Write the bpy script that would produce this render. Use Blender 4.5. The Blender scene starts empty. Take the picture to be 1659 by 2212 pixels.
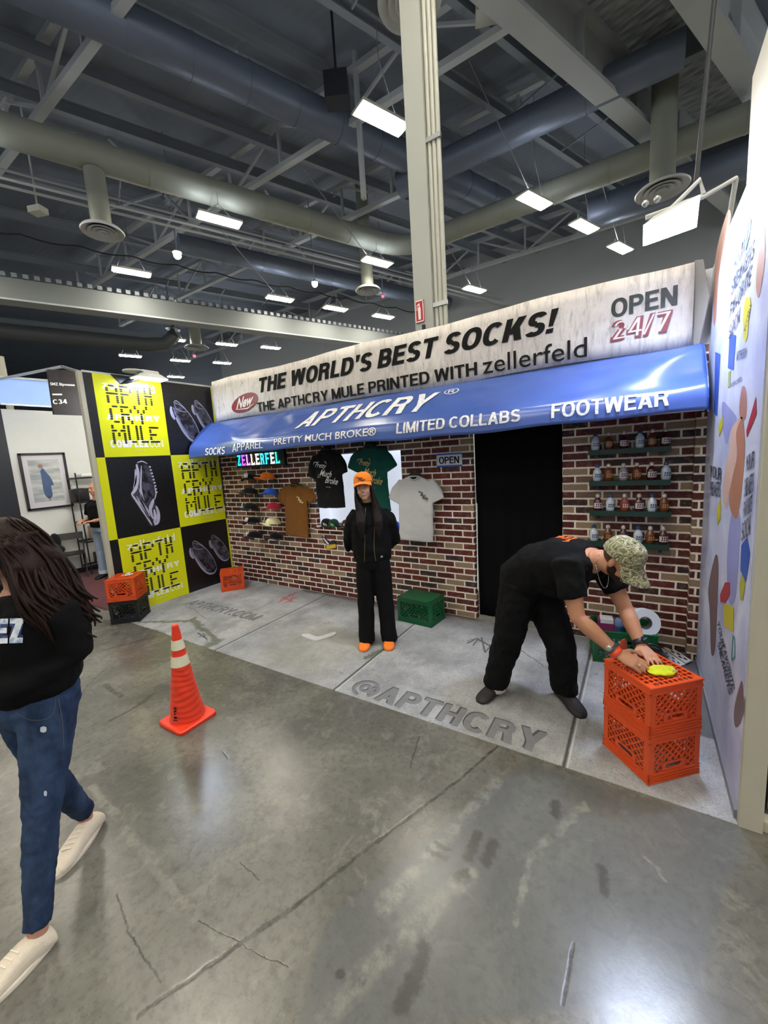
import bpy, bmesh, math, random
from mathutils import Vector, Matrix, noise
random.seed(7)
SC = bpy.context.scene
COL = SC.collection
R = math.radians

# ------------------------------------------------------------------ camera
YAW, PITCH, ROLL, FPX, EYE = -0.572258, 0.1378729, -0.06439844, 864.333, 1.84


def _cam_axes():
    cy, sy = math.cos(YAW), math.sin(YAW)
    cp, sp = math.cos(PITCH), math.sin(PITCH)
    cr, sr = math.cos(ROLL), math.sin(ROLL)
    rz = Matrix(((cy, -sy, 0), (sy, cy, 0), (0, 0, 1)))
    b = Matrix(((1, 0, 0), (0, 0, -1), (0, 1, 0)))
    rx = Matrix(((1, 0, 0), (0, cp, -sp), (0, sp, cp)))
    rr = Matrix(((cr, -sr, 0), (sr, cr, 0), (0, 0, 1)))
    return rr @ rx @ b @ rz


AX = _cam_axes()                       # rows: right, down, forward
cam_d = bpy.data.cameras.new('camera')
cam = bpy.data.objects.new('camera', cam_d)
COL.objects.link(cam)
m = Matrix((AX[0], -AX[1], -AX[2])).transposed().to_4x4()
m.translation = (0, 0, EYE)
cam.matrix_world = m
cam_d.sensor_fit = 'HORIZONTAL'
cam_d.sensor_width = 36.0
cam_d.lens = 36.0 * FPX / 1659.0
cam_d.clip_end = 200
SC.camera = cam

# ------------------------------------------------------------------ world, exposure
w = bpy.data.worlds.new('hall_air')
SC.world = w
w.use_nodes = True
bg = w.node_tree.nodes['Background']
bg.inputs[0].default_value = (0.80, 0.90, 1.0, 1)
bg.inputs[1].default_value = 0.52
SC.view_settings.view_transform = 'Standard'
SC.view_settings.look = 'None'
SC.view_settings.gamma = 1.0
SC.view_settings.exposure = 0.0
SC.view_settings.use_curve_mapping = False
HIGHBAY = 95.0      # radiance of the high-bay lamp lenses
ADDED_UPLIGHT = 26.0      # radiance of upward slots added to brighten the ceiling
FLOOD_R, FLOOD_L = 400.0, 110.0        # radiance of the cool flood panels


# ------------------------------------------------------------------ measuring helpers: a sight line meets a real plane
def _ray(px, py):
    return AX.transposed() @ Vector(((px - 829.5) / FPX, (py - 1106.0) / FPX, 1.0))


def at_z(px, py, z=0.0):
    d = _ray(px, py)
    return Vector((0, 0, EYE)) + d * ((z - EYE) / d.z)


def at_y(px, py, y):
    d = _ray(px, py)
    return Vector((0, 0, EYE)) + d * (y / d.y)


def at_x(px, py, x):
    d = _ray(px, py)
    return Vector((0, 0, EYE)) + d * (x / d.x)


# ------------------------------------------------------------------ materials
def lin(h):
    h = h.lstrip('#')
    out = []
    for i in (0, 2, 4):
        c = int(h[i:i + 2], 16) / 255
        out.append(c / 12.92 if c <= 0.04045 else ((c + 0.055) / 1.055) ** 2.4)
    return (*out, 1.0)


class NT:
    """short hand for building node trees"""

    def __init__(self, name):
        self.m = bpy.data.materials.new(name)
        self.m.use_nodes = True
        self.t = self.m.node_tree
        self.b = self.t.nodes['Principled BSDF']

    def n(self, kind, **kw):
        nd = self.t.nodes.new(kind)
        for k, v in kw.items():
            setattr(nd, k, v)
        return nd

    def put(self, sock, v):
        if hasattr(v, 'is_linked') or hasattr(v, 'links'):
            self.t.links.new(v, sock)
        else:
            sock.default_value = v

    def math(self, op, a, b=0.0, clamp=False):
        nd = self.n('ShaderNodeMath', operation=op, use_clamp=clamp)
        self.put(nd.inputs[0], a)
        self.put(nd.inputs[1], b)
        return nd.outputs[0]

    def mix(self, f, a, b):
        nd = self.n('ShaderNodeMix', data_type='RGBA')
        self.put(nd.inputs[0], f)
        self.put(nd.inputs[6], a)
        self.put(nd.inputs[7], b)
        return nd.outputs[2]

    def pos(self):
        return self.n('ShaderNodeTexCoord').outputs['Object']

    def noise(self, vec, scale, detail=4.0, rough=0.55, dist=0.0):
        nd = self.n('ShaderNodeTexNoise')
        self.put(nd.inputs['Vector'], vec)
        nd.inputs['Scale'].default_value = scale
        nd.inputs['Detail'].default_value = detail
        nd.inputs['Roughness'].default_value = rough
        nd.inputs['Distortion'].default_value = dist
        return nd.outputs[0]

    def ramp(self, f, stops, mode='LINEAR'):
        nd = self.n('ShaderNodeValToRGB')
        nd.color_ramp.interpolation = mode
        el = nd.color_ramp.elements
        while len(el) < len(stops):
            el.new(0.5)
        for e, (p, c) in zip(el, stops):
            e.position = p
            e.color = lin(c) if isinstance(c, str) else (c, c, c, 1)
        self.put(nd.inputs[0], f)
        return nd.outputs[0]

    def bump(self, h, strength=0.3, dist=0.01):
        nd = self.n('ShaderNodeBump')
        nd.inputs['Strength'].default_value = strength
        nd.inputs['Distance'].default_value = dist
        self.put(nd.inputs['Height'], h)
        self.t.links.new(nd.outputs[0], self.b.inputs['Normal'])

    def set(self, **kw):
        for k, v in kw.items():
            self.put(self.b.inputs[k.replace('_', ' ')], v)
        return self.m


def solid(name, col, rough=0.5, metal=0.0, var=0.12, vscale=9.0, bump=0.0, bscale=60.0, spec=0.5, emit=0.0, coat=0.0):
    t = NT(name)
    c = lin(col)
    p = t.pos()
    f = t.noise(p, vscale, 5)
    d = tuple(x * (1 - var) for x in c[:3]) + (1,)
    l = tuple(min(1, x * (1 + var)) for x in c[:3]) + (1,)
    rr = t.math('MULTIPLY_ADD', f, 0.1)
    rr.node.inputs[2].default_value = rough - 0.05
    t.set(Base_Color=t.mix(f, d, l), Roughness=rr, Metallic=metal, Specular_IOR_Level=spec, Coat_Weight=coat)
    if bump:
        t.bump(t.noise(p, bscale, 4), bump, 0.01)
    if emit:
        t.set(Emission_Color=c, Emission_Strength=emit)
    return t.m


def cloth(name, col, var=0.18, weave=700.0, fold=7.0, rough=0.9, bump=0.25, sheen=0.15):
    t = NT(name)
    c = lin(col)
    p = t.pos()
    f = t.noise(p, fold, 5)
    g = t.noise(p, weave, 2)
    d = tuple(x * (1 - var) for x in c[:3]) + (1,)
    l = tuple(min(1, x * (1 + var)) for x in c[:3]) + (1,)
    t.set(Base_Color=t.mix(f, d, l), Roughness=rough, Specular_IOR_Level=0.2, Sheen_Weight=sheen)
    h = t.math('ADD', t.math('MULTIPLY', g, 0.15), t.noise(p, fold * 3, 3))
    t.bump(h, bump, 0.02)
    return t.m


# ------------------------------------------------------------------ scene objects
def world_of(o):
    mw = o.matrix_parent_inverse @ o.matrix_basis
    return world_of(o.parent) @ mw if o.parent else o.matrix_basis.copy()


def tag(o, label=None, cat=None, group=None, kind=None):
    if label:
        o['label'] = label
    if cat:
        o['category'] = cat
    if group:
        o['group'] = group
    if kind:
        o['kind'] = kind
    return o


def thing(name, label, cat, loc=(0, 0, 0), rz=0.0, group=None):
    o = bpy.data.objects.new(name, None)
    o.empty_display_size = 0.1
    COL.objects.link(o)
    o.matrix_basis = Matrix.Translation(loc) @ Matrix.Rotation(rz, 4, 'Z')
    return tag(o, label, cat, group)


def adopt(o, parent):
    if parent is not None:
        o.parent = parent
        o.matrix_parent_inverse = world_of(parent).inverted()


def copy_tree(o, parent=None):
    c = o.copy()
    COL.objects.link(c)
    if parent is not None:
        c.parent = parent
    for ch in list(o.children):
        copy_tree(ch, c)
    return c


class MB:
    def __init__(self):
        self.v, self.f, self.mi, self.cur = [], [], [], 0

    def mat(self, i):
        self.cur = i
        return self

    def add(self, vs, fs):
        k = len(self.v)
        self.v += [Vector(p) for p in vs]
        for f in fs:
            self.f.append([i + k for i in f])
            self.mi.append(self.cur)
        return self

    def hexa(self, p):
        return self.add(p, [(0, 3, 2, 1), (4, 5, 6, 7), (0, 1, 5, 4), (1, 2, 6, 5), (2, 3, 7, 6), (3, 0, 4, 7)])

    def box(self, c, s, M=None):
        x, y, z = (q / 2 for q in s)
        p = [(-x, -y, -z), (x, -y, -z), (x, y, -z), (-x, y, -z), (-x, -y, z), (x, -y, z), (x, y, z), (-x, y, z)]
        M = M or Matrix.Identity(3)
        return self.hexa([Vector(c) + M @ Vector(q) for q in p])

    def span(self, a, b):
        c = [(i + j) / 2 for i, j in zip(a, b)]
        return self.box(c, [abs(j - i) for i, j in zip(a, b)])

    def bar(self, a, b, wd, ht, up=(0, 0, 1)):
        a, b = Vector(a), Vector(b)
        d = (b - a).normalized()
        s = d.cross(Vector(up))
        if s.length < 1e-4:
            s = d.cross(Vector((1, 0, 0)))
        s.normalize()
        u = s.cross(d)
        s, u = s * wd / 2, u * ht / 2
        return self.hexa([a - s - u, a + s - u, a + s + u, a - s + u, b - s - u, b + s - u, b + s + u, b - s + u])

    def prism(self, poly, d, fn):
        """2-D outline -> fn(x, y, depth) thick plate"""
        n = len(poly)
        vs = [fn(x, y, 0) for x, y in poly] + [fn(x, y, d) for x, y in poly]
        fs = [tuple(range(n))[::-1], tuple(range(n, 2 * n))]
        fs += [(i, (i + 1) % n, n + (i + 1) % n, n + i) for i in range(n)]
        return self.add(vs, fs)

    def rings(self, rr, cap=True, closed=False):
        n = len(rr[0])
        vs = [p for r in rr for p in r]
        fs = []
        m_ = len(rr)
        for i in range(m_ if closed else m_ - 1):
            j = (i + 1) % m_
            for k in range(n):
                q = (k + 1) % n
                fs.append((i * n + k, i * n + q, j * n + q, j * n + k))
        if cap and not closed:
            fs.append(tuple(range(n))[::-1])
            fs.append(tuple(range((m_ - 1) * n, m_ * n)))
        return self.add(vs, fs)

    def loft(self, pts, rad, n=12, side=(1, 0, 0), cap=True, power=2.0):
        """elliptic sections along a path; rad = [(a, b)] with a along 'side'"""
        pts = [Vector(p) for p in pts]
        out = []
        for i, p in enumerate(pts):
            d = (pts[min(i + 1, len(pts) - 1)] - pts[max(i - 1, 0)]).normalized()
            s = Vector(side)
            s = s - d * s.dot(d)
            if s.length < 1e-3:
                s = d.orthogonal()
            s.normalize()
            u = d.cross(s)
            a, b = rad[i] if isinstance(rad[i], (tuple, list)) else (rad[i], rad[i])
            ring = []
            for k in range(n):
                t = 2 * math.pi * k / n
                c_, s_ = math.cos(t), math.sin(t)
                if power != 2.0:
                    c_ = math.copysign(abs(c_) ** (2 / power), c_)
                    s_ = math.copysign(abs(s_) ** (2 / power), s_)
                ring.append(p + s * a * c_ + u * b * s_)
            out.append(ring)
        return self.rings(out, cap)

    def tube(self, pts, r, n=8, cap=True):
        return self.loft(pts, [r] * len(pts) if not isinstance(r, (list, tuple)) else r, n, (0.13, 0.31, 0.94), cap)

    def lathe(self, prof, c=(0, 0, 0), n=20, M=None, cap=True):
        M = M or Matrix.Identity(3)
        rr = []
        for r, z in prof:
            rr.append([Vector(c) + M @ Vector((r * math.cos(2 * math.pi * k / n), r * math.sin(2 * math.pi * k / n), z)) for k in range(n)])
        return self.rings(rr, cap)

    def ball(self, c, r, n=14, m_=9, M=None):
        M = M or Matrix.Identity(3)
        r = r if isinstance(r, (tuple, list)) else (r, r, r)
        rr = []
        for i in range(m_ + 1):
            t = math.pi * (0.02 + 0.96 * i / m_) - math.pi / 2
            rr.append([Vector(c) + M @ Vector((r[0] * math.cos(t) * math.cos(2 * math.pi * k / n), r[1] * math.cos(t) * math.sin(2 * math.pi * k / n), r[2] * math.sin(t))) for k in range(n)])
        return self.rings(rr)

    def sheet(self, fn, nu, nv, thick=None):
        vs = [fn(i / nu, j / nv) for j in range(nv + 1) for i in range(nu + 1)]
        fs = [(j * (nu + 1) + i, j * (nu + 1) + i + 1, (j + 1) * (nu + 1) + i + 1, (j + 1) * (nu + 1) + i) for j in range(nv) for i in range(nu)]
        return self.add(vs, fs)

    def build(self, name, mats, parent=None, smooth=None, local=False):
        me = bpy.data.meshes.new(name)
        me.from_pydata([tuple(p) for p in self.v], [], self.f)
        mats = mats if isinstance(mats, (list, tuple)) else [mats]
        for q in mats:
            me.materials.append(q)
        if len(mats) > 1:
            for p, i in zip(me.polygons, self.mi):
                p.material_index = i
        me.validate()
        bm = bmesh.new()
        bm.from_mesh(me)
        bmesh.ops.recalc_face_normals(bm, faces=bm.faces)
        bm.to_mesh(me)
        bm.free()
        if smooth is not None:
            for p in me.polygons:
                p.use_smooth = True
            if smooth < 180:
                me.set_sharp_from_angle(angle=R(smooth))
        o = bpy.data.objects.new(name, me)
        COL.objects.link(o)
        if local and parent is not None:
            o.parent = parent
        else:
            adopt(o, parent)
        return o


def bake(o, mods):
    """run modifiers once and keep the resulting mesh"""
    for kind, kw in mods:
        md = o.modifiers.new(kind.lower(), kind)
        for k, v in kw.items():
            setattr(md, k, v)
    dg = bpy.context.evaluated_depsgraph_get()
    dg.update()
    me = bpy.data.meshes.new_from_object(o.evaluated_get(dg), depsgraph=dg)
    o.modifiers.clear()
    me.name = o.name
    o.data = me
    for p in me.polygons:
        p.use_smooth = True
    return o


_tex = {}


def clouds(scale):
    if scale not in _tex:
        t = bpy.data.textures.new('clouds', 'CLOUDS')
        t.noise_scale = scale
        t.noise_depth = 2
        _tex[scale] = t
    return _tex[scale]


def organic(name, mb, mat, parent=None, voxel=0.012, it=4, folds=0.0, fscale=0.12, fac=0.5):
    """merge overlapping lofts into one continuous skin"""
    o = mb.build(name, mat, parent)
    mods = [('REMESH', dict(mode='VOXEL', voxel_size=voxel)), ('SMOOTH', dict(factor=fac, iterations=it))]
    if folds:
        mods.append(('DISPLACE', dict(texture=clouds(fscale), texture_coords='GLOBAL', strength=folds, mid_level=0.5)))
        mods.append(('SMOOTH', dict(factor=0.4, iterations=2)))
    return bake(o, mods)


# ------------------------------------------------------------------ lettering
_gl = {}


# ---- a grotesque capital alphabet drawn as polygons
def _arc(cx, cy, rx, ry, w, a0, a1, n=14, pw=2.3):
    out = []
    for i in range(n):
        q = []
        for a, k in ((a0 + (a1 - a0) * i / n, 0), (a0 + (a1 - a0) * (i + 1) / n, 0), (a0 + (a1 - a0) * (i + 1) / n, 1), (a0 + (a1 - a0) * i / n, 1)):
            c, s = math.cos(R(a)), math.sin(R(a))
            c, s = math.copysign(abs(c) ** (2 / pw), c), math.copysign(abs(s) ** (2 / pw), s)
            q.append((cx + (rx - w * k) * c, cy + (ry - w * .88 * k) * s))
        out.append(q)
    return out


def _dg(xb, yb, xt, yt, h):
    return [(xb, yb), (xb + h, yb), (xt + h, yt), (xt, yt)]


def cap_glyph(ch, w):
    b = w * .86
    rc = lambda x0, y0, x1, y1: [(x0, y0), (x1, y0), (x1, y1), (x0, y1)]
    st = rc(0, 0, w, 1)

    def bowl(x0, x1, y0, y1):
        r = (y1 - y0) / 2
        rx = min(r * 1.05, x1 - x0)
        xm = x1 - rx
        return [rc(x0, y0, xm, y0 + b), rc(x0, y1 - b, xm, y1)] + _arc(xm, (y0 + y1) / 2, rx, r, w * .97, -90, 90, 12)

    if ch == 'A':
        h = w * 1.07
        return .74, [_dg(0, 0, .37 - h / 2, 1, h), _dg(.74 - h, 0, .37 - h / 2, 1, h), rc(.17, .22, .57, .22 + b)]
    if ch == 'B':
        return .68, [st] + bowl(w * .5, .64, .5 - b * .5, 1) + bowl(w * .5, .68, 0, .5 + b * .5)
    if ch == 'C':
        return .72, _arc(.37, .5, .37, .51, w, 42, 318, 24)
    if ch == 'D':
        return .71, [st, rc(w * .5, 0, .33, b), rc(w * .5, 1 - b, .33, 1)] + _arc(.33, .5, .38, .5, w, -90, 90, 16)
    if ch == 'E':
        return .61, [st, rc(0, 0, .61, b), rc(0, 1 - b, .60, 1), rc(0, .52 - b / 2, .56, .52 + b / 2)]
    if ch == 'F':
        return .57, [st, rc(0, 1 - b, .57, 1), rc(0, .50 - b / 2, .52, .50 + b / 2)]
    if ch == 'H':
        return .70, [st, rc(.70 - w, 0, .70, 1), rc(0, .52 - b / 2, .70, .52 + b / 2)]
    if ch == 'I':
        return w, [st]
    if ch == 'K':
        return .72, [st, _dg(w * .6, .30, .70 - w * 1.25, 1, w * 1.3), _dg(.72 - w * 1.2, 0, .27, .62, w * 1.15)]
    if ch == 'L':
        return .56, [st, rc(0, 0, .56, b)]
    if ch == 'M':
        return .84, [st, rc(.84 - w, 0, .84, 1), _dg(.42 - w * .5, 0, 0, 1, w * 1.05), _dg(.42 - w * .5, 0, .84 - w * 1.05, 1, w * 1.05)]
    if ch == 'N':
        return .71, [st, rc(.71 - w, 0, .71, 1), _dg(.71 - w * 1.15, 0, 0, 1, w * 1.15)]
    if ch == 'O':
        return .77, _arc(.385, .5, .385, .51, w, 0, 360, 32)
    if ch == 'P':
        return .65, [st] + bowl(w * .5, .65, .40, 1)
    if ch == 'R':
        return .70, [st] + bowl(w * .5, .66, .43, 1) + [_dg(.70 - w * 1.1, 0, .38, .50, w * 1.1)]
    if ch == 'S':
        return .66, _arc(.33, .745 - b * .12, .31, .265 + b * .12, w, 22, 275, 18) + _arc(.33, .255 + b * .12, .33, .265 + b * .12, w, 95, -158, 18)
    if ch == 'T':
        return .65, [rc(0, 1 - b, .65, 1), rc(.325 - w / 2, 0, .325 + w / 2, 1)]
    if ch == 'U':
        return .70, [rc(0, .32, w, 1), rc(.70 - w, .32, .70, 1)] + _arc(.35, .33, .35, .34, w, 180, 360, 16)
    if ch == 'V':
        return .72, [_dg(.36 - w * .5, 0, 0, 1, w * 1.05), _dg(.36 - w * .5, 0, .72 - w * 1.05, 1, w * 1.05)]
    if ch == 'W':
        return 1.0, [_dg(.25 - w * .5, 0, 0, 1, w), _dg(.25 - w * .5, 0, .5 - w * .5, 1, w), _dg(.75 - w * .5, 0, .5 - w * .5, 1, w), _dg(.75 - w * .5, 0, 1.0 - w, 1, w)]
    if ch == 'X':
        return .72, [_dg(0, 0, .72 - w * 1.2, 1, w * 1.2), _dg(.72 - w * 1.2, 0, 0, 1, w * 1.2)]
    if ch == 'Y':
        return .72, [rc(.36 - w / 2, 0, .36 + w / 2, .45), _dg(.36 - w * .52, .36, 0, 1, w * 1.1), _dg(.36 - w * .58, .36, .72 - w * 1.1, 1, w * 1.1)]
    if ch == 'Z':
        return .62, [rc(0, 0, .62, b), rc(0, 1 - b, .62, 1), _dg(0, b * .6, .62 - w * 1.3, 1 - b * .6, w * 1.3)]
    if ch == '2':
        return .56, [rc(0, 0, .56, b), _dg(0, b * .5, .26, .55, w * 1.25)] + _arc(.28, .70, .28, .30, w, 175, -38, 14)
    if ch == '3':
        return .56, _arc(.28, .73, .26, .27, w, 160, -90, 14) + _arc(.28, .27, .28, .27, w, 90, -160, 14)
    if ch == '4':
        return .60, [rc(.36, 0, .36 + w, 1), rc(0, .22, .60, .22 + b), _dg(0, .26, .34, 1, w * 1.1)]
    if ch == '7':
        return .56, [rc(0, 1 - b, .56, 1), _dg(.12, 0, .56 - w * 1.15, 1 - b * .5, w * 1.15)]
    if ch == '/':
        return .40, [_dg(0, -.02, .40 - w * .8, 1.02, w * .8)]
    if ch == '!':
        return w * 1.1, [rc(0, 0, w * 1.05, b), [(w * .2, .28), (w * .85, .28), (w * 1.05, 1), (0, 1)]]
    if ch == "'":
        return w, [[(w * .2, .62), (w * .8, .62), (w, 1), (0, 1)]]
    if ch == '.':
        return w, [rc(0, 0, w, b)]
    if ch == '@':
        v = w * .62
        return 1.0, _arc(.5, .45, .5, .53, v, -50, 262, 28, 2.0) + _arc(.48, .46, .22, .25, v, 0, 360, 20, 2.0) + [_dg(.64, .24, .70, .70, v)] + _arc(.74, .42, .15, .22, v * .9, -120, 10, 8, 2.0)
    return None


def cap_string(s, w, shear, gap):
    vs, fs, x = [], [], 0.0
    for ch in s:
        if ch == ' ':
            x += .28
            continue
        g = cap_glyph(ch, w)
        if g is None:
            return None
        for q in g[1]:
            k = len(vs)
            vs += [(x + a + shear * b_, b_) for a, b_ in q]
            fs.append(tuple(range(k, k + len(q))))
        x += g[0] + gap
    x0, x1 = min(v[0] for v in vs), max(v[0] for v in vs)
    y0, y1 = min(v[1] for v in vs), max(v[1] for v in vs)
    return [((a - x0) / (x1 - x0), (b_ - y0) / (y1 - y0)) for a, b_ in vs], fs




def glyphs(s, bold=0.0, shear=0.0, space=1.0):
    key = (s, bold, shear, space)
    if key in _gl:
        return _gl[key]
    if bold > 0:
        r_ = cap_string(s, .105 + bold * 3.6, shear, .075 * space)
        if r_:
            _gl[key] = r_
            return r_
    cu = bpy.data.curves.new('text', 'FONT')
    cu.body = s
    cu.offset = bold
    cu.shear = shear
    cu.space_character = space
    cu.dimensions = '2D'
    cu.fill_mode = 'BOTH'
    cu.resolution_u = 3
    o = bpy.data.objects.new('text', cu)
    COL.objects.link(o)
    dg = bpy.context.evaluated_depsgraph_get()
    dg.update()
    me = bpy.data.meshes.new_from_object(o.evaluated_get(dg), depsgraph=dg)
    vs = [v.co.copy() for v in me.vertices]
    fs = [tuple(p.vertices) for p in me.polygons]
    bpy.data.objects.remove(o)
    bpy.data.curves.remove(cu)
    bpy.data.meshes.remove(me)
    x0, x1 = min(v.x for v in vs), max(v.x for v in vs)
    y0, y1 = min(v.y for v in vs), max(v.y for v in vs)
    vs = [((v.x - x0) / (x1 - x0), (v.y - y0) / (y1 - y0)) for v in vs]
    _gl[key] = (vs, fs)
    return vs, fs


def letters(mb, s, O, U, V, bold=0.0, shear=0.0, lift=0.003, space=1.0, fn=None):
    """print lettering in the parallelogram O, U (width), V (height)"""
    vs, fs = glyphs(s, bold, shear, space)
    if fn:
        k = [0] * len(vs)
        for i, f in enumerate(fs):
            for j in f:
                k[j] = i % 9
        return mb.add([Vector(fn(x, y)) + Vector((0.00006 * k[j], 0, 0)) for j, (x, y) in enumerate(vs)], fs)
    O, U, V = Vector(O), Vector(U), Vector(V)
    nrm = U.cross(V).normalized()
    k = [0] * len(vs)
    for i, f in enumerate(fs):          # overlapping strokes of a letter lie a hair apart
        for j in f:
            k[j] = i % 9
    return mb.add([O + U * x + V * y + nrm * (lift + 0.00012 * k[j]) for j, (x, y) in enumerate(vs)], fs)


def refine(mb, step):
    """split long edges so a flat print can follow a bent surface"""
    bm = bmesh.new()
    vv = [bm.verts.new(p) for p in mb.v]
    for f in mb.f:
        try:
            bm.faces.new([vv[i] for i in f])
        except ValueError:
            pass
    bmesh.ops.triangulate(bm, faces=bm.faces)
    for _ in range(4):
        es = [e for e in bm.edges if e.calc_length() > step]
        if not es:
            break
        bmesh.ops.subdivide_edges(bm, edges=es, cuts=1)
        bmesh.ops.triangulate(bm, faces=bm.faces)
    out = MB()
    bm.verts.index_update()
    out.v = [v.co.copy() for v in bm.verts]
    out.f = [[v.index for v in f.verts] for f in bm.faces]
    out.mi = [0] * len(out.f)
    bm.free()
    return out


def ribbon(mb, pts, wd, fn):
    """brush stroke of varying width through 2-D points, mapped by fn(x, y)"""
    P = [Vector((*p, 0)) for p in pts]
    n = len(P)
    L, Rr = [], []
    for i in range(n):
        d = (P[min(i + 1, n - 1)] - P[max(i - 1, 0)]).normalized()
        s = Vector((-d.y, d.x, 0)) * (wd[i] if isinstance(wd, (list, tuple)) else wd) / 2
        L.append(P[i] + s)
        Rr.append(P[i] - s)
    vs = [fn(p.x, p.y) for p in L] + [fn(p.x, p.y) for p in Rr]
    return mb.add(vs, [(i, i + 1, n + i + 1, n + i) for i in range(n - 1)])


def smooth_path(pts, k=6):
    """Catmull-Rom through 2-D or 3-D points"""
    P = [Vector(p) for p in pts]
    out = []
    for i in range(len(P) - 1):
        a, b, c, d = P[max(i - 1, 0)], P[i], P[i + 1], P[min(i + 2, len(P) - 1)]
        for j in range(k):
            t = j / k
            out.append(0.5 * ((2 * b) + (c - a) * t + (2 * a - 5 * b + 4 * c - d) * t * t + (3 * b - 3 * c + d - a) * t ** 3))
    out.append(P[-1])
    return out

# ================================================================== THE SETTING
XL, YB, XR, YF, HW = -5.65, 4.05, 0.43, 2.27, 3.07        # booth: left, back, right, front line, wall height
CA, SA = math.cos(R(67.26)), math.sin(R(67.26))


def hall(u, v, z):
    """hall grid: u along the girders, v across them"""
    return Vector((CA * u - SA * v, SA * u + CA * v, z))


# ---- floor of polished concrete
def seg_mask(t, p, a, b, wd, soft=0.6):
    a, b = Vector((a[0], a[1], 0)), Vector((b[0], b[1], 0))
    d = b - a
    v1 = t.n('ShaderNodeVectorMath', operation='SUBTRACT')
    t.put(v1.inputs[0], p)
    v1.inputs[1].default_value = a
    dt = t.n('ShaderNodeVectorMath', operation='DOT_PRODUCT')
    t.put(dt.inputs[0], v1.outputs[0])
    dt.inputs[1].default_value = d / d.length_squared
    h = t.math('ADD', dt.outputs['Value'], 0.0, clamp=True)
    sc = t.n('ShaderNodeVectorMath', operation='SCALE')
    sc.inputs[0].default_value = d
    t.put(sc.inputs[3], h)
    ds = t.n('ShaderNodeVectorMath', operation='DISTANCE')
    t.put(ds.inputs[0], v1.outputs[0])
    t.put(ds.inputs[1], sc.outputs[0])
    mr = t.n('ShaderNodeMapRange', interpolation_type='SMOOTHSTEP')
    t.put(mr.inputs[0], ds.outputs['Value'])
    for i, q in ((1, wd * soft * 0.5), (2, wd), (3, 1.0), (4, 0.0)):
        mr.inputs[i].default_value = q
    return mr.outputs[0]


def poly_mask(t, p, pts, soft):
    """inside of a convex outline, counter-clockwise"""
    out = None
    for i in range(len(pts)):
        a, b = Vector((*pts[i][:2], 0)), Vector((*pts[(i + 1) % len(pts)][:2], 0))
        n = Vector((-(b - a).y, (b - a).x, 0)).normalized()
        dt = t.n('ShaderNodeVectorMath', operation='DOT_PRODUCT')
        t.put(dt.inputs[0], p)
        dt.inputs[1].default_value = n
        mr = t.n('ShaderNodeMapRange', interpolation_type='SMOOTHSTEP')
        t.put(mr.inputs[0], dt.outputs['Value'])
        c = n.dot(a)
        for k, q in ((1, c - soft), (2, c + soft), (3, 0.0), (4, 1.0)):
            mr.inputs[k].default_value = q
        out = mr.outputs[0] if out is None else t.math('MULTIPLY', out, mr.outputs[0])
    return out


def warp(t, p, scale, amt):
    nz = t.n('ShaderNodeTexNoise')
    t.put(nz.inputs['Vector'], p)
    nz.inputs['Scale'].default_value = scale
    nz.inputs['Detail'].default_value = 3
    s = t.n('ShaderNodeVectorMath', operation='MULTIPLY_ADD')
    t.put(s.inputs[0], nz.outputs[1])
    s.inputs[1].default_value = (amt * 2, amt * 2, 0)
    s.inputs[2].default_value = (-amt, -amt, 0)
    a = t.n('ShaderNodeVectorMath', operation='ADD')
    t.put(a.inputs[0], p)
    t.put(a.inputs[1], s.outputs[0])
    return a.outputs[0]


def both_max(t, ms):
    o = ms[0]
    for q in ms[1:]:
        o = t.math('MAXIMUM', o, q)
    return o


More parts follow.
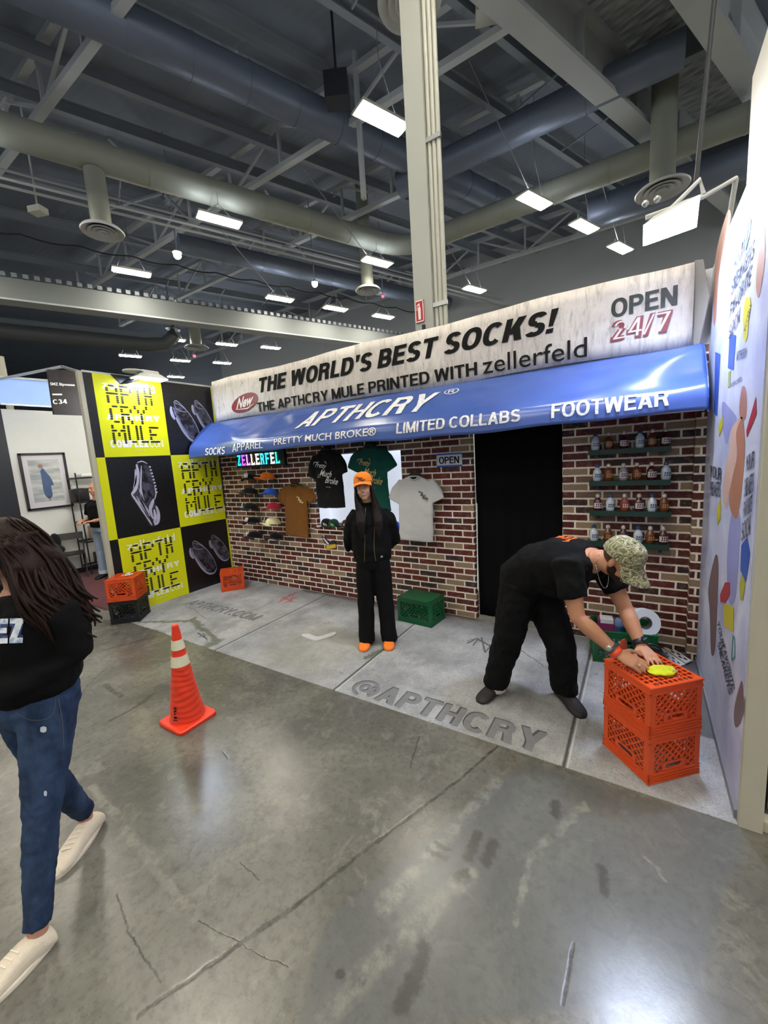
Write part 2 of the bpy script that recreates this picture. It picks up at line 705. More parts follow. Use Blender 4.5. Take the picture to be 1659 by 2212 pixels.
def floor_material():
    t = NT('polished_concrete')
    p = t.pos()
    base = t.ramp(t.noise(p, 1.1, 8, 0.62, 0.6), [(0.28, '#4b4a45'), (0.5, '#65635c'), (0.68, '#7e7c72')])
    fine = t.noise(p, 26, 6, 0.7)
    base = t.mix(t.math('MULTIPLY', t.ramp(t.noise(p, 5.5, 7, 0.7, 1.2), [(0.52, 0.0), (0.66, 1.0)]), 0.32), base, lin('#918e83'))
    base = t.mix(t.math('MULTIPLY', t.ramp(fine, [(0.36, 1.0), (0.52, 0.0)]), 0.34), base, lin('#3a3833'))
    g = lambda *q: at_z(*q)
    wp = warp(t, warp(t, p, 9, 0.014), 60, 0.006)
    # a smoother, greyer strip laid in front of the booth
    patch = poly_mask(t, warp(t, p, 3, 0.02), [g(1500, 2150), g(1612, 1796), g(1130, 1642), g(700, 1990), g(640, 2240)], 0.02)
    base = t.mix(t.math('MULTIPLY', patch, 0.55), base, lin('#5c5f60'))
    pale = both_max(t, [seg_mask(t, warp(t, p, 14, 0.03), g(*a), g(*b), wd) for a, b, wd in (
        ((830, 1955), (1070, 1690), 0.05), ((1110, 1995), (1150, 1850), 0.02), ((1390, 1850), (1440, 1900), 0.012),
        ((1150, 1850), (1260, 1740), 0.035), ((700, 2190), (1010, 1890), 0.06), ((200, 1700), (420, 1980), 0.03))])
    base = t.mix(t.math('MULTIPLY', t.math('MULTIPLY', pale, t.ramp(t.noise(p, 12, 5, 0.7), [(0.40, 0.0), (0.62, 1.0)])), 0.34), base, lin('#a29e90'))
    cracks = [((300, 2195), (450, 2085), .013), ((450, 2085), (640, 1955), .015), ((640, 1955), (820, 1812), .014),
              ((820, 1812), (985, 1690), .013), ((985, 1690), (1075, 1612), .012), ((255, 1930), (280, 2015), .006),
              ((280, 2015), (345, 2125), .006), ((120, 1433), (370, 1365), .012), ((372, 1364), (440, 1345), .012),
              ((160, 1530), (190, 1480), .006), ((190, 1480), (232, 1442), .006), ((240, 1556), (320, 1512), .018),
              ((228, 1480), (262, 1505), .03), ((885, 1660), (905, 1590), .007), ((480, 1622), (492, 1640), .008),
              ((1215, 2165), (1240, 2040), .010), ((430, 1990), (620, 2090), .004), ((520, 1860), (560, 1900), .004)]
    cm = both_max(t, [seg_mask(t, wp, g(*a), g(*b), wd) for a, b, wd in cracks])
    base = t.mix(t.math('MULTIPLY', t.math('MULTIPLY', cm, t.ramp(t.noise(p, 16, 4, 0.7), [(0.32, 0.25), (0.58, 1.0)])), 0.75), base, lin('#2c2a26'))
    spots = [((1012, 1850), (1032, 1802), .035), ((985, 1895), (1005, 1885), .03), ((1050, 1860), (1066, 1822), .04),
             ((925, 1835), (965, 1855), .022), ((1300, 1875), (1305, 1925), .03), ((895, 2130), (915, 2050), .04),
             ((868, 2170), (890, 2120), .04), ((730, 2103), (736, 2106), .02), ((1200, 1735), (1200, 1760), .035),
             ((300, 1520), (330, 1500), .02), ((940, 1820), (970, 1835), .015)]
    sm = both_max(t, [seg_mask(t, warp(t, p, 40, 0.02), g(*a), g(*b), wd) for a, b, wd in spots])
    base = t.mix(t.math('MULTIPLY', sm, 0.55), base, lin('#38332f'))
    rough = t.math('MULTIPLY_ADD', t.noise(p, 3.5, 6, 0.65), 0.20)
    rough.node.inputs[2].default_value = 0.12
    t.set(Base_Color=base, Roughness=rough, Specular_IOR_Level=0.5)
    t.bump(t.math('SUBTRACT', t.noise(p, 60, 5, 0.7), cm), 0.06, 0.01)
    return t.m


mb = MB()
mb.span((-48, -22, -0.2), (26, 40, 0.0))
tag(mb.build('floor', floor_material()), kind='structure')


# ---- booth walls
def brick_material():
    t = NT('printed_brick')
    sp = t.n('ShaderNodeSeparateXYZ')
    t.put(sp.inputs[0], t.pos())
    cb = t.n('ShaderNodeCombineXYZ')
    t.put(cb.inputs[0], t.math('ADD', sp.outputs[0], sp.outputs[1]))
    t.put(cb.inputs[1], sp.outputs[2])
    vec = warp(t, cb.outputs[0], 30, 0.0035)
    br = t.n('ShaderNodeTexBrick')
    t.put(br.inputs['Vector'], vec)
    br.offset = 0.5
    for k, v in (('Color1', (0, 0, 0, 1)), ('Color2', (1, 1, 1, 1)), ('Mortar', (0.5, 0.5, 0.5, 1)), ('Scale', 1.0), ('Mortar Size', 0.0088),
                 ('Mortar Smooth', 0.25), ('Bias', 0.0), ('Brick Width', 0.222), ('Row Height', 0.0705)):
        br.inputs[k].default_value = v
    per = t.ramp(br.outputs['Color'], [(0.0, '#5a2420'), (0.26, '#45302c'), (0.36, '#6e2f27'), (0.58, '#64302a'), (0.66, '#a58d70'), (0.80, '#866a57'), (0.88, '#3f3034')], 'CONSTANT')
    worn = t.ramp(t.noise(vec, 16, 6, 0.7), [(0.50, 0.0), (0.68, 1.0)])
    per = t.mix(t.math('MULTIPLY', worn, 0.40), per, lin('#a98a74'))
    grit = t.noise(vec, 120, 4, 0.7)
    per = t.mix(t.math('MULTIPLY', t.ramp(grit, [(0.4, 1.0), (0.6, 0.0)]), 0.45), per, lin('#241515'))
    mort = t.mix(t.noise(vec, 25, 5), lin('#ddcfbd'), lin('#fbf5ea'))
    t.set(Base_Color=t.mix(br.outputs['Fac'], per, mort), Roughness=0.62, Specular_IOR_Level=0.3)
    return t.m


BRICK = brick_material()
WHITE_PANEL = solid('white_laminate', '#d8dade', 0.45, var=0.03)
BEIGE = solid('beige_enamel', '#b5b19f', 0.5, var=0.05)
BLACK = solid('black_plastic', '#121214', 0.45, var=0.2)
DARKMETAL = solid('dark_steel', '#26282b', 0.4, 0.6)
ALU = solid('brushed_aluminium', '#b9bcbc', 0.35, 0.8, var=0.05)

# back wall with an open doorway and a bricked shop window
DX0, DX1, DZ = -1.475, -0.605, 2.10
WX0, WX1, WZ0, WZ1 = -3.70, -2.33, 0.955, 1.90
mb = MB()
t0, t1 = YB, YB + 0.06
for a, b in (((XL, 0), (WX0, 2.54)), ((WX0, 0), (WX1, WZ0)), ((WX0, WZ1), (WX1, 2.54)), ((WX1, 0), (DX0, 2.54)), ((DX0, DZ), (DX1, 2.54)), ((DX1, 0), (XR, 2.54))):
    mb.span((a[0], t0, a[1]), (b[0], t1, b[1]))
wall_back = tag(mb.build('wall_back', BRICK), kind='structure')
mb = MB()
mb.span((XR - 0.07, 3.93, 0), (XR - 0.001, YB, 2.05))
mb.build('brick_return', BRICK, wall_back)
mb = MB()
mb.span((XL, YB + 0.002, 2.54), (XR, YB + 0.06, HW))
mb.build('upper_panel', WHITE_PANEL, wall_back)

# window recess: white board behind, stone sill and reveals
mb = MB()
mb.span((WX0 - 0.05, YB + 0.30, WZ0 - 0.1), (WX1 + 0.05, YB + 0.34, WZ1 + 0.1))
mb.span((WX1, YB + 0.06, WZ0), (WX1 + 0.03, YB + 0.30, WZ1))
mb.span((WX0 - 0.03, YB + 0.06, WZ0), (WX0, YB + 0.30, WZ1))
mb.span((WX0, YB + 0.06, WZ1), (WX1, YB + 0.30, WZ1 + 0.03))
window = tag(mb.build('window_1', solid('glowing_white_board', '#e6ecf8', 0.5, var=0.02, emit=0.55)), kind='structure')  # board and reveals glow in place of the light falling on them
mb = MB()
mb.span((WX0 - 0.02, YB - 0.055, WZ0 - 0.045), (WX1 + 0.02, YB + 0.30, WZ0))
mb.build('window_sill', BRICK, window)

# doorway: black drape
drape = cloth('black_drape', '#040406', 0.3, 300, 3, 0.95, 0.05, 0.0)
mb = MB()


def dr(u, v):
    x = DX0 + 0.012 + (DX1 - DX0 + 0.02) * u
    return (x, YB + 0.05 + 0.006 * math.sin(u * 34) + 0.006 * math.sin(u * 13 + 1), 0.035 + 0.03 * u + (DZ - 0.0) * v)


mb.sheet(dr, 60, 8)
o = mb.build('door_drape', drape, smooth=180)
bake(o, [('SOLIDIFY', dict(thickness=0.006))])
tag(o, 'plain black curtain filling the doorway of the brick wall', 'curtain')
mb = MB()
mb.prism([(0, 0.35), (0.012, 0.32), (0.032, 1.28), (0.02, 1.30)], 0.004, lambda x, y, d: (DX0 + 0.012 + x * 0.9, YB - 0.004 + d, y))
tag(mb.build('loose_banner_edge', solid('vinyl_white', '#e8e8ea', 0.4)), 'narrow white edge of wall vinyl peeling at left side of black doorway', 'vinyl edge')

# left wall (printed posters hang on it) and its end post
mb = MB()
mb.span((XL - 0.05, 2.31, 0), (XL, YB + 0.06, HW))
wall_left = tag(mb.build('wall_left', WHITE_PANEL), kind='structure')
mb = MB()
mb.span((XL - 0.06, 2.262, 0), (XL + 0.004, 2.308, HW + 0.01))
mb.build('end_post', BEIGE, wall_left)
mb = MB()
mb.span((XL - 0.05, 2.31, HW), (XL, YB + 0.06, HW + 0.025))
mb.build('top_rail', ALU, wall_left)

# right wall, its print is added further down
mb = MB()
mb.span((XR, YF + 0.02, 0), (XR + 0.06, YB + 0.06, HW))
wall_right = tag(mb.build('wall_right', WHITE_PANEL), kind='structure')
mb = MB()
mb.span((XR + 0.001, YF - 0.02, 0), (XR + 0.085, YF + 0.02, HW + 0.5))
mb.build('end_post', BEIGE, wall_right)
mb = MB()
mb.span((XR + 0.001, YF + 0.02, HW + 0.012), (XR + 0.06, 2.93, HW + 0.5))
mb.build('upper_header', solid('cream_laminate', '#d9d2bf', 0.5, var=0.04), wall_right)

# rail of black trim along the right wall foot
mb = MB()
mb.span((XR - 0.012, YF + 0.02, 0.003), (XR - 0.001, YB, 0.05))
tag(mb.build('baseboard_right', solid('grey_trim', '#77787f', 0.4)), kind='structure')


# ---- printed sidewalk covering
def sidewalk_material():
    t = NT('printed_sidewalk')
    p = t.pos()
    wp = warp(t, p, 12, 0.02)
    base = t.ramp(t.noise(p, 2.2, 8, 0.68), [(0.28, '#7a7a7c'), (0.5, '#9a9b9c'), (0.72, '#b9b9b8')])
    speck = t.noise(p, 95, 4, 0.75)
    base = t.mix(t.math('MULTIPLY', t.ramp(speck, [(0.36, 1.0), (0.50, 0.0)]), 0.40), base, lin('#515153'))
    base = t.mix(t.math('MULTIPLY', t.ramp(t.noise(p, 160, 3, 0.7), [(0.56, 0.0), (0.7, 1.0)]), 0.35), base, lin('#e4e4e2'))
    st = t.n('ShaderNodeMapping')
    t.put(st.inputs[0], p)
    st.inputs['Scale'].default_value = (1.0, 0.45, 1.0)
    base = t.mix(t.math('MULTIPLY', t.ramp(t.noise(st.outputs[0], 2.6, 6, 0.7, 0.8), [(0.52, 0.0), (0.72, 1.0)]), 0.45), base, lin('#65625c'))
    base = t.mix(t.math('MULTIPLY', t.ramp(t.noise(p, 9, 4, 0.8), [(0.63, 0.0), (0.69, 1.0)]), 0.5), base, lin('#55524e'))
    yellow = poly_mask(t, warp(t, p, 3, 0.2), [(-3.2, 2.3), (-2.2, 2.25), (-2.2, 3.1), (-3.0, 3.2)], 0.25)
    base = t.mix(t.math('MULTIPLY', yellow, 0.22), base, lin('#a8a080'))
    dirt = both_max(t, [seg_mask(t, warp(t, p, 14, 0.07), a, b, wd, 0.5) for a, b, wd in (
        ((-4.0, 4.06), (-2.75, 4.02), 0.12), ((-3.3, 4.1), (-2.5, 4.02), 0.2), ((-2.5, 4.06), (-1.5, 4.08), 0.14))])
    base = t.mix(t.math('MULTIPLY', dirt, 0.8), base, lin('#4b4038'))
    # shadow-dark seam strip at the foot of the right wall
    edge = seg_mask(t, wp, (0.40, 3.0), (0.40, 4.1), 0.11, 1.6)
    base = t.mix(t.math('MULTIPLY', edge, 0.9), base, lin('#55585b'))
    moss = both_max(t, [seg_mask(t, warp(t, p, 10, 0.09), at_z(*a), at_z(*b), wd, 0.5) for a, b, wd in (
        ((300, 1345), (420, 1341), .05), ((415, 1338), (440, 1362), .07), ((440, 1362), (470, 1385), .06), ((440, 1400), (470, 1385), .09), ((400, 1398), (440, 1402), .06))])
    base = t.mix(t.math('MULTIPLY', moss, 0.75), base, lin('#51553a'))
    wet = poly_mask(t, warp(t, p, 8, 0.07), [(-5.66, 2.2), (-3.7, 2.2), (-3.9, 2.36), (-4.35, 2.33), (-4.7, 2.28), (-5.66, 2.34)], 0.015)
    base = t.mix(t.math('MULTIPLY', wet, 0.85), base, lin('#5c5d50'))
    seams = both_max(t, [seg_mask(t, warp(t, p, 20, 0.004), a, b, wd) for a, b, wd in (
        ((-3.60, 2.2), (-3.60, 4.1), .016), ((-2.045, 2.2), (-2.045, 4.1), .016), ((-0.335, 2.2), (-0.335, 4.1), .016),
        ((-5.50, 2.2), (-5.50, 4.1), .010))])
    base = t.mix(t.math('MULTIPLY', seams, 0.88), base, lin('#34332f'))
    rim = both_max(t, [seg_mask(t, p, (x, 2.2), (x, 4.1), .009) for x in (-3.58, -2.025, -0.315)])
    base = t.mix(t.math('MULTIPLY', rim, 0.5), base, lin('#d8d8d4'))
    cr = both_max(t, [seg_mask(t, warp(t, p, 18, 0.02), at_z(*a), at_z(*b), wd) for a, b, wd in (
        ((395, 1305), (420, 1318), .008), ((420, 1318), (445, 1338), .008), ((445, 1338), (560, 1345), .006),
        ((1110, 1395), (1175, 1440), .010))])
    base = t.mix(t.math('MULTIPLY', cr, 0.8), base, lin('#45423f'))
    red = both_max(t, [seg_mask(t, warp(t, p, 30, 0.012), at_z(*a), at_z(*b), wd) for a, b, wd in (
        ((602, 1302), (640, 1280), .022), ((610, 1290), (632, 1300), .02), ((618, 1302), (640, 1290), .02), ((606, 1296), (628, 1284), .018), ((598, 1298), (645, 1294), .012), ((625, 1303), (636, 1281), .012))])
    base = t.mix(t.math('MULTIPLY', red, 0.85), base, lin('#a8433f'))
    ink = both_max(t, [seg_mask(t, warp(t, p, 30, 0.008), at_z(*a), at_z(*b), wd) for a, b, wd in (
        ((1010, 1390), (1030, 1380), .016), ((1030, 1380), (1062, 1398), .018), ((1022, 1395), (1034, 1380), .012), ((1040, 1378), (1048, 1410), .014), ((1010, 1385), (1022, 1381), .01), ((1048, 1410), (1060, 1396), .012),
        ((428, 1368), (446, 1380), .016), ((432, 1376), (444, 1372), .014), ((438, 1368), (448, 1384), .01))])
    base = t.mix(t.math('MULTIPLY', ink, 0.85), base, lin('#2d2b2c'))
    weed = both_max(t, [seg_mask(t, warp(t, p, 45, 0.05), at_z(*a), at_z(*b), wd, 0.3) for a, b, wd in (
        ((790, 1422), (825, 1405), .05), ((800, 1418), (812, 1412), .06))])
    base = t.mix(t.math('MULTIPLY', weed, 0.8), base, lin('#46573a'))
    t.set(Base_Color=base, Roughness=0.55, Specular_IOR_Level=0.35)
    t.bump(speck, 0.12, 0.01)
    return t.m


mb = MB()
mb.span((XL + 0.001, 2.255, 0.0), (XR - 0.001, YB, 0.004))
mat_o = thing('floor_covering', 'floor vinyl printed like grey sidewalk slabs in front of brick wall', 'floor covering', (-2.6, 3.15, 0))
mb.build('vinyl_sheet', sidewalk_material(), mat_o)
CARVE_D = solid('print_dark_groove', '#4f4f50', 0.6)
CARVE = solid('print_grey_groove', '#76777a', 0.6, var=0.2, vscale=25)


def floor_text(name, s, O, U, V, bold):
    O, U, V = Vector(O), Vector(U), Vector(V)
    a, b = MB(), MB()
    letters(a, s, O + Vector((-0.009, 0.010, 0.0045)), U, V, bold + 0.008, 0.0, 0.0)
    letters(b, s, O + Vector((0.002, -0.002, 0.0055)), U, V, bold, 0.0, 0.0)
    q = a.build(name, CARVE_D, mat_o)
    b.build('letter_face', CARVE, q)


floor_text('printed_lettering', '@APTHCRY', (-1.93, 2.275, 0), (1.47, 0, 0), (0, 0.225, 0), 0.028)
floor_text('printed_lettering', 'APTHCRY.COM', (-5.24, 2.93, 0), (1.40, 0, 0), (0, 0.17, 0), 0.012)

# ---- hall shell
t = NT('roof_deck')
p = t.pos()
wv = t.n('ShaderNodeTexWave', wave_type='BANDS', bands_direction='X')
mp = t.n('ShaderNodeMapping')
mp.inputs['Rotation'].default_value = (0, 0, R(90))
t.put(mp.inputs[0], p)
t.put(wv.inputs['Vector'], mp.outputs[0])
wv.inputs['Scale'].default_value = 1.6
t.set(Base_Color=t.mix(t.noise(p, 0.5, 4), lin('#6b7380'), lin('#8a93a0')), Roughness=0.6)
t.bump(wv.outputs[0], 0.15, 0.03)
mb = MB()
mb.span((-48, -22, 11.2), (26, 40, 11.4))
tag(mb.build('ceiling', t.m), kind='structure')
GREYWALL = solid('grey_hall_wall', '#bcc2c6', 0.7, var=0.1, vscale=0.3)
mb = MB()
mb.span((-27, 20.4, 0), (26, 20.7, 11.2))
tag(mb.build('wall_hall_back', GREYWALL), kind='structure')
mb = MB()
mb.span((-48, -22, 0), (-47.7, 26, 11.2))
tag(mb.build('wall_hall_left', solid('dark_hall_wall', '#4a4d52', 0.8)), kind='structure')

STEEL = solid('painted_roof_steel', '#b6babc', 0.5, 0.0, 0.1, 2)
STEEL_D = solid('dark_roof_steel', '#868d95', 0.5, 0.0, 0.1, 2)
DUCT = solid('painted_duct', '#8d9086', 0.5, 0.0, 0.08, 1.5)
SHINY = solid('galvanised_duct', '#6d7688', 0.42, 0.25, 0.12, 1.0)
WIRE = solid('suspension_wire', '#8b8d90', 0.5, 0.4)


def beam(mb, a, b, h=0.3, wd=0.18):
    """rolled I section between two points"""
    a, b = Vector(a), Vector(b)
    z = Vector((0, 0, 1))
    for k in (0.5, -0.5):
        mb.bar(a + z * h * k, b + z * h * k, wd, h * 0.1)
    mb.bar(a, b, wd * 0.16, h)


# girders along the hall
for v, z, h, wd, u0, u1, lab in ((5.05, 9.75, 0.95, 0.42, 3.0, 19.8, 'heavy grey roof girder rising from lamp above banner to top edge'),
                                 (3.25, 9.75, 0.95, 0.42, 3.0, 19.8, 'heavy grey roof girder at upper right beside the ladder rails')):
    mb = MB()
    beam(mb, hall(u0, v, z), hall(u1, v, z), h, wd)
    g_ = thing('roof_girder', lab, 'girder', hall(10, v, z))
    mb.build('beam', STEEL, g_)
    for k in range(7):
        u = u0 + 1.2 + k * 2.3
        mb = MB()
        mb.bar(hall(u, v - 0.19, z), hall(u, v + 0.19, z), 0.03, h * 0.9)
        mb.build('stiffener', STEEL, g_)
t = NT('light_corrugated_deck')
p = t.pos()
wv = t.n('ShaderNodeTexWave', wave_type='BANDS', bands_direction='Y')
t.put(wv.inputs['Vector'], p)
wv.inputs['Scale'].default_value = 1.4
t.set(Base_Color=t.mix(wv.outputs[0], lin('#a9aeb0'), lin('#c9cdcd')), Roughness=0.55)
mb = MB()
pts = [hall(3, 3.3, 10.5), hall(21, 3.3, 10.5), hall(21, 5.0, 10.5), hall(3, 5.0, 10.5)]


def deck(u, v):
    q = hall(4.6 + 14.6 * u, 3.3 + 1.7 * v, 0)
    q.z = 10.5 + 0.035 * (1 if math.sin(q.y * 22) > 0 else -1)
    return q


mb.sheet(deck, 260, 4)
o = mb.build('deck_strip', t.m)
bake(o, [('SOLIDIFY', dict(thickness=0.01))])
for p_ in o.data.polygons:
    p_.use_smooth = False
tag(o, 'pale corrugated roof deck between the two heavy girders', 'roof deck')
mb = MB()
for y in (7.4, 11.9, 16.0):
    v0, v1 = 3.25, 5.05
    x1 = (hall(0, v1, 0) + Vector((CA, SA, 0)) * ((y - hall(0, v1, 0).y) / SA)).x
    x0 = (hall(0, v0, 0) + Vector((CA, SA, 0)) * ((y - hall(0, v0, 0).y) / SA)).x
    beam(mb, (x1, y, 10.0), (x0, y, 10.0), 0.55, 0.2)
    q = thing('cross_beam', {7.4: 'short cross beam between girders, nearest', 11.9: 'short cross beam between girders where pale deck darkens', 16.0: 'short cross beam between girders, farthest over the right wall'}[y], 'beam', ((x0 + x1) / 2, y, 10))
    mb.build('beam', STEEL_D, q)
    mb = MB()

# purlins
for v in (-12.8, -8.3, -3.8, 0.7, 2.2, 22.0, 24.0, 26.0, 30.7, 6.3, 7.55, 8.92, 10.28, 11.55, 12.9, 14.7, 16.2, 18.6):
    mb = MB()
    beam(mb, hall(-16, v, 10.55), hall(min(24, (20.3 - CA * v) / SA), v, 10.55), 0.26, 0.15)
    tag(mb.build('roof_purlin', STEEL_D), 'thin dark roof beam running along the hall above the trusses', 'purlin', 'roof purlins')

# trusses
for y, x0, x1, lab in ((4.63, -17, -1.2, 'nearest roof truss crossing the top left corner'), (9.0, -21, -2.12, 'roof truss passing behind upper column near second lamp'), (12.0, -24, -0.9, 'farther roof truss just above the long pale cross duct'), (18.5, -30, 1.8, 'roof truss far beyond the brick booth')):
    tr = thing('roof_truss', lab, 'truss', ((x0 + x1) / 2, y, 9.8))
    mb = MB()
    mb.bar((x0, y, 9.8), (x1, y, 9.8), 0.16, 0.13)
    mb.build('bottom_chord', STEEL, tr)
    mb = MB()
    mb.bar((x0, y, 10.85), (x1, y, 10.85), 0.16, 0.13)
    mb.build('top_chord', STEEL, tr)
    n = int((x1 - x0) / 1.9)
    st = (x1 - x0) / n
    for i in range(n + 1):
        x = x0 + st * i
        a, b = MB(), MB()
        a.bar((x, y, 9.8), (x, y, 10.85), 0.07, 0.07, (0, 1, 0))
        if i < n:
            b.bar((x, y, 9.8 if i % 2 else 10.85), (x + st, y, 10.85 if i % 2 else 9.8), 0.06, 0.06, (0, 1, 0))
            b.build('web_diagonal', STEEL, tr)
        a.build('web_post', STEEL, tr)
    if y == 9.0:
        mb = MB()
        q0 = at_y(786, 430, 9.0)
        mb.bar((q0.x, y, q0.z), (q0.x, y, 11.2), 0.10, 0.10, (0, 1, 0))
        mb.build('drop_post', STEEL, tr)

# cross bracing under the deck, left
mb = MB()
for (u0, v0, u1, v1) in ((1.2, 12.9, 4.0, 16.2), (4.0, 12.9, 1.2, 16.2), (5.2, 12.9, 8.0, 16.2)):
    mb.bar(hall(u0, v0, 10.2), hall(u1, v1, 10.2), 0.07, 0.07)
tag(mb.build('wind_bracing', STEEL_D), 'crossed diagonal braces under the roof at far left', 'bracing')


# ducts
def duct(name, lab, pts, r, mt, n=20, seams=0.0, up=None):
    pts = [Vector(q) for q in pts]
    d = thing(name, lab, 'duct', pts[len(pts) // 2])
    mb = MB()
    mb.tube(pts, r, n)
    mb.build('duct_shell', mt, d, smooth=60)
    if seams:
        L = 0
        for a, b in zip(pts, pts[1:]):
            ln = (b - a).length
            q = seams - L
            while q < ln:
                c = a + (b - a) * (q / ln)
                dd = (b - a).normalized() * 0.02
                sm = MB()
                sm.tube([c - dd, c + dd], r * 1.035, n)
                sm.build('seam_ring', mt, d, smooth=60)
                q += seams
            L = (L + ln) % seams
    return d


eb = []
for k in range(9):
    s = k / 8
    a, b, c = hall(8.2, 11.5, 8.8), hall(9.75, 11.5, 8.8), Vector((-5.1, 13.1, 8.8))
    eb.append((1 - s) ** 2 * a + 2 * s * (1 - s) * b + s * s * c)
duct('air_duct', 'long pale round duct crossing the hall and turning at the column', [hall(u, 11.5, 8.8) for u in (-9, -4, 0, 4, 7)] + eb + [Vector((x, 13.1, 8.8)) for x in (-3.5, -1.5, 0.4, 2)], 0.30, DUCT, seams=1.35)
duct('air_duct', 'bluish shiny round duct high between purlins at top left', [hall(u, 9.35, 9.9) for u in (-3, 1, 4, 7.2, 12)], 0.36, SHINY, seams=1.1)
duct('air_duct', 'bluish shiny round duct behind the column at mid height', [Vector((x, 11.3, 9.55)) for x in (-6, -4, -2, 0.6)], 0.33, SHINY, seams=1.2)
duct('air_duct', 'bluish shiny round duct beyond the long pale duct', [hall(u, 15.3, 9.2) for u in (3, 7, 11, 15.2)], 0.3, SHINY, seams=1.4)
duct('air_duct', 'dull round duct low at far left under the deep beam', [hall(u, 21.6, 7.55) for u in (-8, -3, 0, 2.4)] + [hall(3.1, 21.6, 7.65), hall(3.5, 21.6, 8.0), hall(3.6, 21.6, 8.9)], 0.30, solid('dull_duct', '#63676a', 0.5, 0.2), seams=2.0)
duct('air_duct', 'bluish round duct running behind the flood lamp at right', [Vector((x, 15.2, 8.9)) for x in (-1.5, 1.5, 4.5, 8)], 0.42, SHINY, seams=1.5)

# deep lower beam at left with a ledge of corrugation
db = thing('deep_beam', 'deep grey beam spanning left side below the lamps', 'beam', hall(4, 16.6, 7.4))
mb = MB()
mb.bar(hall(-9, 16.6, 7.42), hall(14.5, 16.6, 7.42), 0.3, 0.66)
mb.build('beam_web', solid('deep_beam_grey', '#777c7d', 0.5, 0, 0.08, 1), db)
mb = MB()
mb.bar(hall(-9, 16.5, 7.07), hall(14.5, 16.5, 7.07), 0.55, 0.05)
mb.build('lower_flange', STEEL, db)
mb = MB()
for k in range(90):
    u = -9 + k * 0.26
    mb.bar(hall(u, 16.5, 7.82), hall(u + 0.13, 16.5, 7.82), 0.22, 0.12)
mb.build('corrugated_ledge', STEEL_D, db)

# pipes and cable tray along the hall at left
for v, z, r, lab in ((12.6, 8.45, 0.03, 'thin pipe just under the long pale duct'), (13.0, 8.5, 0.035, 'pair of thin pipes below the long duct, lower one'), (13.1, 8.9, 0.03, 'pair of thin pipes below the long duct, upper one')):
    mb = MB()
    mb.tube([hall(-9, v, z), hall(4, v, z), hall(18, v, z)], r, 6)
    tag(mb.build('ceiling_pipe', STEEL), lab, 'pipe')
mb = MB()
pts = []
for k in range(100):
    u = -6 + k * 0.2
    pts.append(hall(u, 14.9, 8.35 - 0.09 * abs(math.sin(k * 0.5))))
mb.tube(pts, 0.022, 6)
tag(mb.build('looped_cable', solid('black_cable', '#1c1d20', 0.6)), 'dark cable looping along the ceiling at left', 'cable')

# column with conduits
cx0, cx1 = at_y(862, 0, 4.75).x, at_y(937, 0, 4.75).x
cw = cx1 - cx0
colm = thing('steel_column', 'pale square column with conduits rising behind the banner', 'column', ((cx0 + cx1) / 2, 4.9, 0))
mb = MB()
mb.span((cx0, 4.75, 0), (cx0 + cw * 0.58, 5.08, 11.2))
mb.build('shaft', solid('column_paint', '#a9aba4', 0.55, 0, 0.06, 1.5), colm)
for k in range(3):
    mb = MB()
    mb.tube([(cx0 + cw * (0.66 + 0.135 * k), 4.80, 0), (cx0 + cw * (0.66 + 0.135 * k), 4.80, 11.2)], cw * 0.062, 10)
    mb.build('conduit', solid('conduit_paint', '#b7b7ac', 0.5, 0, 0.05), colm, smooth=60)
mb = MB()
for z in (3.6, 5.4, 7.2, 9.0):
    mb.span((cx0 + cw * 0.57, 4.76, z), (cx1 + 0.01, 4.79, z + 0.05))
mb.build('conduit_straps', ALU, colm)
mb = MB()
q = at_y(914, 712, 4.75)
mb.span((q.x, 4.72, q.z - 0.05), (q.x + 0.035, 4.75, q.z + 0.05))
mb.build('switch_box', BLACK, colm)
a, b = at_y(897, 652, 4.74), at_y(917, 694, 4.74)
sg = thing('fire_extinguisher_sign', 'small red and white extinguisher sign on the pale column', 'sign', (a.x, 4.73, b.z))
mb = MB()
mb.span((a.x, 4.728, b.z), (b.x, 4.748, a.z))
mb.build('plate', solid('sign_red', '#b3222c', 0.4, var=0.04), sg)
mb = MB()
wd, ht = b.x - a.x, a.z - b.z
f2 = lambda x, y, d=0: (a.x + x * wd, 4.7275 - d, b.z + y * ht)
mb.prism([(.36, .12), (.64, .12), (.66, .62), (.58, .72), (.42, .72), (.34, .62)], 0.001, f2)
mb.prism([(.44, .74), (.56, .74), (.56, .86), (.44, .86)], 0.001, f2)
ribbon(mb, [(.5, .82), (.25, .78), (.2, .55)], 0.06, f2)
for e in ((0, 0, 1, .05), (0, .95, 1, 1), (0, 0, .08, 1), (.92, 0, 1, 1)):
    mb.prism([(e[0], e[1]), (e[2], e[1]), (e[2], e[3]), (e[0], e[3])], 0.001, f2)
mb.build('pictogram', solid('sign_white', '#ece8e6', 0.4, var=0.02), sg)

# ---- high-bay lamps
lens_t = NT('lamp_lens')
lens_t.set(Base_Color=(1, 1, 1, 1), Emission_Color=(1.0, 0.93, 0.78, 1), Emission_Strength=HIGHBAY)
LENS = lens_t.m
up_t = NT('added_uplight_lens')
up_t.set(Base_Color=(1, 1, 1, 1), Emission_Color=(0.86, 0.92, 1.0, 1), Emission_Strength=ADDED_UPLIGHT)
ADDED_UPLENS = up_t.m
HOUSING = solid('lamp_housing', '#c9c9c2', 0.4, var=0.04)


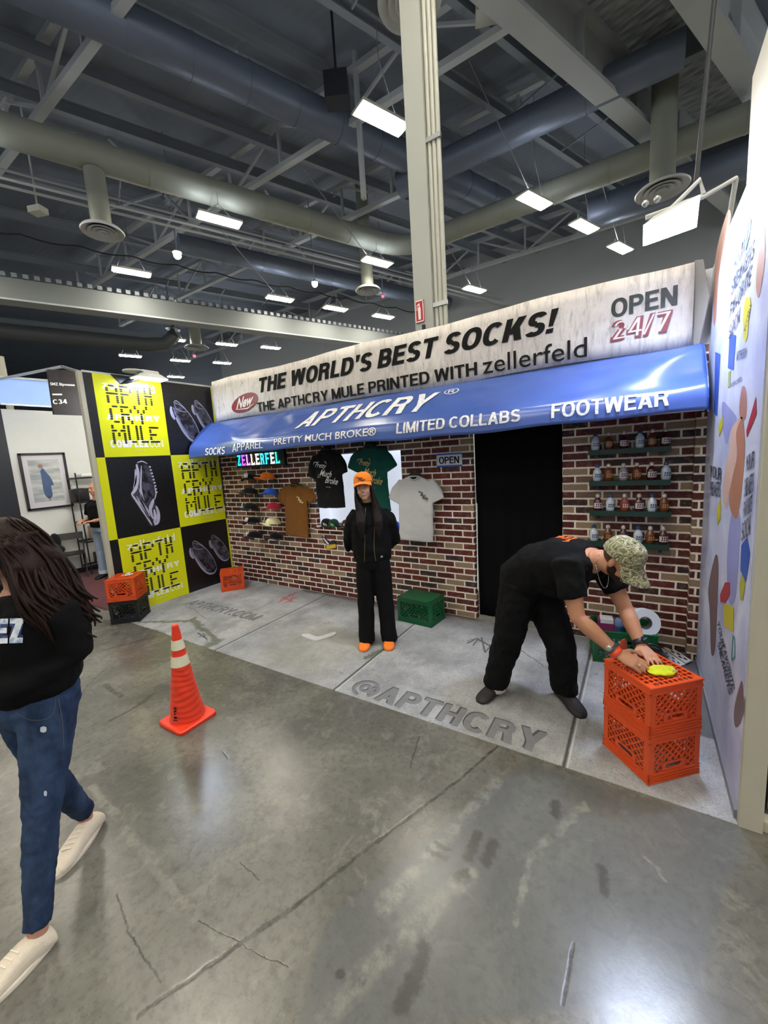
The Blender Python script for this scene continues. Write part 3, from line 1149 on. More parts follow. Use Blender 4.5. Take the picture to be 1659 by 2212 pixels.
def highbay(hang=2.42):
    t_ = thing('high_bay_lamp', 'x', 'ceiling lamp')
    d = Matrix.Rotation(R(67.26), 3, 'Z')
    mb = MB()
    mb.box((0, 0, 0.05), (1.06, 0.38, 0.05), d)
    mb.box((0, 0, 0.10), (0.5, 0.16, 0.06), d)
    mb.build('housing', HOUSING, t_)
    mb = MB()
    mb.box((0, 0, 0.012), (0.96, 0.30, 0.022), d)
    mb.build('lens', LENS, t_)
    mb = MB()
    for s in (-0.38, 0.38):
        q = d @ Vector((s, 0, 0))
        mb.box((q.x, q.y, 0.079), (0.20, 0.30, 0.006), d)
    mb.build('added_uplight', ADDED_UPLENS, t_)  # glow added on top of the housing to lift the dark roof
    mb = MB()
    for s in (-0.4, 0.4):
        q = d @ Vector((s, 0, 0))
        mb.tube([(q.x, q.y, 0.07), (0, 0, min(1.0, hang * .6)), (0, 0, hang)], 0.008, 5)
    mb.build('hanger', WIRE, t_)
    if hang > 2:
        mb = MB()
        q = d @ Vector((0, 0.75, 0))
        mb.bar((-q.x, -q.y, hang), (q.x, q.y, hang), 0.04, 0.04)
        mb.build('strut', STEEL_D, t_)
    return t_


lamp0, lamp_duct, lamp_low = highbay(), highbay(0.68), highbay(0.93)
VIS = [((825, 262), 'brightest large ceiling lamp just left of the column'), ((475, 478), 'bright ceiling lamp under the long duct at upper left'),
       ((285, 590), 'bright ceiling lamp farthest left, above the deep beam'), ((1155, 437), 'ceiling lamp right of the column, nearest and highest there'),
       ((1262, 492), 'ceiling lamp second in the row descending right of the column'), ((1340, 538), 'ceiling lamp third in the right row, nearest the flood lamp'),
       ((1025, 627), 'ceiling lamp low and just right of the column'), ((815, 568), 'ceiling lamp left of column above the white disc vent'),
       ((605, 647), 'ceiling lamp left end of the row of three over the deep beam'), ((725, 668), 'ceiling lamp middle of the row of three over the deep beam'),
       ((828, 685), 'ceiling lamp right end of the row of three over the deep beam'), ((375, 735), 'small distant ceiling lamp by the end of the dull duct'),
       ((490, 745), 'small distant ceiling lamp right of the far disc vent'), ((585, 752), 'small distant ceiling lamp nearest to the banner top left'),
       ((282, 770), 'small distant ceiling lamp left of the far group above yellow posters'), ((390, 780), 'small distant ceiling lamp in middle of the far lower row'),
       ((480, 785), 'small distant ceiling lamp right end of the far lower row'), ((380, 815), 'lowest distant ceiling lamp beside left flood lamp')]
used = []
for (px, py), lab in VIS:
    src = lamp_duct if (px, py) in ((475, 478), (815, 568)) else lamp_low if (px, py) in ((605, 647), (725, 668), (828, 685)) else lamp0
    o = src if src not in used else copy_tree(src)
    used.append(src)
    o.matrix_basis = Matrix.Translation(at_z(px, py, 8.0))
    tag(o, lab, 'ceiling lamp', 'high-bay lamps')
for v in (-13, -8.5, -4, 0.5, 2.4):  # assumed lamps out of view, continuing the hall grid for its light
    for y in (-10, -5.5, -1, 3.0, 7.3, 11.8):
        if v > 0 and y > 3.5:
            continue
        q = hall(0, v, 8.0) + Vector((CA, SA, 0)) * ((y - hall(0, v, 0).y) / SA)
        o = copy_tree(lamp0)
        o.matrix_basis = Matrix.Translation(q)
        tag(o, 'assumed ceiling lamp of the same hall grid behind the viewer', 'ceiling lamp', 'assumed high-bay lamps behind the viewer')
for v, y in ((2.2, 16.0), (2.2, 13.8), (-2.5, 16.0)):  # unseen lamps added beyond the banner to light the far wall
    q = hall(0, v, 8.0) + Vector((CA, SA, 0)) * ((y - hall(0, v, 0).y) / SA)
    o = copy_tree(lamp0)
    o.matrix_basis = Matrix.Translation(q)
    tag(o, 'added ceiling lamp of the same hall grid hidden behind the banner', 'ceiling lamp', 'added high-bay lamps beyond the banner')
for v, y in ((6.7, 2.8), (6.7, -1.7), (11.3, 2.8), (11.3, -1.7), (15.3, 2.8), (15.3, -1.7), (15.3, -6), (11.3, -6), (6.7, -6)):  # more assumed lamps of the grid, out of view behind the viewer
    q = hall(0, v, 8.0) + Vector((CA, SA, 0)) * ((y - hall(0, v, 0).y) / SA)
    o = copy_tree(lamp_duct if v == 11.3 else lamp0)
    o.matrix_basis = Matrix.Translation(q)
    tag(o, 'assumed ceiling lamp of the same hall grid behind the viewer', 'ceiling lamp', 'assumed high-bay lamps behind the viewer')

# long slanted suspension wires
for (a, za), (b, zb), lab in ((((1013, 130), 10.4), ((1150, 425), 8.1), 'thin slanting wire above the lamp right of the column'),
                              (((1290, 360), 9.4), ((1338, 530), 8.1), 'thin slanting wire above the third right lamp'),
                              (((655, 365), 9.4), ((800, 560), 8.1), 'thin slanting wire above the lamp left of the column'),
                              (((480, 500), 8.2), ((600, 640), 8.1), 'thin slanting wire between two left lamps'),
                              (((960, 520), 8.7), ((1020, 620), 8.1), 'thin slanting wire above the low lamp right of column')):
    mb = MB()
    mb.tube([at_z(*a, za), at_z(*b, zb)], 0.012, 5)
    tag(mb.build('suspension_wire', WIRE), lab, 'wire')
# dark hanging chain at right and small rods
mb = MB()
mb.tube([at_y(1543, 0, 6.0), at_y(1503, 400, 6.0)], 0.022, 8)
tag(mb.build('hanging_chain', solid('dark_chain', '#2b2f36', 0.5)), 'dark vertical hoist chain at upper right', 'chain')
lad = thing('ladder_rail', 'pale bent access ladder rails in the top right corner', 'ladder', at_z(1560, 40, 10.3))
mb = MB()
for dx in (0, 18):
    mb.tube([at_z(1540 + dx, -40, 10.4), at_z(1545 + dx, 10, 10.2), at_z(1560 + dx, 45, 9.6), at_z(1590 + dx, 110, 9.8), at_z(1640 + dx, 170, 9.9)], 0.035, 8)
mb.build('rail', ALU, lad, smooth=60)
mb = MB()
for a, b in (((1548, 20), (1566, 18)), ((1560, 48), (1578, 46)), ((1590, 108), (1608, 106))):
    mb.tube([at_z(*a, 9.9), at_z(*b, 9.9)], 0.03, 6)
mb.build('rung', ALU, lad, smooth=60)

# ---- disc diffusers on drop ducts
DISC = solid('diffuser_white', '#c9cbcd', 0.4, var=0.03)
DARKGAP = solid('diffuser_gap', '#3b3d40', 0.6)


def diffuser(px, py, z, r, top, lab):
    c = at_z(px, py, z)
    d = thing('disc_diffuser', lab, 'air vent', c)
    mb = MB()
    mb.tube([c + Vector((0, 0, 0.05)), c + Vector((0, 0, top - z))], r * 0.47, 18)
    mb.build('drop_duct', DUCT, d, smooth=60)
    mb = MB()
    mb.lathe([(r * 0.45, 0.14), (r * 0.9, 0.05), (r, 0.0), (r * 0.97, -0.03), (r * 0.72, 0.02), (r * 0.45, 0.06)], c, 32)
    mb.build('outer_dish', DISC, d, smooth=50)
    mb = MB()
    for k, (a, zz) in enumerate(((0.68, -0.01), (0.46, -0.02), (0.24, -0.03))):
        mb.lathe([(r * a * 0.86, zz + 0.03), (r * a, zz), (r * a * 0.98, zz - 0.02), (r * a * 0.7, zz + 0.02)], c, 28)
    mb.build('cone_rings', DISC, d, smooth=50)
    mb = MB()
    mb.lathe([(0.01, 0.035), (r * 0.8, 0.035), (r * 0.8, 0.045), (0.01, 0.045)], c, 28)
    mb.build('throat', DARKGAP, d, smooth=50)


diffuser(222, 500, 7.26, 0.43, 8.5, 'large white disc vent on a drop duct at left')
diffuser(795, 627, 7.6, 0.44, 11.19, 'white disc vent left of the column beneath a lamp')
diffuser(425, 751, 7.6, 0.55, 9.0, 'small distant white disc vent among the far lamps')
diffuser(885, 3, 8.2, 0.46, 9.4, 'white disc vent cut by top edge behind the column')
diffuser(1430, 410, 7.6, 0.55, 10.46, 'white disc vent right above the flood lamp')

# small ceiling speakers / exit lamps
mb = MB()
q = at_z(728, 195, 9.7)
mb.box(q, (0.5, 0.4, 0.5), Matrix.Rotation(0.5, 3, 'Z'))
mb.tube([q, Vector((q.x, q.y, 11.21))], 0.03, 6)
tag(mb.build('hanging_speaker', solid('speaker_black', '#20222a', 0.6)), 'dark box speaker under the roof left of the column', 'speaker')
for (px, py, z, s), lab in (((1057, 22, 10.0, 0.5), 'pale square box on the roof right of the column top'), ((82, 455, 8.3, 0.34), 'small pale fitting on a pipe at far left')):
    mb = MB()
    mb.box(at_z(px, py, z), (s, s * 0.7, s * 0.4), Matrix.Rotation(0.4, 3, 'Z'))
    q = at_z(px, py, z)
    mb.tube([q, Vector((q.x, q.y, 11.21))], 0.02, 6)
    tag(mb.build('ceiling_box', HOUSING), lab, 'ceiling fitting')
rt = NT('red_lamp')
rt.set(Emission_Color=(1, 0.05, 0.08, 1), Emission_Strength=6.0, Base_Color=(0.5, 0, 0, 1))
yt = NT('warm_bulb')
yt.set(Emission_Color=(1, 0.86, 0.55, 1), Emission_Strength=40.0)
for (px, py, z, rr, mt), lab in (((827, 640, 8.0, 0.055, rt.m), 'tiny red pilot light right of the disc vent'), ((420, 769, 8.0, 0.08, rt.m), 'tiny red pilot light among the far lamps'),
                                 ((383, 551, 8.0, 0.11, yt.m), 'small round warm bulb on a rail at left'), ((680, 614, 8.0, 0.10, yt.m), 'small round warm bulb left of the disc vent')):
    q = at_z(px, py, z)
    b_ = thing('pilot_light', lab, 'lamp', q)
    mb = MB()
    mb.ball(q, rr, 10, 7)
    mb.build('bulb', mt, b_, smooth=180)
    mb = MB()
    mb.tube([q + Vector((0, 0, rr)), Vector((q.x, q.y, 11.21))], 0.02, 6)
    mb.lathe([(rr * 1.2, rr * 0.6), (rr * 0.5, rr * 1.4)], q, 10)
    mb.build('stem', STEEL_D, b_)

# ================================================================== BANNER, AWNING, PRINTS
BLACKINK = solid('black_ink', '#0b0b0b', 0.65, var=0.25, vscale=14, spec=0.2)
t = NT('dirty_white_vinyl')
p = t.pos()
base = t.ramp(t.noise(p, 1.4, 7, 0.65), [(0.3, '#c0b9b1'), (0.62, '#e6dfd8')])
st = t.n('ShaderNodeMapping')
t.put(st.inputs[0], p)
st.inputs['Scale'].default_value = (3.5, 1, 0.7)
st.inputs['Rotation'].default_value = (0, R(25), 0)
streak = t.ramp(t.noise(st.outputs[0], 6, 6, 0.75, 0.6), [(0.50, 0.0), (0.68, 1.0)])
t.set(Base_Color=t.mix(t.math('MULTIPLY', streak, 0.55), base, lin('#6f655c')), Roughness=0.5, Specular_IOR_Level=0.35)
DIRTYWHITE = t.m

BX0, BX1, BZ0, BZ1 = -5.565, 0.318, 2.535, 3.135
ban = thing('banner_sign', 'long dirty white banner advertising socks above the blue awning', 'banner', (-2.6, 4.0, BZ0))


def banf(u, v):
    return (BX0 + (BX1 - BX0) * u, 4.005 - 0.018 * math.sin(v * math.pi) + 0.006 * math.sin(u * 60) * v, BZ0 + (BZ1 - BZ0) * v + 0.012 * math.sin(u * 17))


mb = MB()
mb.sheet(banf, 90, 6)
o = mb.build('vinyl_face', DIRTYWHITE, ban, smooth=180)
bake(o, [('SOLIDIFY', dict(thickness=0.008))])
mb = MB()     # folded right end
q = [at_y(1503, 562, 4.0), at_y(1519, 560, 3.93), at_y(1534, 640, 3.86), at_y(1511, 748, 3.98), at_y(1500, 752, 4.0)]
mb.add(q, [(0, 1, 2, 3, 4)])
o = mb.build('folded_end', solid('grey_vinyl_back', '#8f8a83', 0.6), ban)
bake(o, [('SOLIDIFY', dict(thickness=0.006))])
for p_ in o.data.polygons:
    p_.use_smooth = False


def on_banner(name, s, bl, br, tr, mat_, bold, shear, space=1.0, y=3.975):
    """lettering read off the photo: bottom-left, bottom-right and top-right of the word"""
    a, b, c = at_y(*bl, y), at_y(*br, y), at_y(*tr, y)
    mb = MB()
    z0 = (a.z + b.z) / 2
    letters(mb, s, (a.x, y, z0), (b.x - a.x, 0, 0), (0, 0, c.z - z0), bold, shear, 0.001, space)
    return mb.build(name, mat_, ban)


on_banner('headline_lettering', "THE WORLD'S BEST SOCKS!", (562, 849), (1208, 716), (1216, 662), BLACKINK, 0.034, 0.22)
on_banner('subline_lettering', 'THE APTHCRY MULE PRINTED WITH', (557, 893), (1031, 807), (1031, 781), BLACKINK, 0.022, 0.0)
on_banner('thin_lettering', 'zellerfeld', (1043, 807), (1268, 773), (1268, 727), BLACKINK, 0.002, 0.0)
on_banner('open_lettering', 'OPEN', (1320, 690), (1463, 656), (1466, 614), solid('green_black_ink', '#1d221c', 0.55, var=0.4, vscale=10), 0.026, 0.0)
on_banner('hours_outline', '24/7', (1318, 741), (1452, 714), (1454, 667), solid('red_outline_ink', '#7a2a30', 0.5), 0.044, 0.08)
on_banner('hours_fill', '24/7', (1324, 735), (1448, 712), (1450, 670), solid('pale_ink', '#cfc4bb', 0.5), 0.002, 0.08, y=3.972)
mb = MB()
ec, ea, eb2 = at_y(528, 870, 3.975), at_y(551, 851, 3.975), at_y(523, 855, 3.975)
EW = 0.29
for k, (rx, rz_, yy) in enumerate(((EW, 0.125, 3.975),)):
    ring = []
    for i in range(40):
        a = 2 * math.pi * i / 40
        ring.append((math.cos(a), math.sin(a)))
    mb.prism(ring, 0.001, lambda x, y, d: (ec.x + x * rx + y * 0.05, yy - d, ec.z + y * rz_ + x * 0.02))
mb.build('red_oval', solid('oval_red', '#7f1e22', 0.45), ban)
mb = MB()
letters(mb, 'New', (ec.x - 0.19, 3.972, ec.z - 0.075), (0.38, 0, 0.03), (0.03, 0, 0.15), 0.03, 0.45, 0.002)
ribbon(mb, [(-0.2, -0.075), (0.05, -0.085), (0.19, -0.04)], [0.004, 0.016, 0.004], lambda x, y: (ec.x + x, 3.971, ec.z + y))
mb.build('oval_lettering', solid('oval_white', '#e6ddd6', 0.45), ban)

# ---- awning of blue vinyl
t = NT('blue_vinyl')
p = t.pos()
t.set(Base_Color=t.mix(t.noise(p, 2.2, 4), lin('#31488c'), lin('#4a66a8')), Roughness=0.24, Specular_IOR_Level=0.7)
BLUEV = t.m
APROF = [(4.03, 2.54), (3.93, 2.525), (3.82, 2.46), (3.70, 2.355), (3.60, 2.25), (3.535, 2.165), (3.508, 2.10), (3.50, 2.0)]
AL = [0.0]
for a, b in zip(APROF, APROF[1:]):
    AL.append(AL[-1] + math.hypot(b[0] - a[0], b[1] - a[1]))
AX0, AX1 = -5.60, 0.385


def aprof(tt):
    s = min(max(tt, 0), 1) * AL[-1]
    for i in range(len(AL) - 1):
        if s <= AL[i + 1] + 1e-9:
            u = (s - AL[i]) / (AL[i + 1] - AL[i])
            return APROF[i][0] + (APROF[i + 1][0] - APROF[i][0]) * u, APROF[i][1] + (APROF[i + 1][1] - APROF[i][1]) * u
    return APROF[-1]


def awn(x, tt, lift=0.0):
    y, z = aprof(tt)
    y2, z2 = aprof(min(1, tt + 0.02))
    y1, z1 = aprof(max(0, tt - 0.02))
    ty, tz = y2 - y1, z2 - z1
    ln = math.hypot(ty, tz) or 1
    ny, nz = tz / ln, -ty / ln              # outward (towards the aisle)
    if ny > 0 and nz < 0:
        ny, nz = -ny, -nz
    body = math.sin(math.pi * min(1, tt / 0.8)) if tt < 0.8 else 0.0
    e = 0.026 * math.exp(-((x - AX1) / 0.55) ** 2) * math.sin(9 * tt + 7 * (x - AX1)) * body
    e += 0.030 * math.exp(-((x + 3.9) / 0.45) ** 2) * math.sin(5.0 * (x + 3.9) + 6 * tt) * body
    e += 0.010 * body * math.sin(2.3 * x + 0.5) + 0.004 * body * math.sin(6.1 * x + 5 * tt)
    e += 0.012 * (noise.noise(Vector((x * 2.2, tt * 2.5, 3))) - 0.0) * body
    e += 0.020 * math.exp(-((x + 4.75) / 0.35) ** 2) * math.sin(8 * (x + 4.75) - 7 * tt) * body
    e += 0.010 * abs(noise.noise(Vector((x * 3.1 + tt * 2, tt * 4.0 - x, 7)))) * body
    e -= 0.034 * body
    hem = 0.012 * math.sin(1.7 * x + 1) * max(0, (tt - 0.8) / 0.2) + 0.006 * math.sin(7 * x) * max(0, (tt - 0.8) / 0.2)
    return Vector((x, y + ny * (e + lift), z + nz * (e + lift) + hem))


an = thing('awning', 'blue vinyl awning with white lettering over the brick shop front', 'awning', (-2.6, 3.8, 2.0))
mb = MB()
mb.sheet(lambda u, v: awn(AX0 + (AX1 - AX0) * u, v), 260, 30)
o = mb.build('awning_skin', BLUEV, an, smooth=180)
bake(o, [('SOLIDIFY', dict(thickness=0.006, offset=-1.0))])
mb = MB()     # side cheek at the left
ch = [(APROF[i][0], APROF[i][1]) for i in range(len(APROF))] + [(4.03, 2.02)]
mb.prism(ch, 0.006, lambda x, y, d: (AX0 + d, x, y))
mb.prism(ch, 0.006, lambda x, y, d: (AX1 - d, x, y))
mb.build('side_cheek', BLUEV, an)
mb = MB()     # frame tubes behind
mb.tube([(AX0 + 0.02, 3.525, 2.02), (AX1 - 0.02, 3.525, 2.02)], 0.012, 8)
for x in (AX0 + 0.05, -2.6, AX1 - 0.05):
    mb.tube([(x, 3.53, 2.02), (x, 4.04, 2.05)], 0.012, 8)
mb.build('frame_tube', ALU, an, smooth=60)
t = NT('worn_white_print')
p = t.pos()
t.set(Base_Color=t.mix(t.ramp(t.noise(p, 45, 5, 0.7), [(0.38, 0.0), (0.55, 1.0)]), lin('#b9bfd0'), lin('#eceae4')), Roughness=0.45)
WORN = t.m


def on_awning(name, s, x0, x1, tb, tt, bold, shear, tb2=None):
    tb2 = tb if tb2 is None else tb2
    raw = MB()
    letters(raw, s, (0, 0, 0), (1, 0, 0), (0, 1, 0), bold, shear, 0.0)
    sc = x1 - x0
    raw.v = [Vector((p.x * sc, p.y * (tb - tt), p.z)) for p in raw.v]
    fine = refine(raw, 0.06)
    fine.v = [awn(x0 + p.x, tb - p.y, 0.007 + p.z) for p in fine.v]
    return fine.build(name, WORN, an)


on_awning('brand_lettering', 'APTHCRY', -3.56, -1.70, 0.64, 0.27, 0.024, 0.25)
on_awning('registered_mark', '®', -1.66, -1.50, 0.36, 0.24, 0.0, 0.0)
on_awning('valance_lettering', 'SOCKS', -5.20, -4.75, 0.975, 0.86, 0.022, 0.18)
on_awning('valance_lettering', 'APPAREL', -4.60, -4.00, 0.955, 0.835, 0.018, 0.0)
on_awning('valance_lettering', 'PRETTY MUCH BROKE®', -3.80, -2.29, 0.93, 0.82, 0.018, 0.0)
on_awning('valance_lettering', 'LIMITED COLLABS', -2.05, -0.845, 0.925, 0.80, 0.022, 0.0)
on_awning('valance_lettering', 'FOOTWEAR', -0.605, 0.165, 0.935, 0.785, 0.022, 0.0)

# ---- posters on the left wall
YELLOW = solid('poster_yellow', '#d8dc12', 0.35, var=0.05, vscale=2, spec=0.4)
PBLACK = solid('poster_black', '#08090c', 0.35, var=0.3, vscale=2)
PWHITE = solid('poster_white', '#f0f1ea', 0.4, var=0.03)
PINK = solid('poster_ink', '#08080a', 0.4)
PX = XL + 0.006
FONT5 = {'A': ['.##.', '#..#', '####', '#..#', '#..#'], 'P': ['###.', '#..#', '###.', '#...', '#...'], 'T': ['###', '.#.', '.#.', '.#.', '.#.'], 'H': ['#.#', '#.#', '###', '#.#', '#.#'],
         'C': ['.##', '#..', '#..', '#..', '.##'], 'R': ['###.', '#..#', '###.', '#.#.', '#..#'], 'Y': ['#...#', '.#.#.', '..#..', '..#..', '..#..'], 'M': ['#...#', '##.##', '#.#.#', '#...#', '#...#'],
         'U': ['#..#', '#..#', '#..#', '#..#', '.##.'], 'L': ['#..', '#..', '#..', '#..', '###'], 'E': ['####', '#...', '###.', '#...', '####']}


def dot_word(mb, s, x0, y0, cw_, chh, fn, dy_mult=1.0):
    x = x0
    for ch_ in s:
        rows = FONT5[ch_]
        for r_, row in enumerate(rows):
            i = 0
            while i < len(row):
                if row[i] == '#':
                    j = i
                    while j + 1 < len(row) and row[j + 1] == '#':
                        j += 1
                    for sub in ((0.0, 0.5) if i == j else (0.25,)):
                        yc = y0 - (r_ + sub) * chh
                        rx, ry = cw_ * 0.50, chh * 0.235
                        xa, xb = x + i * cw_, x + j * cw_
                        pl = [(xa + rx * math.cos(a), yc + ry * math.sin(a)) for a in [math.pi / 2 + math.pi * k / 6 for k in range(7)]]
                        pl += [(xb + rx * math.cos(a), yc + ry * math.sin(a)) for a in [-math.pi / 2 + math.pi * k / 6 for k in range(7)]]
                        mb.add([fn(*q) for q in pl], [tuple(range(len(pl)))])
                    i = j + 1
                else:
                    i += 1
        x += (len(rows[0]) + 0.55) * cw_


def poster(y0, y1, z0, z1, kind, lab):
    """y runs towards the back wall = to the right in the photo"""
    nm = 'yellow' if kind == 'y' else 'black'
    o_ = thing('wall_poster', lab, 'poster', (XL, (y0 + y1) / 2, z0))
    mb = MB()
    mb.span((XL + 0.0005, y0, z0), (PX, y1, z1))
    mb.build('printed_sheet', YELLOW if kind == 'y' else PBLACK, o_)
    W_, H_ = y1 - y0, z1 - z0
    f = lambda k: (lambda x, y: (PX + 0.001 * k, y0 + x * W_, z0 + y * H_))
    if kind == 'y':
        a, b = MB(), MB()
        F = f(1)
        letters(a, 'zellerfeld', None, None, None, 0.006, 0, fn=lambda x, y: F(0.10 + 0.78 * x, 0.83 + 0.105 * y))
        letters(a, 'APTHCRY', None, None, None, 0.034, 0, fn=lambda x, y: F(0.10 + 0.80 * x, 0.455 + 0.075 * y))
        letters(a, 'COMPLEX', None, None, None, 0.045, 0, fn=lambda x, y: F(0.10 + 0.56 * x, 0.115 + 0.095 * y))
        letters(a, 'CON', None, None, None, 0.004, 0, fn=lambda x, y: F(0.68 + 0.22 * x, 0.115 + 0.095 * y))
        letters(a, 'complexcon', None, None, None, 0.01, 0, fn=lambda x, y: F(0.43 + 0.18 * x, 0.073 + 0.012 * y))
        a.build('white_lettering', PWHITE, o_)
        F = f(2)
        dot_word(b, 'APTH', 0.165, 0.885, 0.0435, 0.047, F)
        dot_word(b, 'CRY', 0.175, 0.635, 0.0435, 0.047, F)
        dot_word(b, 'MULE', 0.165, 0.385, 0.0405, 0.047, F)
        b.build('dotted_lettering', PINK, o_)
    else:
        d = MB()
        F = f(1)
        for i in range(9):
            for j in range(9):
                x, y = 0.06 + i * 0.107 + 0.02 * (j % 2), 0.06 + j * 0.11
                ribbon(d, [(x, y), (x + 0.03, y - 0.012)], 0.006, F)
        d.build('speck_pattern', solid('speck_grey', '#2a2d34', 0.5), o_)
        return o_, f
    return o_, f


Y0, YM, Y1, YS = 2.41, 3.25, 4.115, 2.312
Z1, Z2 = 1.005, 2.05
poster(Y0, YM, Z2, HW, 'y', 'yellow poster of dotted lettering at the top, under the left flood lamp')
poster(YM, Y1, Z1, Z2, 'y', 'yellow poster of dotted lettering in the middle row beside the bricks')
poster(Y0, YM, 0.0, Z1, 'y', 'yellow poster of dotted lettering at the bottom behind the stacked crates')
bt, fbt = poster(YM, Y1, Z2, HW, 'k', 'black poster showing clogs, top right, partly behind awning end')
bm_, fbm = poster(Y0, YM, Z1, Z2, 'k', 'black poster of one silver clog seen edge on, middle row')
bb, fbb = poster(YM, Y1, 0.0, Z1, 'k', 'black poster showing clogs, bottom right, behind the single orange crate')
LILAC = solid('clog_lilac', '#8f8fa6', 0.45, var=0.3, vscale=6)
LILAC_D = solid('clog_shadow', '#3a3a48', 0.45, var=0.3, vscale=6)


t = NT('clog_print')
p = t.pos()
t.set(Base_Color=t.ramp(t.noise(p, 9, 4, 0.6, 0.8), [(0.42, '#0b0b10'), (0.70, '#5b5a6e')]), Roughness=0.35)
CLOGFILL = t.m


def clog_pair(o_, f, gain):
    for k, (ox, oy, sc) in enumerate(((0.52, 0.62, 0.8), (0.14, 0.55, 1.0))):
        a, b = MB(), MB()
        F, G = f(1.5 + k), f(1.8 + k)
        T = lambda pts: [(ox + sc * x * 0.62, oy + sc * y * 0.62) for x, y in pts]
        sole = smooth_path([(0.0, 0.18), (0.03, 0.05), (0.12, -0.16), (0.25, -0.38), (0.42, -0.55), (0.60, -0.58), (0.70, -0.48)], 5)
        vamp = smooth_path([(0.05, 0.30), (0.22, 0.24), (0.42, 0.10), (0.58, -0.12), (0.68, -0.34), (0.70, -0.48)], 5)
        out = [(p.x, p.y) for p in sole] + [(p.x, p.y) for p in reversed(vamp)]
        b.add([F(*q) for q in T(out)], [tuple(range(len(out)))])
        b.build('clog_body', CLOGFILL, o_)
        for pts, wd in ((sole, 0.035), (vamp, 0.010), (smooth_path([(0.05, 0.30), (0.14, 0.33), (0.32, 0.20), (0.42, 0.10)], 5), 0.010),
                        (smooth_path([(0.06, 0.28), (0.10, 0.16), (0.26, 0.10), (0.42, 0.10)], 5), 0.008), (smooth_path([(0.10, 0.0), (0.20, -0.20), (0.36, -0.42), (0.52, -0.5)], 5), 0.008)):
            n = len(pts)
            ws = [wd * sc * gain * (0.45 + 0.75 * math.sin(math.pi * i / (n - 1))) for i in range(n)]
            ribbon(a, T([(p.x, p.y) for p in pts]), ws, G)
        hl = smooth_path([(0.0, 0.18), (-0.03, 0.10), (-0.01, 0.0), (0.05, -0.06)], 5)
        ribbon(a, T([(p.x, p.y) for p in hl]), 0.07 * sc * gain, G)
        a.build('clog_outline', LILAC, o_)


clog_pair(bt, fbt, 1.0)
clog_pair(bb, fbb, 0.8)
# single clog, upright
a, b = MB(), MB()
F, G, H3 = fbm(1.5), fbm(1.9), fbm(2.3)
out = smooth_path([(0.42, 0.86), (0.44, 0.92), (0.52, 0.93), (0.60, 0.90), (0.64, 0.78), (0.66, 0.62), (0.66, 0.50), (0.62, 0.40), (0.66, 0.30), (0.67, 0.20), (0.63, 0.11), (0.56, 0.08), (0.50, 0.10), (0.42, 0.26), (0.33, 0.42), (0.27, 0.52), (0.31, 0.56), (0.36, 0.62), (0.40, 0.76), (0.42, 0.86)], 4)
b.add([F(p.x, p.y) for p in out[:-1]], [tuple(range(len(out) - 1))])
b.build('clog_body', CLOGFILL, bm_)
for pts, wd in (([(0.43, 0.90), (0.43, 0.78), (0.39, 0.66), (0.35, 0.58), (0.29, 0.53)], 0.055), ([(0.29, 0.53), (0.36, 0.42), (0.45, 0.26), (0.53, 0.10)], 0.035),
                ([(0.50, 0.88), (0.47, 0.74), (0.44, 0.58), (0.46, 0.40), (0.52, 0.22)], 0.026), ([(0.63, 0.44), (0.58, 0.38), (0.54, 0.30), (0.56, 0.18)], 0.05),
                ([(0.64, 0.34), (0.66, 0.24), (0.63, 0.13), (0.57, 0.10)], 0.05), ([(0.44, 0.92), (0.52, 0.935), (0.60, 0.90)], 0.012), ([(0.66, 0.60), (0.665, 0.50), (0.62, 0.41)], 0.018), ([(0.40, 0.84), (0.38, 0.70), (0.33, 0.60)], 0.03), ([(0.36, 0.50), (0.42, 0.36), (0.50, 0.18)], 0.02), ([(0.60, 0.30), (0.60, 0.20), (0.57, 0.12)], 0.045), ([(0.41, 0.60), (0.45, 0.44), (0.52, 0.26)], 0.016)):
    sp_ = smooth_path(pts, 5)
    n = len(sp_)
    ribbon(a, [(p.x, p.y) for p in sp_], [wd * (0.4 + 0.7 * math.sin(math.pi * i / (n - 1))) for i in range(n)], G)
for i in range(9):
    y = 0.86 - i * 0.042
    ribbon(a, [(0.615 + 0.05 * math.sin(i / 9 * 1.5), y), (0.645 + 0.05 * math.sin(i / 9 * 1.5), y - 0.004)], 0.022, H3)
a.build('clog_outline', solid('clog_silver', '#b6b4cc', 0.4, var=0.35, vscale=8), bm_)
# narrow end strips of the same print
for i, (z0, z1, k) in enumerate(((Z2, HW, 'k'), (Z1, Z2, 'y'), (0.0, Z1, 'k'))):
    mb = MB()
    mb.span((XL + 0.0005, YS, z0), (PX, Y0, z1))
    tag(mb.build('poster_strip', YELLOW if k == 'y' else PBLACK), ['narrow black print strip at upper left edge of poster wall', 'narrow yellow print strip at left edge of poster wall', 'narrow black print strip at lower left edge of poster wall'][i], 'poster strip')
for i, (z0, z1, k) in enumerate(((Z2, HW, 'y'), (Z1, Z2, 'k'), (0.0, Z1, 'y'))):
    mb = MB()
    mb.span((XL + 0.0005, Y1, z0), (PX, YB - 0.001 if False else YB + 0.0, z1)) if Y1 < YB else mb.span((XL + 0.0005, YB - 0.028, z0), (PX + 0.001, YB - 0.001, z1))
    tag(mb.build('poster_strip', YELLOW if k == 'y' else solid('strip_grey', '#3a3b44', 0.4)), ['narrow yellow print strip where poster wall meets white banner', 'narrow dark print strip where poster wall meets upper bricks', 'narrow yellow print strip where poster wall meets lower bricks'][i], 'poster strip')

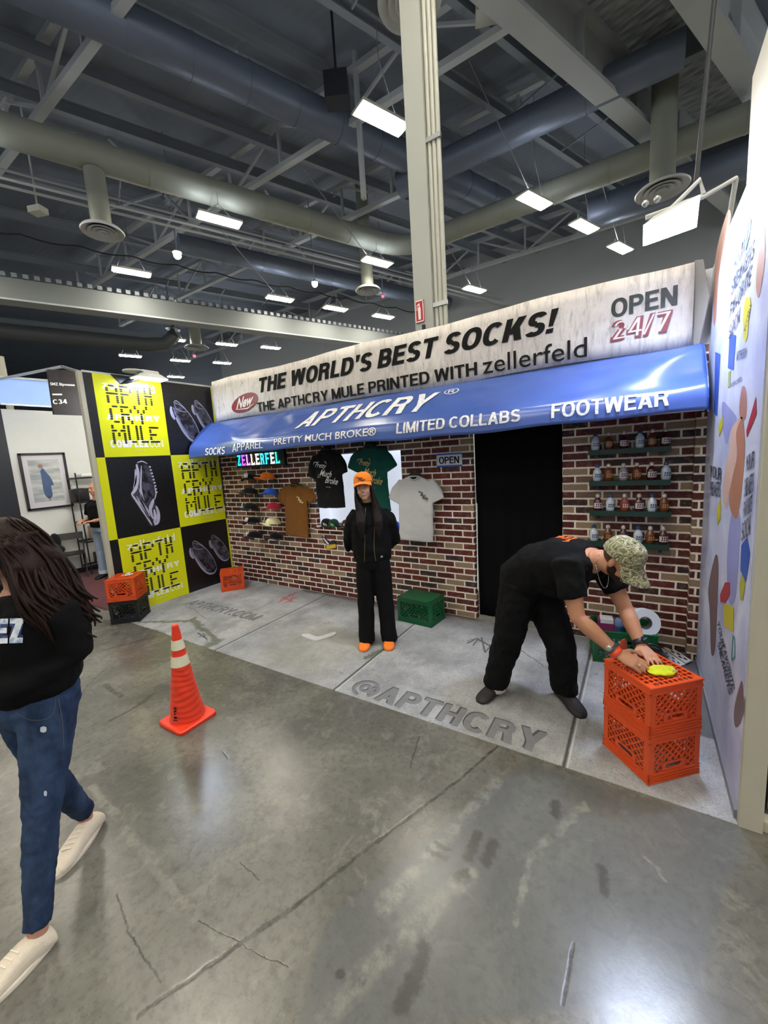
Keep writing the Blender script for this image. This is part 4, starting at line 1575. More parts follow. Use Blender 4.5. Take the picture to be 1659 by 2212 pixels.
# ---- mural on the right wall
MX = XR - 0.004
mur = thing('wall_print', 'pale blue and white printed graphic covering the right wall', 'wall print', (XR, 3.2, 0))
mb = MB()
mb.span((MX, YF + 0.022, 0.05), (XR - 0.0005, YB - 0.12, HW))
t = NT('print_paper')
p = t.pos()
t.set(Base_Color=t.mix(t.ramp(t.noise(p, 2.5, 5, 0.6, 0.5), [(0.35, 0.0), (0.65, 1.0)]), lin('#a9afd4'), lin('#d5d8ec')), Roughness=0.35)
mb.build('print_sheet', t.m, mur)


def onmural(name, polys, mat_, k=1):
    for i, pl in enumerate(polys):
        if k == 1:
            n_ = len(pl)
            sp_ = smooth_path([pl[(j - 1) % n_] for j in range(n_ + 3)], 5)
            pl = [(p.x, p.y) for p in sp_[5:5 + 5 * n_]]
        q = [at_x(px, py, MX - 0.0008 * k - 0.0001 * i) for px, py in pl]
        MB().add(q, [tuple(range(len(q)))]).build(name, mat_, mur)


SKINP = solid('print_skin', '#a9745f', 0.45, var=0.25, vscale=5)
SKINP2 = solid('print_skin_pale', '#c9a79c', 0.45, var=0.25, vscale=5)
REDP = solid('print_red', '#a82a3c', 0.4)
YELP = solid('print_yellow', '#c9bf1e', 0.4)
BLUP = solid('print_blue', '#3557ae', 0.4)
OLIVE = solid('print_olive', '#a3a63c', 0.4)
TEAL = solid('print_teal', '#3f8f9a', 0.4)
INKP = solid('print_ink', '#3a3d4c', 0.45)
PLIL = solid('print_lilac', '#8d90c4', 0.45, var=0.3, vscale=5)
onmural('printed_arm', [[(1603, 836), (1612, 845), (1611, 900), (1600, 905), (1597, 880)], [(1590, 935), (1604, 905), (1609, 960), (1604, 1040), (1592, 1120), (1575, 1090), (1580, 1040), (1592, 985)],
                        [(1545, 560), (1570, 460), (1578, 470), (1562, 540), (1552, 600), (1546, 690), (1541, 690)], [(1637, 560), (1650, 480), (1652, 560), (1640, 640), (1633, 620)]], SKINP)
onmural('printed_hand', [[(1580, 930), (1600, 900), (1606, 915), (1602, 965), (1588, 1010), (1576, 1060), (1570, 1090), (1566, 1060), (1572, 1000)], [(1561, 1060), (1572, 985), (1588, 975), (1592, 985), (1580, 1000), (1574, 1070), (1568, 1100)]], SKINP2)
onmural('printed_shadow_figure', [[(1545, 1200), (1552, 1220), (1550, 1300), (1545, 1400), (1536, 1410), (1533, 1320), (1530, 1270)], [(1602, 1470), (1606, 1520), (1600, 1560), (1588, 1570), (1586, 1530)]], solid('print_brown', '#6d5358', 0.45, var=0.3, vscale=5))
onmural('printed_sock', [[(1578, 1120), (1592, 1095), (1600, 1130), (1596, 1200), (1588, 1290), (1575, 1300), (1570, 1220)], [(1560, 870), (1575, 880), (1592, 905), (1578, 925), (1570, 960), (1562, 930)]], PLIL)
onmural('red_tag', [[(1612, 930), (1633, 855), (1634, 895), (1613, 945)], [(1555, 1285), (1566, 1258), (1577, 1258), (1577, 1285), (1566, 1302), (1556, 1300)]], REDP, 2)
onmural('yellow_burst', [[(1604, 690), (1608, 655), (1612, 640), (1617, 645), (1620, 640), (1622, 660), (1617, 690), (1615, 725), (1610, 740), (1605, 728), (1606, 708)], [(1597, 500), (1612, 430), (1617, 440), (1606, 505), (1601, 545), (1597, 530)],
                         [(1564, 1303), (1585, 1312), (1584, 1366), (1563, 1352)], [(1552, 920), (1561, 895), (1561, 920), (1553, 945)], [(1548, 1100), (1557, 1075), (1556, 1120), (1549, 1135)]], YELP, 2)
onmural('blue_badge', [[(1576, 722), (1590, 724), (1584, 800), (1572, 795)], [(1601, 1178), (1614, 1160), (1620, 1195), (1611, 1258), (1599, 1232)], [(1545, 760), (1556, 765), (1549, 900), (1542, 890)]], BLUP, 2)
onmural('olive_dot', [[(1597, 1262), (1603, 1236), (1608, 1240), (1609, 1270), (1604, 1298), (1599, 1295)], [(1573, 805), (1578, 800), (1577, 835), (1572, 838)]], OLIVE, 2)
a = MB()
for tri in ([(1611, 540), (1617, 470), (1622, 480), (1618, 510), (1611, 540)], [(1580, 1425), (1583, 1372), (1587, 1380), (1587, 1420), (1580, 1425)]):
    for q0, q1 in zip(tri, tri[1:]):
        A_, B_ = at_x(*q0, MX - 0.002), at_x(*q1, MX - 0.002)
        a.bar(A_, B_, 0.012, 0.001, (1, 0, 0))
a.build('teal_triangle', TEAL, mur)
a = MB()


def mural_text(s, bl, br, tl, bold=0.02):
    A_, B_, C_ = at_x(*bl, MX - 0.003), at_x(*br, MX - 0.003), at_x(*tl, MX - 0.003)
    letters(a, s, A_, B_ - A_, C_ - A_, bold, 0, 0.0)


for s, bl, br, tl in (('YOUR', (1583, 590), (1606, 545), (1585, 560)), ('SNEAKERS', (1578, 640), (1626, 555), (1581, 605)), ('FAVORITE', (1575, 690), (1620, 612), (1578, 655)), ('SOCK', (1574, 735), (1597, 695), (1576, 705)),
                      ('YOUR', (1610, 1020), (1628, 1010), (1612, 985)), ('SNEAKERS', (1607, 1075), (1627, 1062), (1609, 1035)), ('FAVORITE', (1605, 1120), (1624, 1105), (1607, 1085)), ('SOCK', (1601, 1170), (1620, 1155), (1603, 1130)),
                      ('YOUR', (1533, 1030), (1558, 1040), (1534, 1005)), ('SNEAKERS', (1533, 1070), (1556, 1075), (1534, 1040)),
                      ('YOUR', (1548, 1345), (1559, 1400), (1554, 1340)), ('SNEAKERS', (1549, 1390), (1574, 1500), (1556, 1385)), ('FAVORITE', (1560, 1395), (1581, 1490), (1566, 1391)), ('APPROVED', (1578, 836), (1602, 822), (1578, 828)), ('APTHCRY', (1590, 780), (1612, 772), (1591, 760))):
    mural_text(s, bl, br, tl)
a.build('printed_lettering', INKP, mur)
a = MB()
mural_text('ACCEPT', (1606, 715), (1619, 655), (1610, 718), 0.01)
mural_text('NEW', (1598, 535), (1611, 465), (1602, 537), 0.01)
a.build('burst_lettering', INKP, mur)

# corner drape of dark shade cloth between bricks and print
# ---- flood lamps
fl_t = NT('flood_lens')
fl_t.set(Base_Color=(1, 1, 1, 1), Emission_Color=(0.66, 0.76, 1.0, 1), Emission_Strength=FLOOD_R)
FLENS = fl_t.m
fl_t = NT('flood_lens')
fl_t.set(Base_Color=(1, 1, 1, 1), Emission_Color=(0.66, 0.76, 1.0, 1), Emission_Strength=FLOOD_L)
FLENS_L = fl_t.m
FWHITE = solid('lamp_white_metal', '#d5d6d2', 0.4, var=0.03)
fr = thing('flood_lamp', 'white arm flood lamp with glowing square face over the right end of banner', 'flood lamp', (0.13, 3.3, 3.1))
c4 = [at_y(1395, 487, 3.22), at_y(1507, 427, 3.22), at_y(1500, 491, 3.38), at_y(1394, 529, 3.38)]
nrm = (c4[1] - c4[0]).cross(c4[3] - c4[0]).normalized()
if nrm.z > 0:
    nrm = -nrm
mid = sum(c4, Vector()) / 4
mb = MB()
big = [mid + (q - mid) * 1.10 for q in c4]
sm_ = [mid + (q - mid) * 0.55 - nrm * 0.07 for q in c4]
mb.hexa([q - nrm * 0.004 for q in big] + sm_)
mb.build('housing', FWHITE, fr)
mb = MB()
mb.hexa([q for q in c4] + [q + nrm * 0.005 for q in c4])
mb.build('lens', FLENS, fr)
mb = MB()
back = mid - nrm * 0.09
mb.tube([mid - nrm * 0.06, back, at_y(1512, 388, 3.4), at_y(1520, 420, 3.4)], 0.014, 8)
mb.tube([at_y(1395, 470, 3.35), at_y(1520, 425, 3.4), at_y(1590, 385, 3.55)], 0.014, 8)
mb.tube([at_y(1590, 385, 3.55), (XR + 0.02, 3.7, HW + 0.016)], 0.014, 8)
mb.build('arm', FWHITE, fr, smooth=60)
mb = MB()
for q in ((1394, 440), (1420, 430)):
    mb.ball(at_y(*q, 3.3), 0.02, 8, 6)
mb.build('knob', ALU, fr, smooth=180)
fl = thing('flood_lamp', 'white arm flood lamp above the yellow posters', 'flood lamp', (-5.42, 3.0, 3.06))
lc = (at_x(288, 820, -5.42) + at_x(356, 817, -5.42)) / 2
hx = (at_x(356, 817, -5.42).y - at_x(288, 820, -5.42).y) / 2
mb = MB()
mb.hexa([lc + Vector(q) for q in ((-.10, -hx, 0), (.10, -hx, 0), (.10, hx, 0), (-.10, hx, 0), (-.05, -hx * .62, .06), (.05, -hx * .62, .06), (.05, hx * .62, .06), (-.05, hx * .62, .06))])
mb.hexa([lc + Vector(q) for q in ((-.05, -hx * .55, .06), (.05, -hx * .55, .06), (.05, hx * .55, .06), (-.05, hx * .55, .06), (-.04, -hx * .5, .10), (.04, -hx * .5, .10), (.04, hx * .5, .10), (-.04, hx * .5, .10))])
mb.build('housing', FWHITE, fl)
mb = MB()
mb.box(lc + Vector((0, 0, -0.004)), (0.17, hx * 1.85, 0.006))
mb.build('lens', FLENS_L, fl)
mb = MB()
mb.lathe([(0.02, 0.02), (0.12, 0.015), (0.12, 0.0), (0.02, -0.01)], at_x(288, 803, -5.45), 20)
mb.build('side_disc', FWHITE, fl, smooth=50)
mb = MB()
mb.add([(XL + .012, 2.62, 3.075), (XL + .012, 2.86, 3.075), (-5.46, 2.90, 3.03), (-5.46, 2.72, 2.95), (XL + .012, 2.72, 2.97)], [(0, 1, 2, 3, 4)])
o = mb.build('wall_bracket', DARKMETAL, fl)
bake(o, [('SOLIDIFY', dict(thickness=0.012))])
for p_ in o.data.polygons:
    p_.use_smooth = False

# ================================================================== GOODS ON THE BRICK WALL
# ---- lit letter sign
ns = thing('lit_letter_sign', 'glowing rainbow letter sign on black board at upper left bricks', 'sign', (-4.75, YB, 1.92))
sa, sb = at_y(509, 984, 3.99), at_y(611, 968, 3.99)
sc_, sd = at_y(611, 1004, 3.99), at_y(509, 1010, 3.99)
mb = MB()
mb.span((sa.x, 3.995, 1.805), (sb.x, YB - 0.001, 2.035))
mb.build('backboard', BLACK, ns)
NEON = {}
for i, (ch_, col) in enumerate(zip('ZELLERFEL', ['#19c8ff', '#b14bff', '#e48cff', '#ffe9c8', '#fff3d8', '#38e6ff', '#2cc4f0', '#dffdf4', '#2fe0c0'])):
    if col not in NEON:
        t = NT('lit_letter')
        t.set(Base_Color=lin(col), Emission_Color=lin(col), Emission_Strength=2.6)
        NEON[col] = t.m
    mb = MB()
    wd = 0.098
    x0 = sa.x + 0.035 + i * 0.1035
    z0, hh = 1.838, 0.158
    letters(mb, ch_, (x0, 3.986, z0), (wd * 0.74, 0, 0), (0, 0, hh), 0.022, 0.0, 0.001)
    mb.v = [p + Vector((0, 0.0, 0)) for p in mb.v]
    if ch_ in 'ELFR':
        for zz in (z0, z0 + hh - 0.014):
            mb.span((x0 - 0.008, 3.983, zz), (x0 + 0.026, 3.9855, zz + 0.012))
    if ch_ in 'ELZ':
        mb.span((x0 + wd * 0.68, 3.983, z0), (x0 + wd * 0.77, 3.9855, z0 + 0.04))
    mb.build('lit_letter', NEON[col], ns)

# ---- OPEN sign
q = [at_y(942, 977, 4.035), at_y(997, 981, 4.035), at_y(997, 1010, 4.035), at_y(942, 1007, 4.035)]
x0, x1, z0, z1 = q[0].x, q[1].x, (q[2].z + q[3].z) / 2, (q[0].z + q[1].z) / 2
op = thing('open_sign', 'small white OPEN sign with blue bands on bricks', 'sign', ((x0 + x1) / 2, YB, z0))
mb = MB()
mb.span((x0, 4.038, z0), (x1, YB - 0.001, z1))
mb.build('plate', solid('sign_plate', '#d5d8de', 0.4, var=0.03), op)
mb = MB()
mb.span((x0, 4.036, z1 - 0.018), (x1, 4.0385, z1))
mb.span((x0, 4.036, z0), (x1, 4.0385, z0 + 0.018))
mb.build('blue_band', solid('sign_blue', '#2a55b5', 0.4), op)
mb = MB()
letters(mb, 'OPEN', (x0 + 0.03, 4.036, z0 + 0.035), (x1 - x0 - 0.06, 0, 0), (0, 0, z1 - z0 - 0.07), 0.02, 0, 0.0005)
mb.build('lettering', BLACKINK, op)

# ---- T-shirts on hangers
SHIRT = {}


def tshirt(neck, hemL, hemR, tipL, tipR, col, lab, hlab, logo, logocol, y=3.985):
    n, hl, hr, tl, tr = (at_y(*q, y) for q in (neck, hemL, hemR, tipL, tipR))
    cx = (hl.x + hr.x) / 2
    zt, zh = n.z, (hl.z + hr.z) / 2
    hw = (hr.x - hl.x) / 2 * 0.96
    nx = n.x
    o_ = thing('t_shirt', lab, 't-shirt', (cx, y, zh))
    mb = MB()
    L = zt - zh
    secs = [(zh, hw * 1.03, .024), (zh + L * .25, hw, .028), (zh + L * .55, hw * .98, .032), (zt - L * .30, hw * .98, .036), (zt - L * .16, hw * .97, .036), (zt - L * .075, hw * .86, .032), (zt - L * .035, hw * .52, .028), (zt - .005, hw * .26, .022)]
    k = lambda z: cx + (nx - cx) * (z - zh) / L
    mb.loft([(k(z), y, z) for z, _, _ in secs], [(a_, b_) for _, a_, b_ in secs], 26, (1, 0, 0), True, 2.6)
    for tip, s in ((tl, -1), (tr, 1)):
        sx = nx + s * hw * 0.70
        p0, p1 = Vector((sx, y, zt - L * .11)), Vector((tip.x - s * 0.035, y, tip.z + 0.045))
        pm = p0.lerp(p1, 0.5) + Vector((s * 0.012, 0, 0.012))
        mb.loft([p0, pm, p1], [(L * .10, .028), (L * .115, .028), (L * .115, .022)], 16, (0, 0, 1), True, 2.6)
    cl = cloth('shirt_' + col[1:], col, 0.12, 500, 4, 0.9)
    organic('shirt_body', mb, cl, o_, 0.011, 2, 0.020, 0.16)
    mb = MB()
    cc = Vector((nx, y - 0.014, zt - 0.012))
    ring = [cc + Vector((hw * .27 * math.cos(a), -0.022 - 0.006 * math.sin(a), -0.035 * math.sin(a) ** 2 * (1 if math.sin(a) > 0 else -.15))) for a in [2 * math.pi * i / 24 for i in range(25)]]
    mb.tube(ring, 0.007, 6)
    mb.build('collar', cl, o_, smooth=60)
    mb = MB()
    mb.add([p + Vector((0, -0.002, 0)) for p in ring[:-1]], [tuple(range(24))])
    mb.build('neck_opening', solid('neck_shade', '#1b1714', 0.9), o_)
    lm = solid('chest_ink', logocol, 0.6, var=0.05)
    mb = MB()
    if logo == 'big':
        w_ = hw * 1.25
        for s, dx, dz, ww in (('Pretty', -.60, -.30, .62), ('Much', -.36, -.43, .66), ('Broke', -.08, -.555, .70)):
            letters(mb, s, (nx + dx * w_, y - 0.048, zt + dz * L + .0), (ww * w_, 0, -0.03), (0.03, 0, L * .105), 0.014, 0.3, 0.0)
        letters(mb, 'APTHCRY', (nx - 0.035 + hw * .1, y - 0.046, zt - L * .66 + .02), (0.08, 0, -0.008), (0, 0, 0.012), 0.0, 0, 0.0)
        ribbon(mb, [(-.66 * w_, -.24 * L), (-.62 * w_, -.20 * L), (-.3 * w_, -.19 * L)], [.003, .012, .004], lambda a, b: (nx + a, y - .048, zt + b))
        ribbon(mb, [(-.40 * w_, -.40 * L), (-.46 * w_, -.46 * L), (-.30 * w_, -.45 * L)], [.003, .01, .004], lambda a, b: (nx + a, y - .048, zt + b))
        ribbon(mb, [(-.02 * w_, -.19 * L), (.06 * w_, -.20 * L), (.1 * w_, -.24 * L)], [.002, .01, .004], lambda a, b: (nx + a, y - .048, zt + b))
    else:
        bx, bz = nx + hw * .42, zt - L * .30
        for s, dx, dz, ww in (('Pretty', -.045, .03, .06), ('Much', -.02, .0, .06), ('Broke', .0, -.03, .07)):
            letters(mb, s, (bx + dx, y - 0.046, bz + dz), (ww, 0, -0.016), (0.01, 0, 0.03), 0.03, 0.3, 0.0)
    mb.build('chest_print', lm, o_)
    h = thing('clothes_hanger', hlab, 'hanger', (nx, y, zt))
    mb = MB()
    hk = smooth_path([(nx, y + .01, zt + .0), (nx, y + .015, zt + .03), (nx + .018, y + .02, zt + .05), (nx, y + .025, zt + .068), (nx - .02, y + .03, zt + .055)], 5)
    mb.tube(hk, 0.004, 6)
    mb.build('hook', BLACK, h, smooth=60)
    mb = MB()
    mb.loft([(nx - hw * .62, y, zt - L * .085), (nx - .05, y, zt + .012), (nx + .05, y, zt + .012), (nx + hw * .62, y, zt - L * .085)], [(.006, .012), (.008, .022), (.008, .022), (.006, .012)], 8, (0, 1, 0))
    mb.build('shoulder_bar', BLACK, h, smooth=60)
    return o_


tshirt((637, 1045), (617, 1157), (668, 1160), (603, 1091), (682, 1089), '#7d4f1c', 'caramel brown t-shirt with a small chest logo', 'black hanger holding the caramel brown t-shirt', 'small', '#e9dfa0')
tshirt((704, 972), (686, 1098), (748, 1097), (671, 1040), (746, 1031), '#0a0a0c', 'black t-shirt with white script lettering across chest', 'black hanger holding the black t-shirt', 'big', '#d9d9d6', 3.975)
tshirt((799, 962), (782, 1106), (846, 1104), (759, 1024), (852, 1021), '#0a4a41', 'dark green t-shirt with gold script lettering behind the woman', 'black hanger holding the dark green t-shirt', 'big', '#b9a56d', 4.0)
tshirt((897, 1027), (861, 1166), (938, 1171), (846, 1091), (954, 1091), '#cfcfcf', 'light grey white t-shirt with a small dark chest logo', 'black hanger holding the light grey t-shirt', 'small', '#26282a', 3.955)


# ---- caps
def cap(name, label, loc, rz, cols, tagcol=None, logo=None, group=None, sc=1.0, squash=1.0, tilt=0.0):
    o_ = thing('baseball_cap', label, 'cap', (0, 0, 0), 0, group)
    mb = MB()
    prof = []
    for i in range(9):
        a = i / 8 * math.pi / 2
        prof.append((0.098 * math.cos(a) ** 0.75 if i < 8 else 0.004, 0.118 * squash * math.sin(a)))
    mb.lathe(prof, (0, 0, 0), 24)
    for v in mb.v:
        v.y *= 1.12
        if v.y < 0:
            v.z += 0.02 * (-v.y / 0.1) * (v.z / 0.12)
    mb.build('crown', cols[0], o_, smooth=50)
    mb = MB()

    def br(u, v):
        a = R(-62 + 124 * u)
        r0 = 0.095
        r1 = 0.165 * math.cos(a) ** 0.35
        r = r0 + (r1 - r0) * v
        return (r * math.sin(a) * (1 + 0.0 * v), -r * math.cos(a) * 1.12 - 0.01 * v, 0.004 + 0.004 * v - 0.035 * (math.sin(a) ** 2) * (0.5 + v))

    mb.sheet(br, 16, 4)
    b_ = mb.build('brim', cols[1], o_, smooth=180)
    bake(b_, [('SOLIDIFY', dict(thickness=0.005))])
    mb = MB()
    mb.ball((0, 0, 0.119 * squash), 0.009, 8, 5)
    mb.build('button', cols[0], o_, smooth=180)
    if tagcol:
        mb = MB()
        mb.add([(-.060, -.128, .022), (.000, -.136, .018), (.006, -.118, .078), (-.054, -.112, .082)], [(0, 1, 2, 3)])
        s_ = mb.build('price_tag', tagcol, o_)
        bake(s_, [('SOLIDIFY', dict(thickness=0.002))])
    if logo:
        mb = MB()
        F = lambda x, y: Vector((x, -0.112 * math.cos(x / 0.098) * (1 - 0.55 * (y / 0.118) ** 2) - 0.006, y))
        for s, dx, dz, ww in (('Pretty', -.045, .062, .06), ('Much', -.03, .042, .06), ('Broke', -.015, .022, .065)):
            raw = MB()
            letters(raw, s, (dx, 0, dz), (ww, 0, -.008), (.006, 0, .022), 0.03, 0.3, 0.0)
            raw = refine(raw, 0.02)
            mb.add([F(p.x, p.z) for p in raw.v], raw.f)
        mb.build('front_logo', logo, o_)
    o_.matrix_basis = Matrix.Translation(loc) @ Matrix.Rotation(rz, 4, 'Z') @ Matrix.Rotation(tilt, 4, 'X') @ Matrix.Scale(sc, 4)
    return o_


CB = cloth('cap_black', '#121315', 0.25, 400, 12)
CO = cloth('cap_orange', '#e8741c', 0.1, 400, 12)
CBL = cloth('cap_blue', '#1f55b8', 0.1, 400, 12)
CR = cloth('cap_red', '#a81f35', 0.1, 400, 12)
CC = cloth('cap_cream', '#e6e0b0', 0.06, 400, 12)
CG = cloth('cap_green', '#0d4438', 0.15, 400, 12)
CBR = cloth('cap_brown', '#4a3a34', 0.15, 400, 12)
CW = cloth('cap_white', '#d7d4d0', 0.06, 400, 12)
TAGW = solid('tag_white', '#e9e9e6', 0.5, var=0.03)
PEG = solid('peg_black', '#17181a', 0.4)
wallcaps = [((543, 1036), CB, TAGW, 'black cap with white tag at top left of the hung caps', 0.5), ((578, 1034), CO, None, 'orange cap at top right of the hung caps', -0.25),
            ((541, 1066), CB, TAGW, 'black cap with white tag second down in left column', -0.5), ((585, 1068), CBL, None, 'bright blue cap among the caps on the bricks', 0.3),
            ((542, 1099), CB, TAGW, 'black cap with white tag third down in left column', -0.4), ((592, 1099), CR, None, 'dark red cap next to the caramel t-shirt sleeve', 0.2),
            ((548, 1129), CB, TAGW, 'black cap with white tag fourth down in left column', 0.2), ((590, 1131), CC, TAGW, 'cream cap among the caps on the bricks', -0.5),
            ((551, 1160), CB, TAGW, 'black cap with white tag at the bottom of left column', -0.2), ((597, 1163), CB, None, 'plain black cap at the bottom right of hung caps', 0.15)]
for (px, py), c, tg, lab, rz in wallcaps:
    q = at_y(px, py, 3.905)
    cap('cap', lab, q, rz, (c, c), tg, None, 'caps hung on the brick wall', 1.0, 0.72, R(-8))
    mb = MB()
    mb.tube([(q.x, 3.93, q.z + 0.02), (q.x, YB + 0.0, q.z + 0.012)], 0.006, 8)
    tag(mb.build('wall_peg', PEG), 'short black peg holding the ' + ['top left black', 'orange', 'second row black', 'bright blue', 'third row black', 'dark red', 'fourth row black', 'cream', 'bottom left black', 'bottom right black'][wallcaps.index(((px, py), c, tg, lab, rz))] + ' cap on the bricks', 'peg', 'cap pegs')
LG1, LG2 = solid('logo_white', '#e4e4e0', 0.5), solid('logo_lime', '#b9c94a', 0.5)
sillcaps = [((680, 1130), (CB, CW), None, 'black cap with white brim at left end of window sill', -1.0), ((698, 1131), (CB, CB), LG1, 'black cap with white logo on the window sill', 0.25),
            ((721, 1131), (CG, CG), LG2, 'dark green cap with lime logo on the window sill', 0.3), ((749, 1131), (CBR, CBR), LG1, 'brown cap with white logo on the window sill beside woman', 0.3),
            ((853, 1131), (CBL, CBL), None, 'blue cap on sill mostly hidden between woman and grey t-shirt', 0.3)]
for (px, py), cs, lg, lab, rz in sillcaps:
    q = at_z(px, py, WZ0)
    q = Vector((max(at_y(px, py, 4.11).x, -3.585), 4.11, WZ0 + 0.001))
    cap('cap', lab, q, rz, cs, None, lg, 'caps on the window sill', 0.76, 1.05)

# ---- sock shaped tag on the bricks
F = lambda px, py, d=0.0: at_y(px, py, 4.03 - d)
sk = thing('hanging_sock', 'small dark striped sock with yellow foot pinned on bricks below the sill', 'sock', (-3.45, YB, 0.8))


def plate(name, px, mt, d0, d1, parent):
    mb = MB()
    n = len(px)
    mb.add([at_y(x, y, YB - d0) for x, y in px] + [at_y(x, y, YB - d1) for x, y in px], [tuple(range(n)), tuple(range(n, 2 * n))] + [(i, (i + 1) % n, n + (i + 1) % n, n + i) for i in range(n)])
    return mb.build(name, mt, parent)


plate('sock_leg', [(694, 1158), (700, 1160), (712, 1170), (722, 1166), (724, 1178), (710, 1181), (700, 1171)], solid('sock_purple', '#2c2140', 0.8), 0.002, 0.018, sk)
plate('white_stripe', [(697, 1162), (700, 1162), (711, 1175), (708, 1177)], TAGW, 0.018, 0.021, sk)
plate('yellow_foot', [(704, 1178), (724, 1175), (726, 1183), (706, 1187)], solid('sock_yellow', '#d8b832', 0.7), 0.002, 0.022, sk)

# ---- shelves and bottles
SHG = solid('shelf_green', '#17382f', 0.5, var=0.15)
BW = solid('bottle_white', '#c9d3e0', 0.2, var=0.06, coat=0.5)
BA = solid('bottle_amber', '#6b3512', 0.15, var=0.2, coat=0.6)
BM = solid('bottle_maroon', '#4a1424', 0.15, var=0.2, coat=0.6)
BR_ = solid('bottle_rust', '#8a3f28', 0.15, var=0.2, coat=0.6)
BG = solid('bottle_grey', '#8d8d98', 0.2, var=0.1, coat=0.5)
LB = solid('bottle_ink', '#2b3557', 0.4)
LW = solid('bottle_label_pale', '#cfc6c4', 0.4)
CAPB = solid('bottle_cap_blue', '#2a4470', 0.3)
CAPD = solid('bottle_cap_pale', '#c4bcb6', 0.25, 0.3)


def bottle(label, loc, body, lab_m, cap_m, ink):
    o_ = thing('glass_bottle', label, 'bottle', (0, 0, 0), 0, 'bottles on the green shelves')
    mb = MB()
    mb.lathe([(0.004, 0.0), (0.028, 0.0), (0.034, 0.012), (0.035, 0.06), (0.032, 0.085), (0.020, 0.104), (0.013, 0.112), (0.013, 0.122), (0.004, 0.122)], (0, 0, 0), 18)
    mb.build('glass_body', body, o_, smooth=50)
    mb = MB()
    mb.lathe([(0.006, 0.116), (0.017, 0.116), (0.018, 0.134), (0.010, 0.146), (0.003, 0.147)], (0, 0, 0), 14)
    mb.build('stopper', cap_m, o_, smooth=50)
    mb = MB()
    rr = []
    for z in (0.022, 0.068):
        rr.append([Vector((0.0358 * math.sin(a), -0.0358 * math.cos(a), z)) for a in [R(-70 + 140 * i / 10) for i in range(11)]])
    for i in range(10):
        mb.add([rr[0][i], rr[0][i + 1], rr[1][i + 1], rr[1][i]], [(0, 1, 2, 3)])
    mb.build('label', lab_m, o_)
    mb = MB()
    for a0 in (-35, -12, 12, 34):
        for z0, z1 in ((0.03, 0.043), (0.047, 0.062)):
            a = R(a0 + (3 if z0 > .04 else 0))
            mb.add([Vector((0.0364 * math.sin(a + da), -0.0364 * math.cos(a + da), z)) for da, z in ((-.12, z0), (.12, z0), (.16, z1), (-.08, z1))], [(0, 1, 2, 3)])
    mb.build('label_print', ink, o_)
    o_.matrix_basis = Matrix.Translation(loc) @ Matrix.Rotation(R(22), 4, 'Z')
    return o_


KIND = {'W': (BW, BW, CAPB, LB, 'white'), 'A': (BA, BA, CAPD, solid('amber_print', '#b98a4a', .4), 'amber'), 'M': (BM, LW, CAPD, BM, 'maroon'), 'R': (BR_, BR_, CAPD, LW, 'rust red'), 'G': (BG, LW, CAPD, BM, 'grey')}
ROWS = [('top', 968, [(1286, 'W'), (1315, 'A'), (1347, 'M'), (1382, 'W'), (1408, 'A'), (1437, 'M')], (1271, 1450)),
        ('second', 1037, [(1290, 'W'), (1314, 'A'), (1346, 'G'), (1375, 'A'), (1407, 'M'), (1438, 'W')], (1273, 1449)),
        ('third', 1103, [(1291, 'M'), (1318, 'W'), (1349, 'R'), (1380, 'M'), (1408, 'W'), (1434, 'A')], (1274, 1450)),
        ('bottom', 1171, [(1283, 'W'), (1313, 'A'), (1346, 'M'), (1378, 'W'), (1404, 'A'), (1432, 'M')], (1268, 1446))]
ORD = ['first', 'second', 'third', 'fourth', 'fifth', 'sixth']
for rn, py, bl, (sx0, sx1) in ROWS:
    zt = at_y(1360, py, 3.985).z
    xa, xb = at_y(sx0, py, 3.95).x, at_y(sx1, py, 3.95).x
    sh = thing('wall_shelf', f'dark green wall shelf, {rn} of four under the awning', 'shelf', ((xa + xb) / 2, YB, zt))
    mb = MB()
    mb.span((xa, 3.925, zt - 0.042), (xb, YB - 0.001, zt))
    mb.build('board', SHG, sh)
    mb = MB()
    for x in (xa + 0.06, xb - 0.06):
        mb.span((x - 0.012, 3.97, zt - 0.075), (x + 0.012, YB - 0.001, zt - 0.042))
    mb.build('bracket', SHG, sh)
    for i, (px, kd) in enumerate(bl):
        g = KIND[kd]
        bottle(f'small {g[4]} bottle, {ORD[i]} from left on {rn} green shelf', (at_y(px, py, 3.985).x, 3.985, zt), *g[:4])

# ================================================================== CRATES
ORANGE = solid('crate_orange', '#d24c18', 0.38, var=0.10, vscale=5)
GREENC = solid('crate_green', '#0a5c33', 0.4, var=0.1, vscale=5)
BLACKC = solid('crate_black', '#0f1012', 0.4, var=0.2, vscale=5)


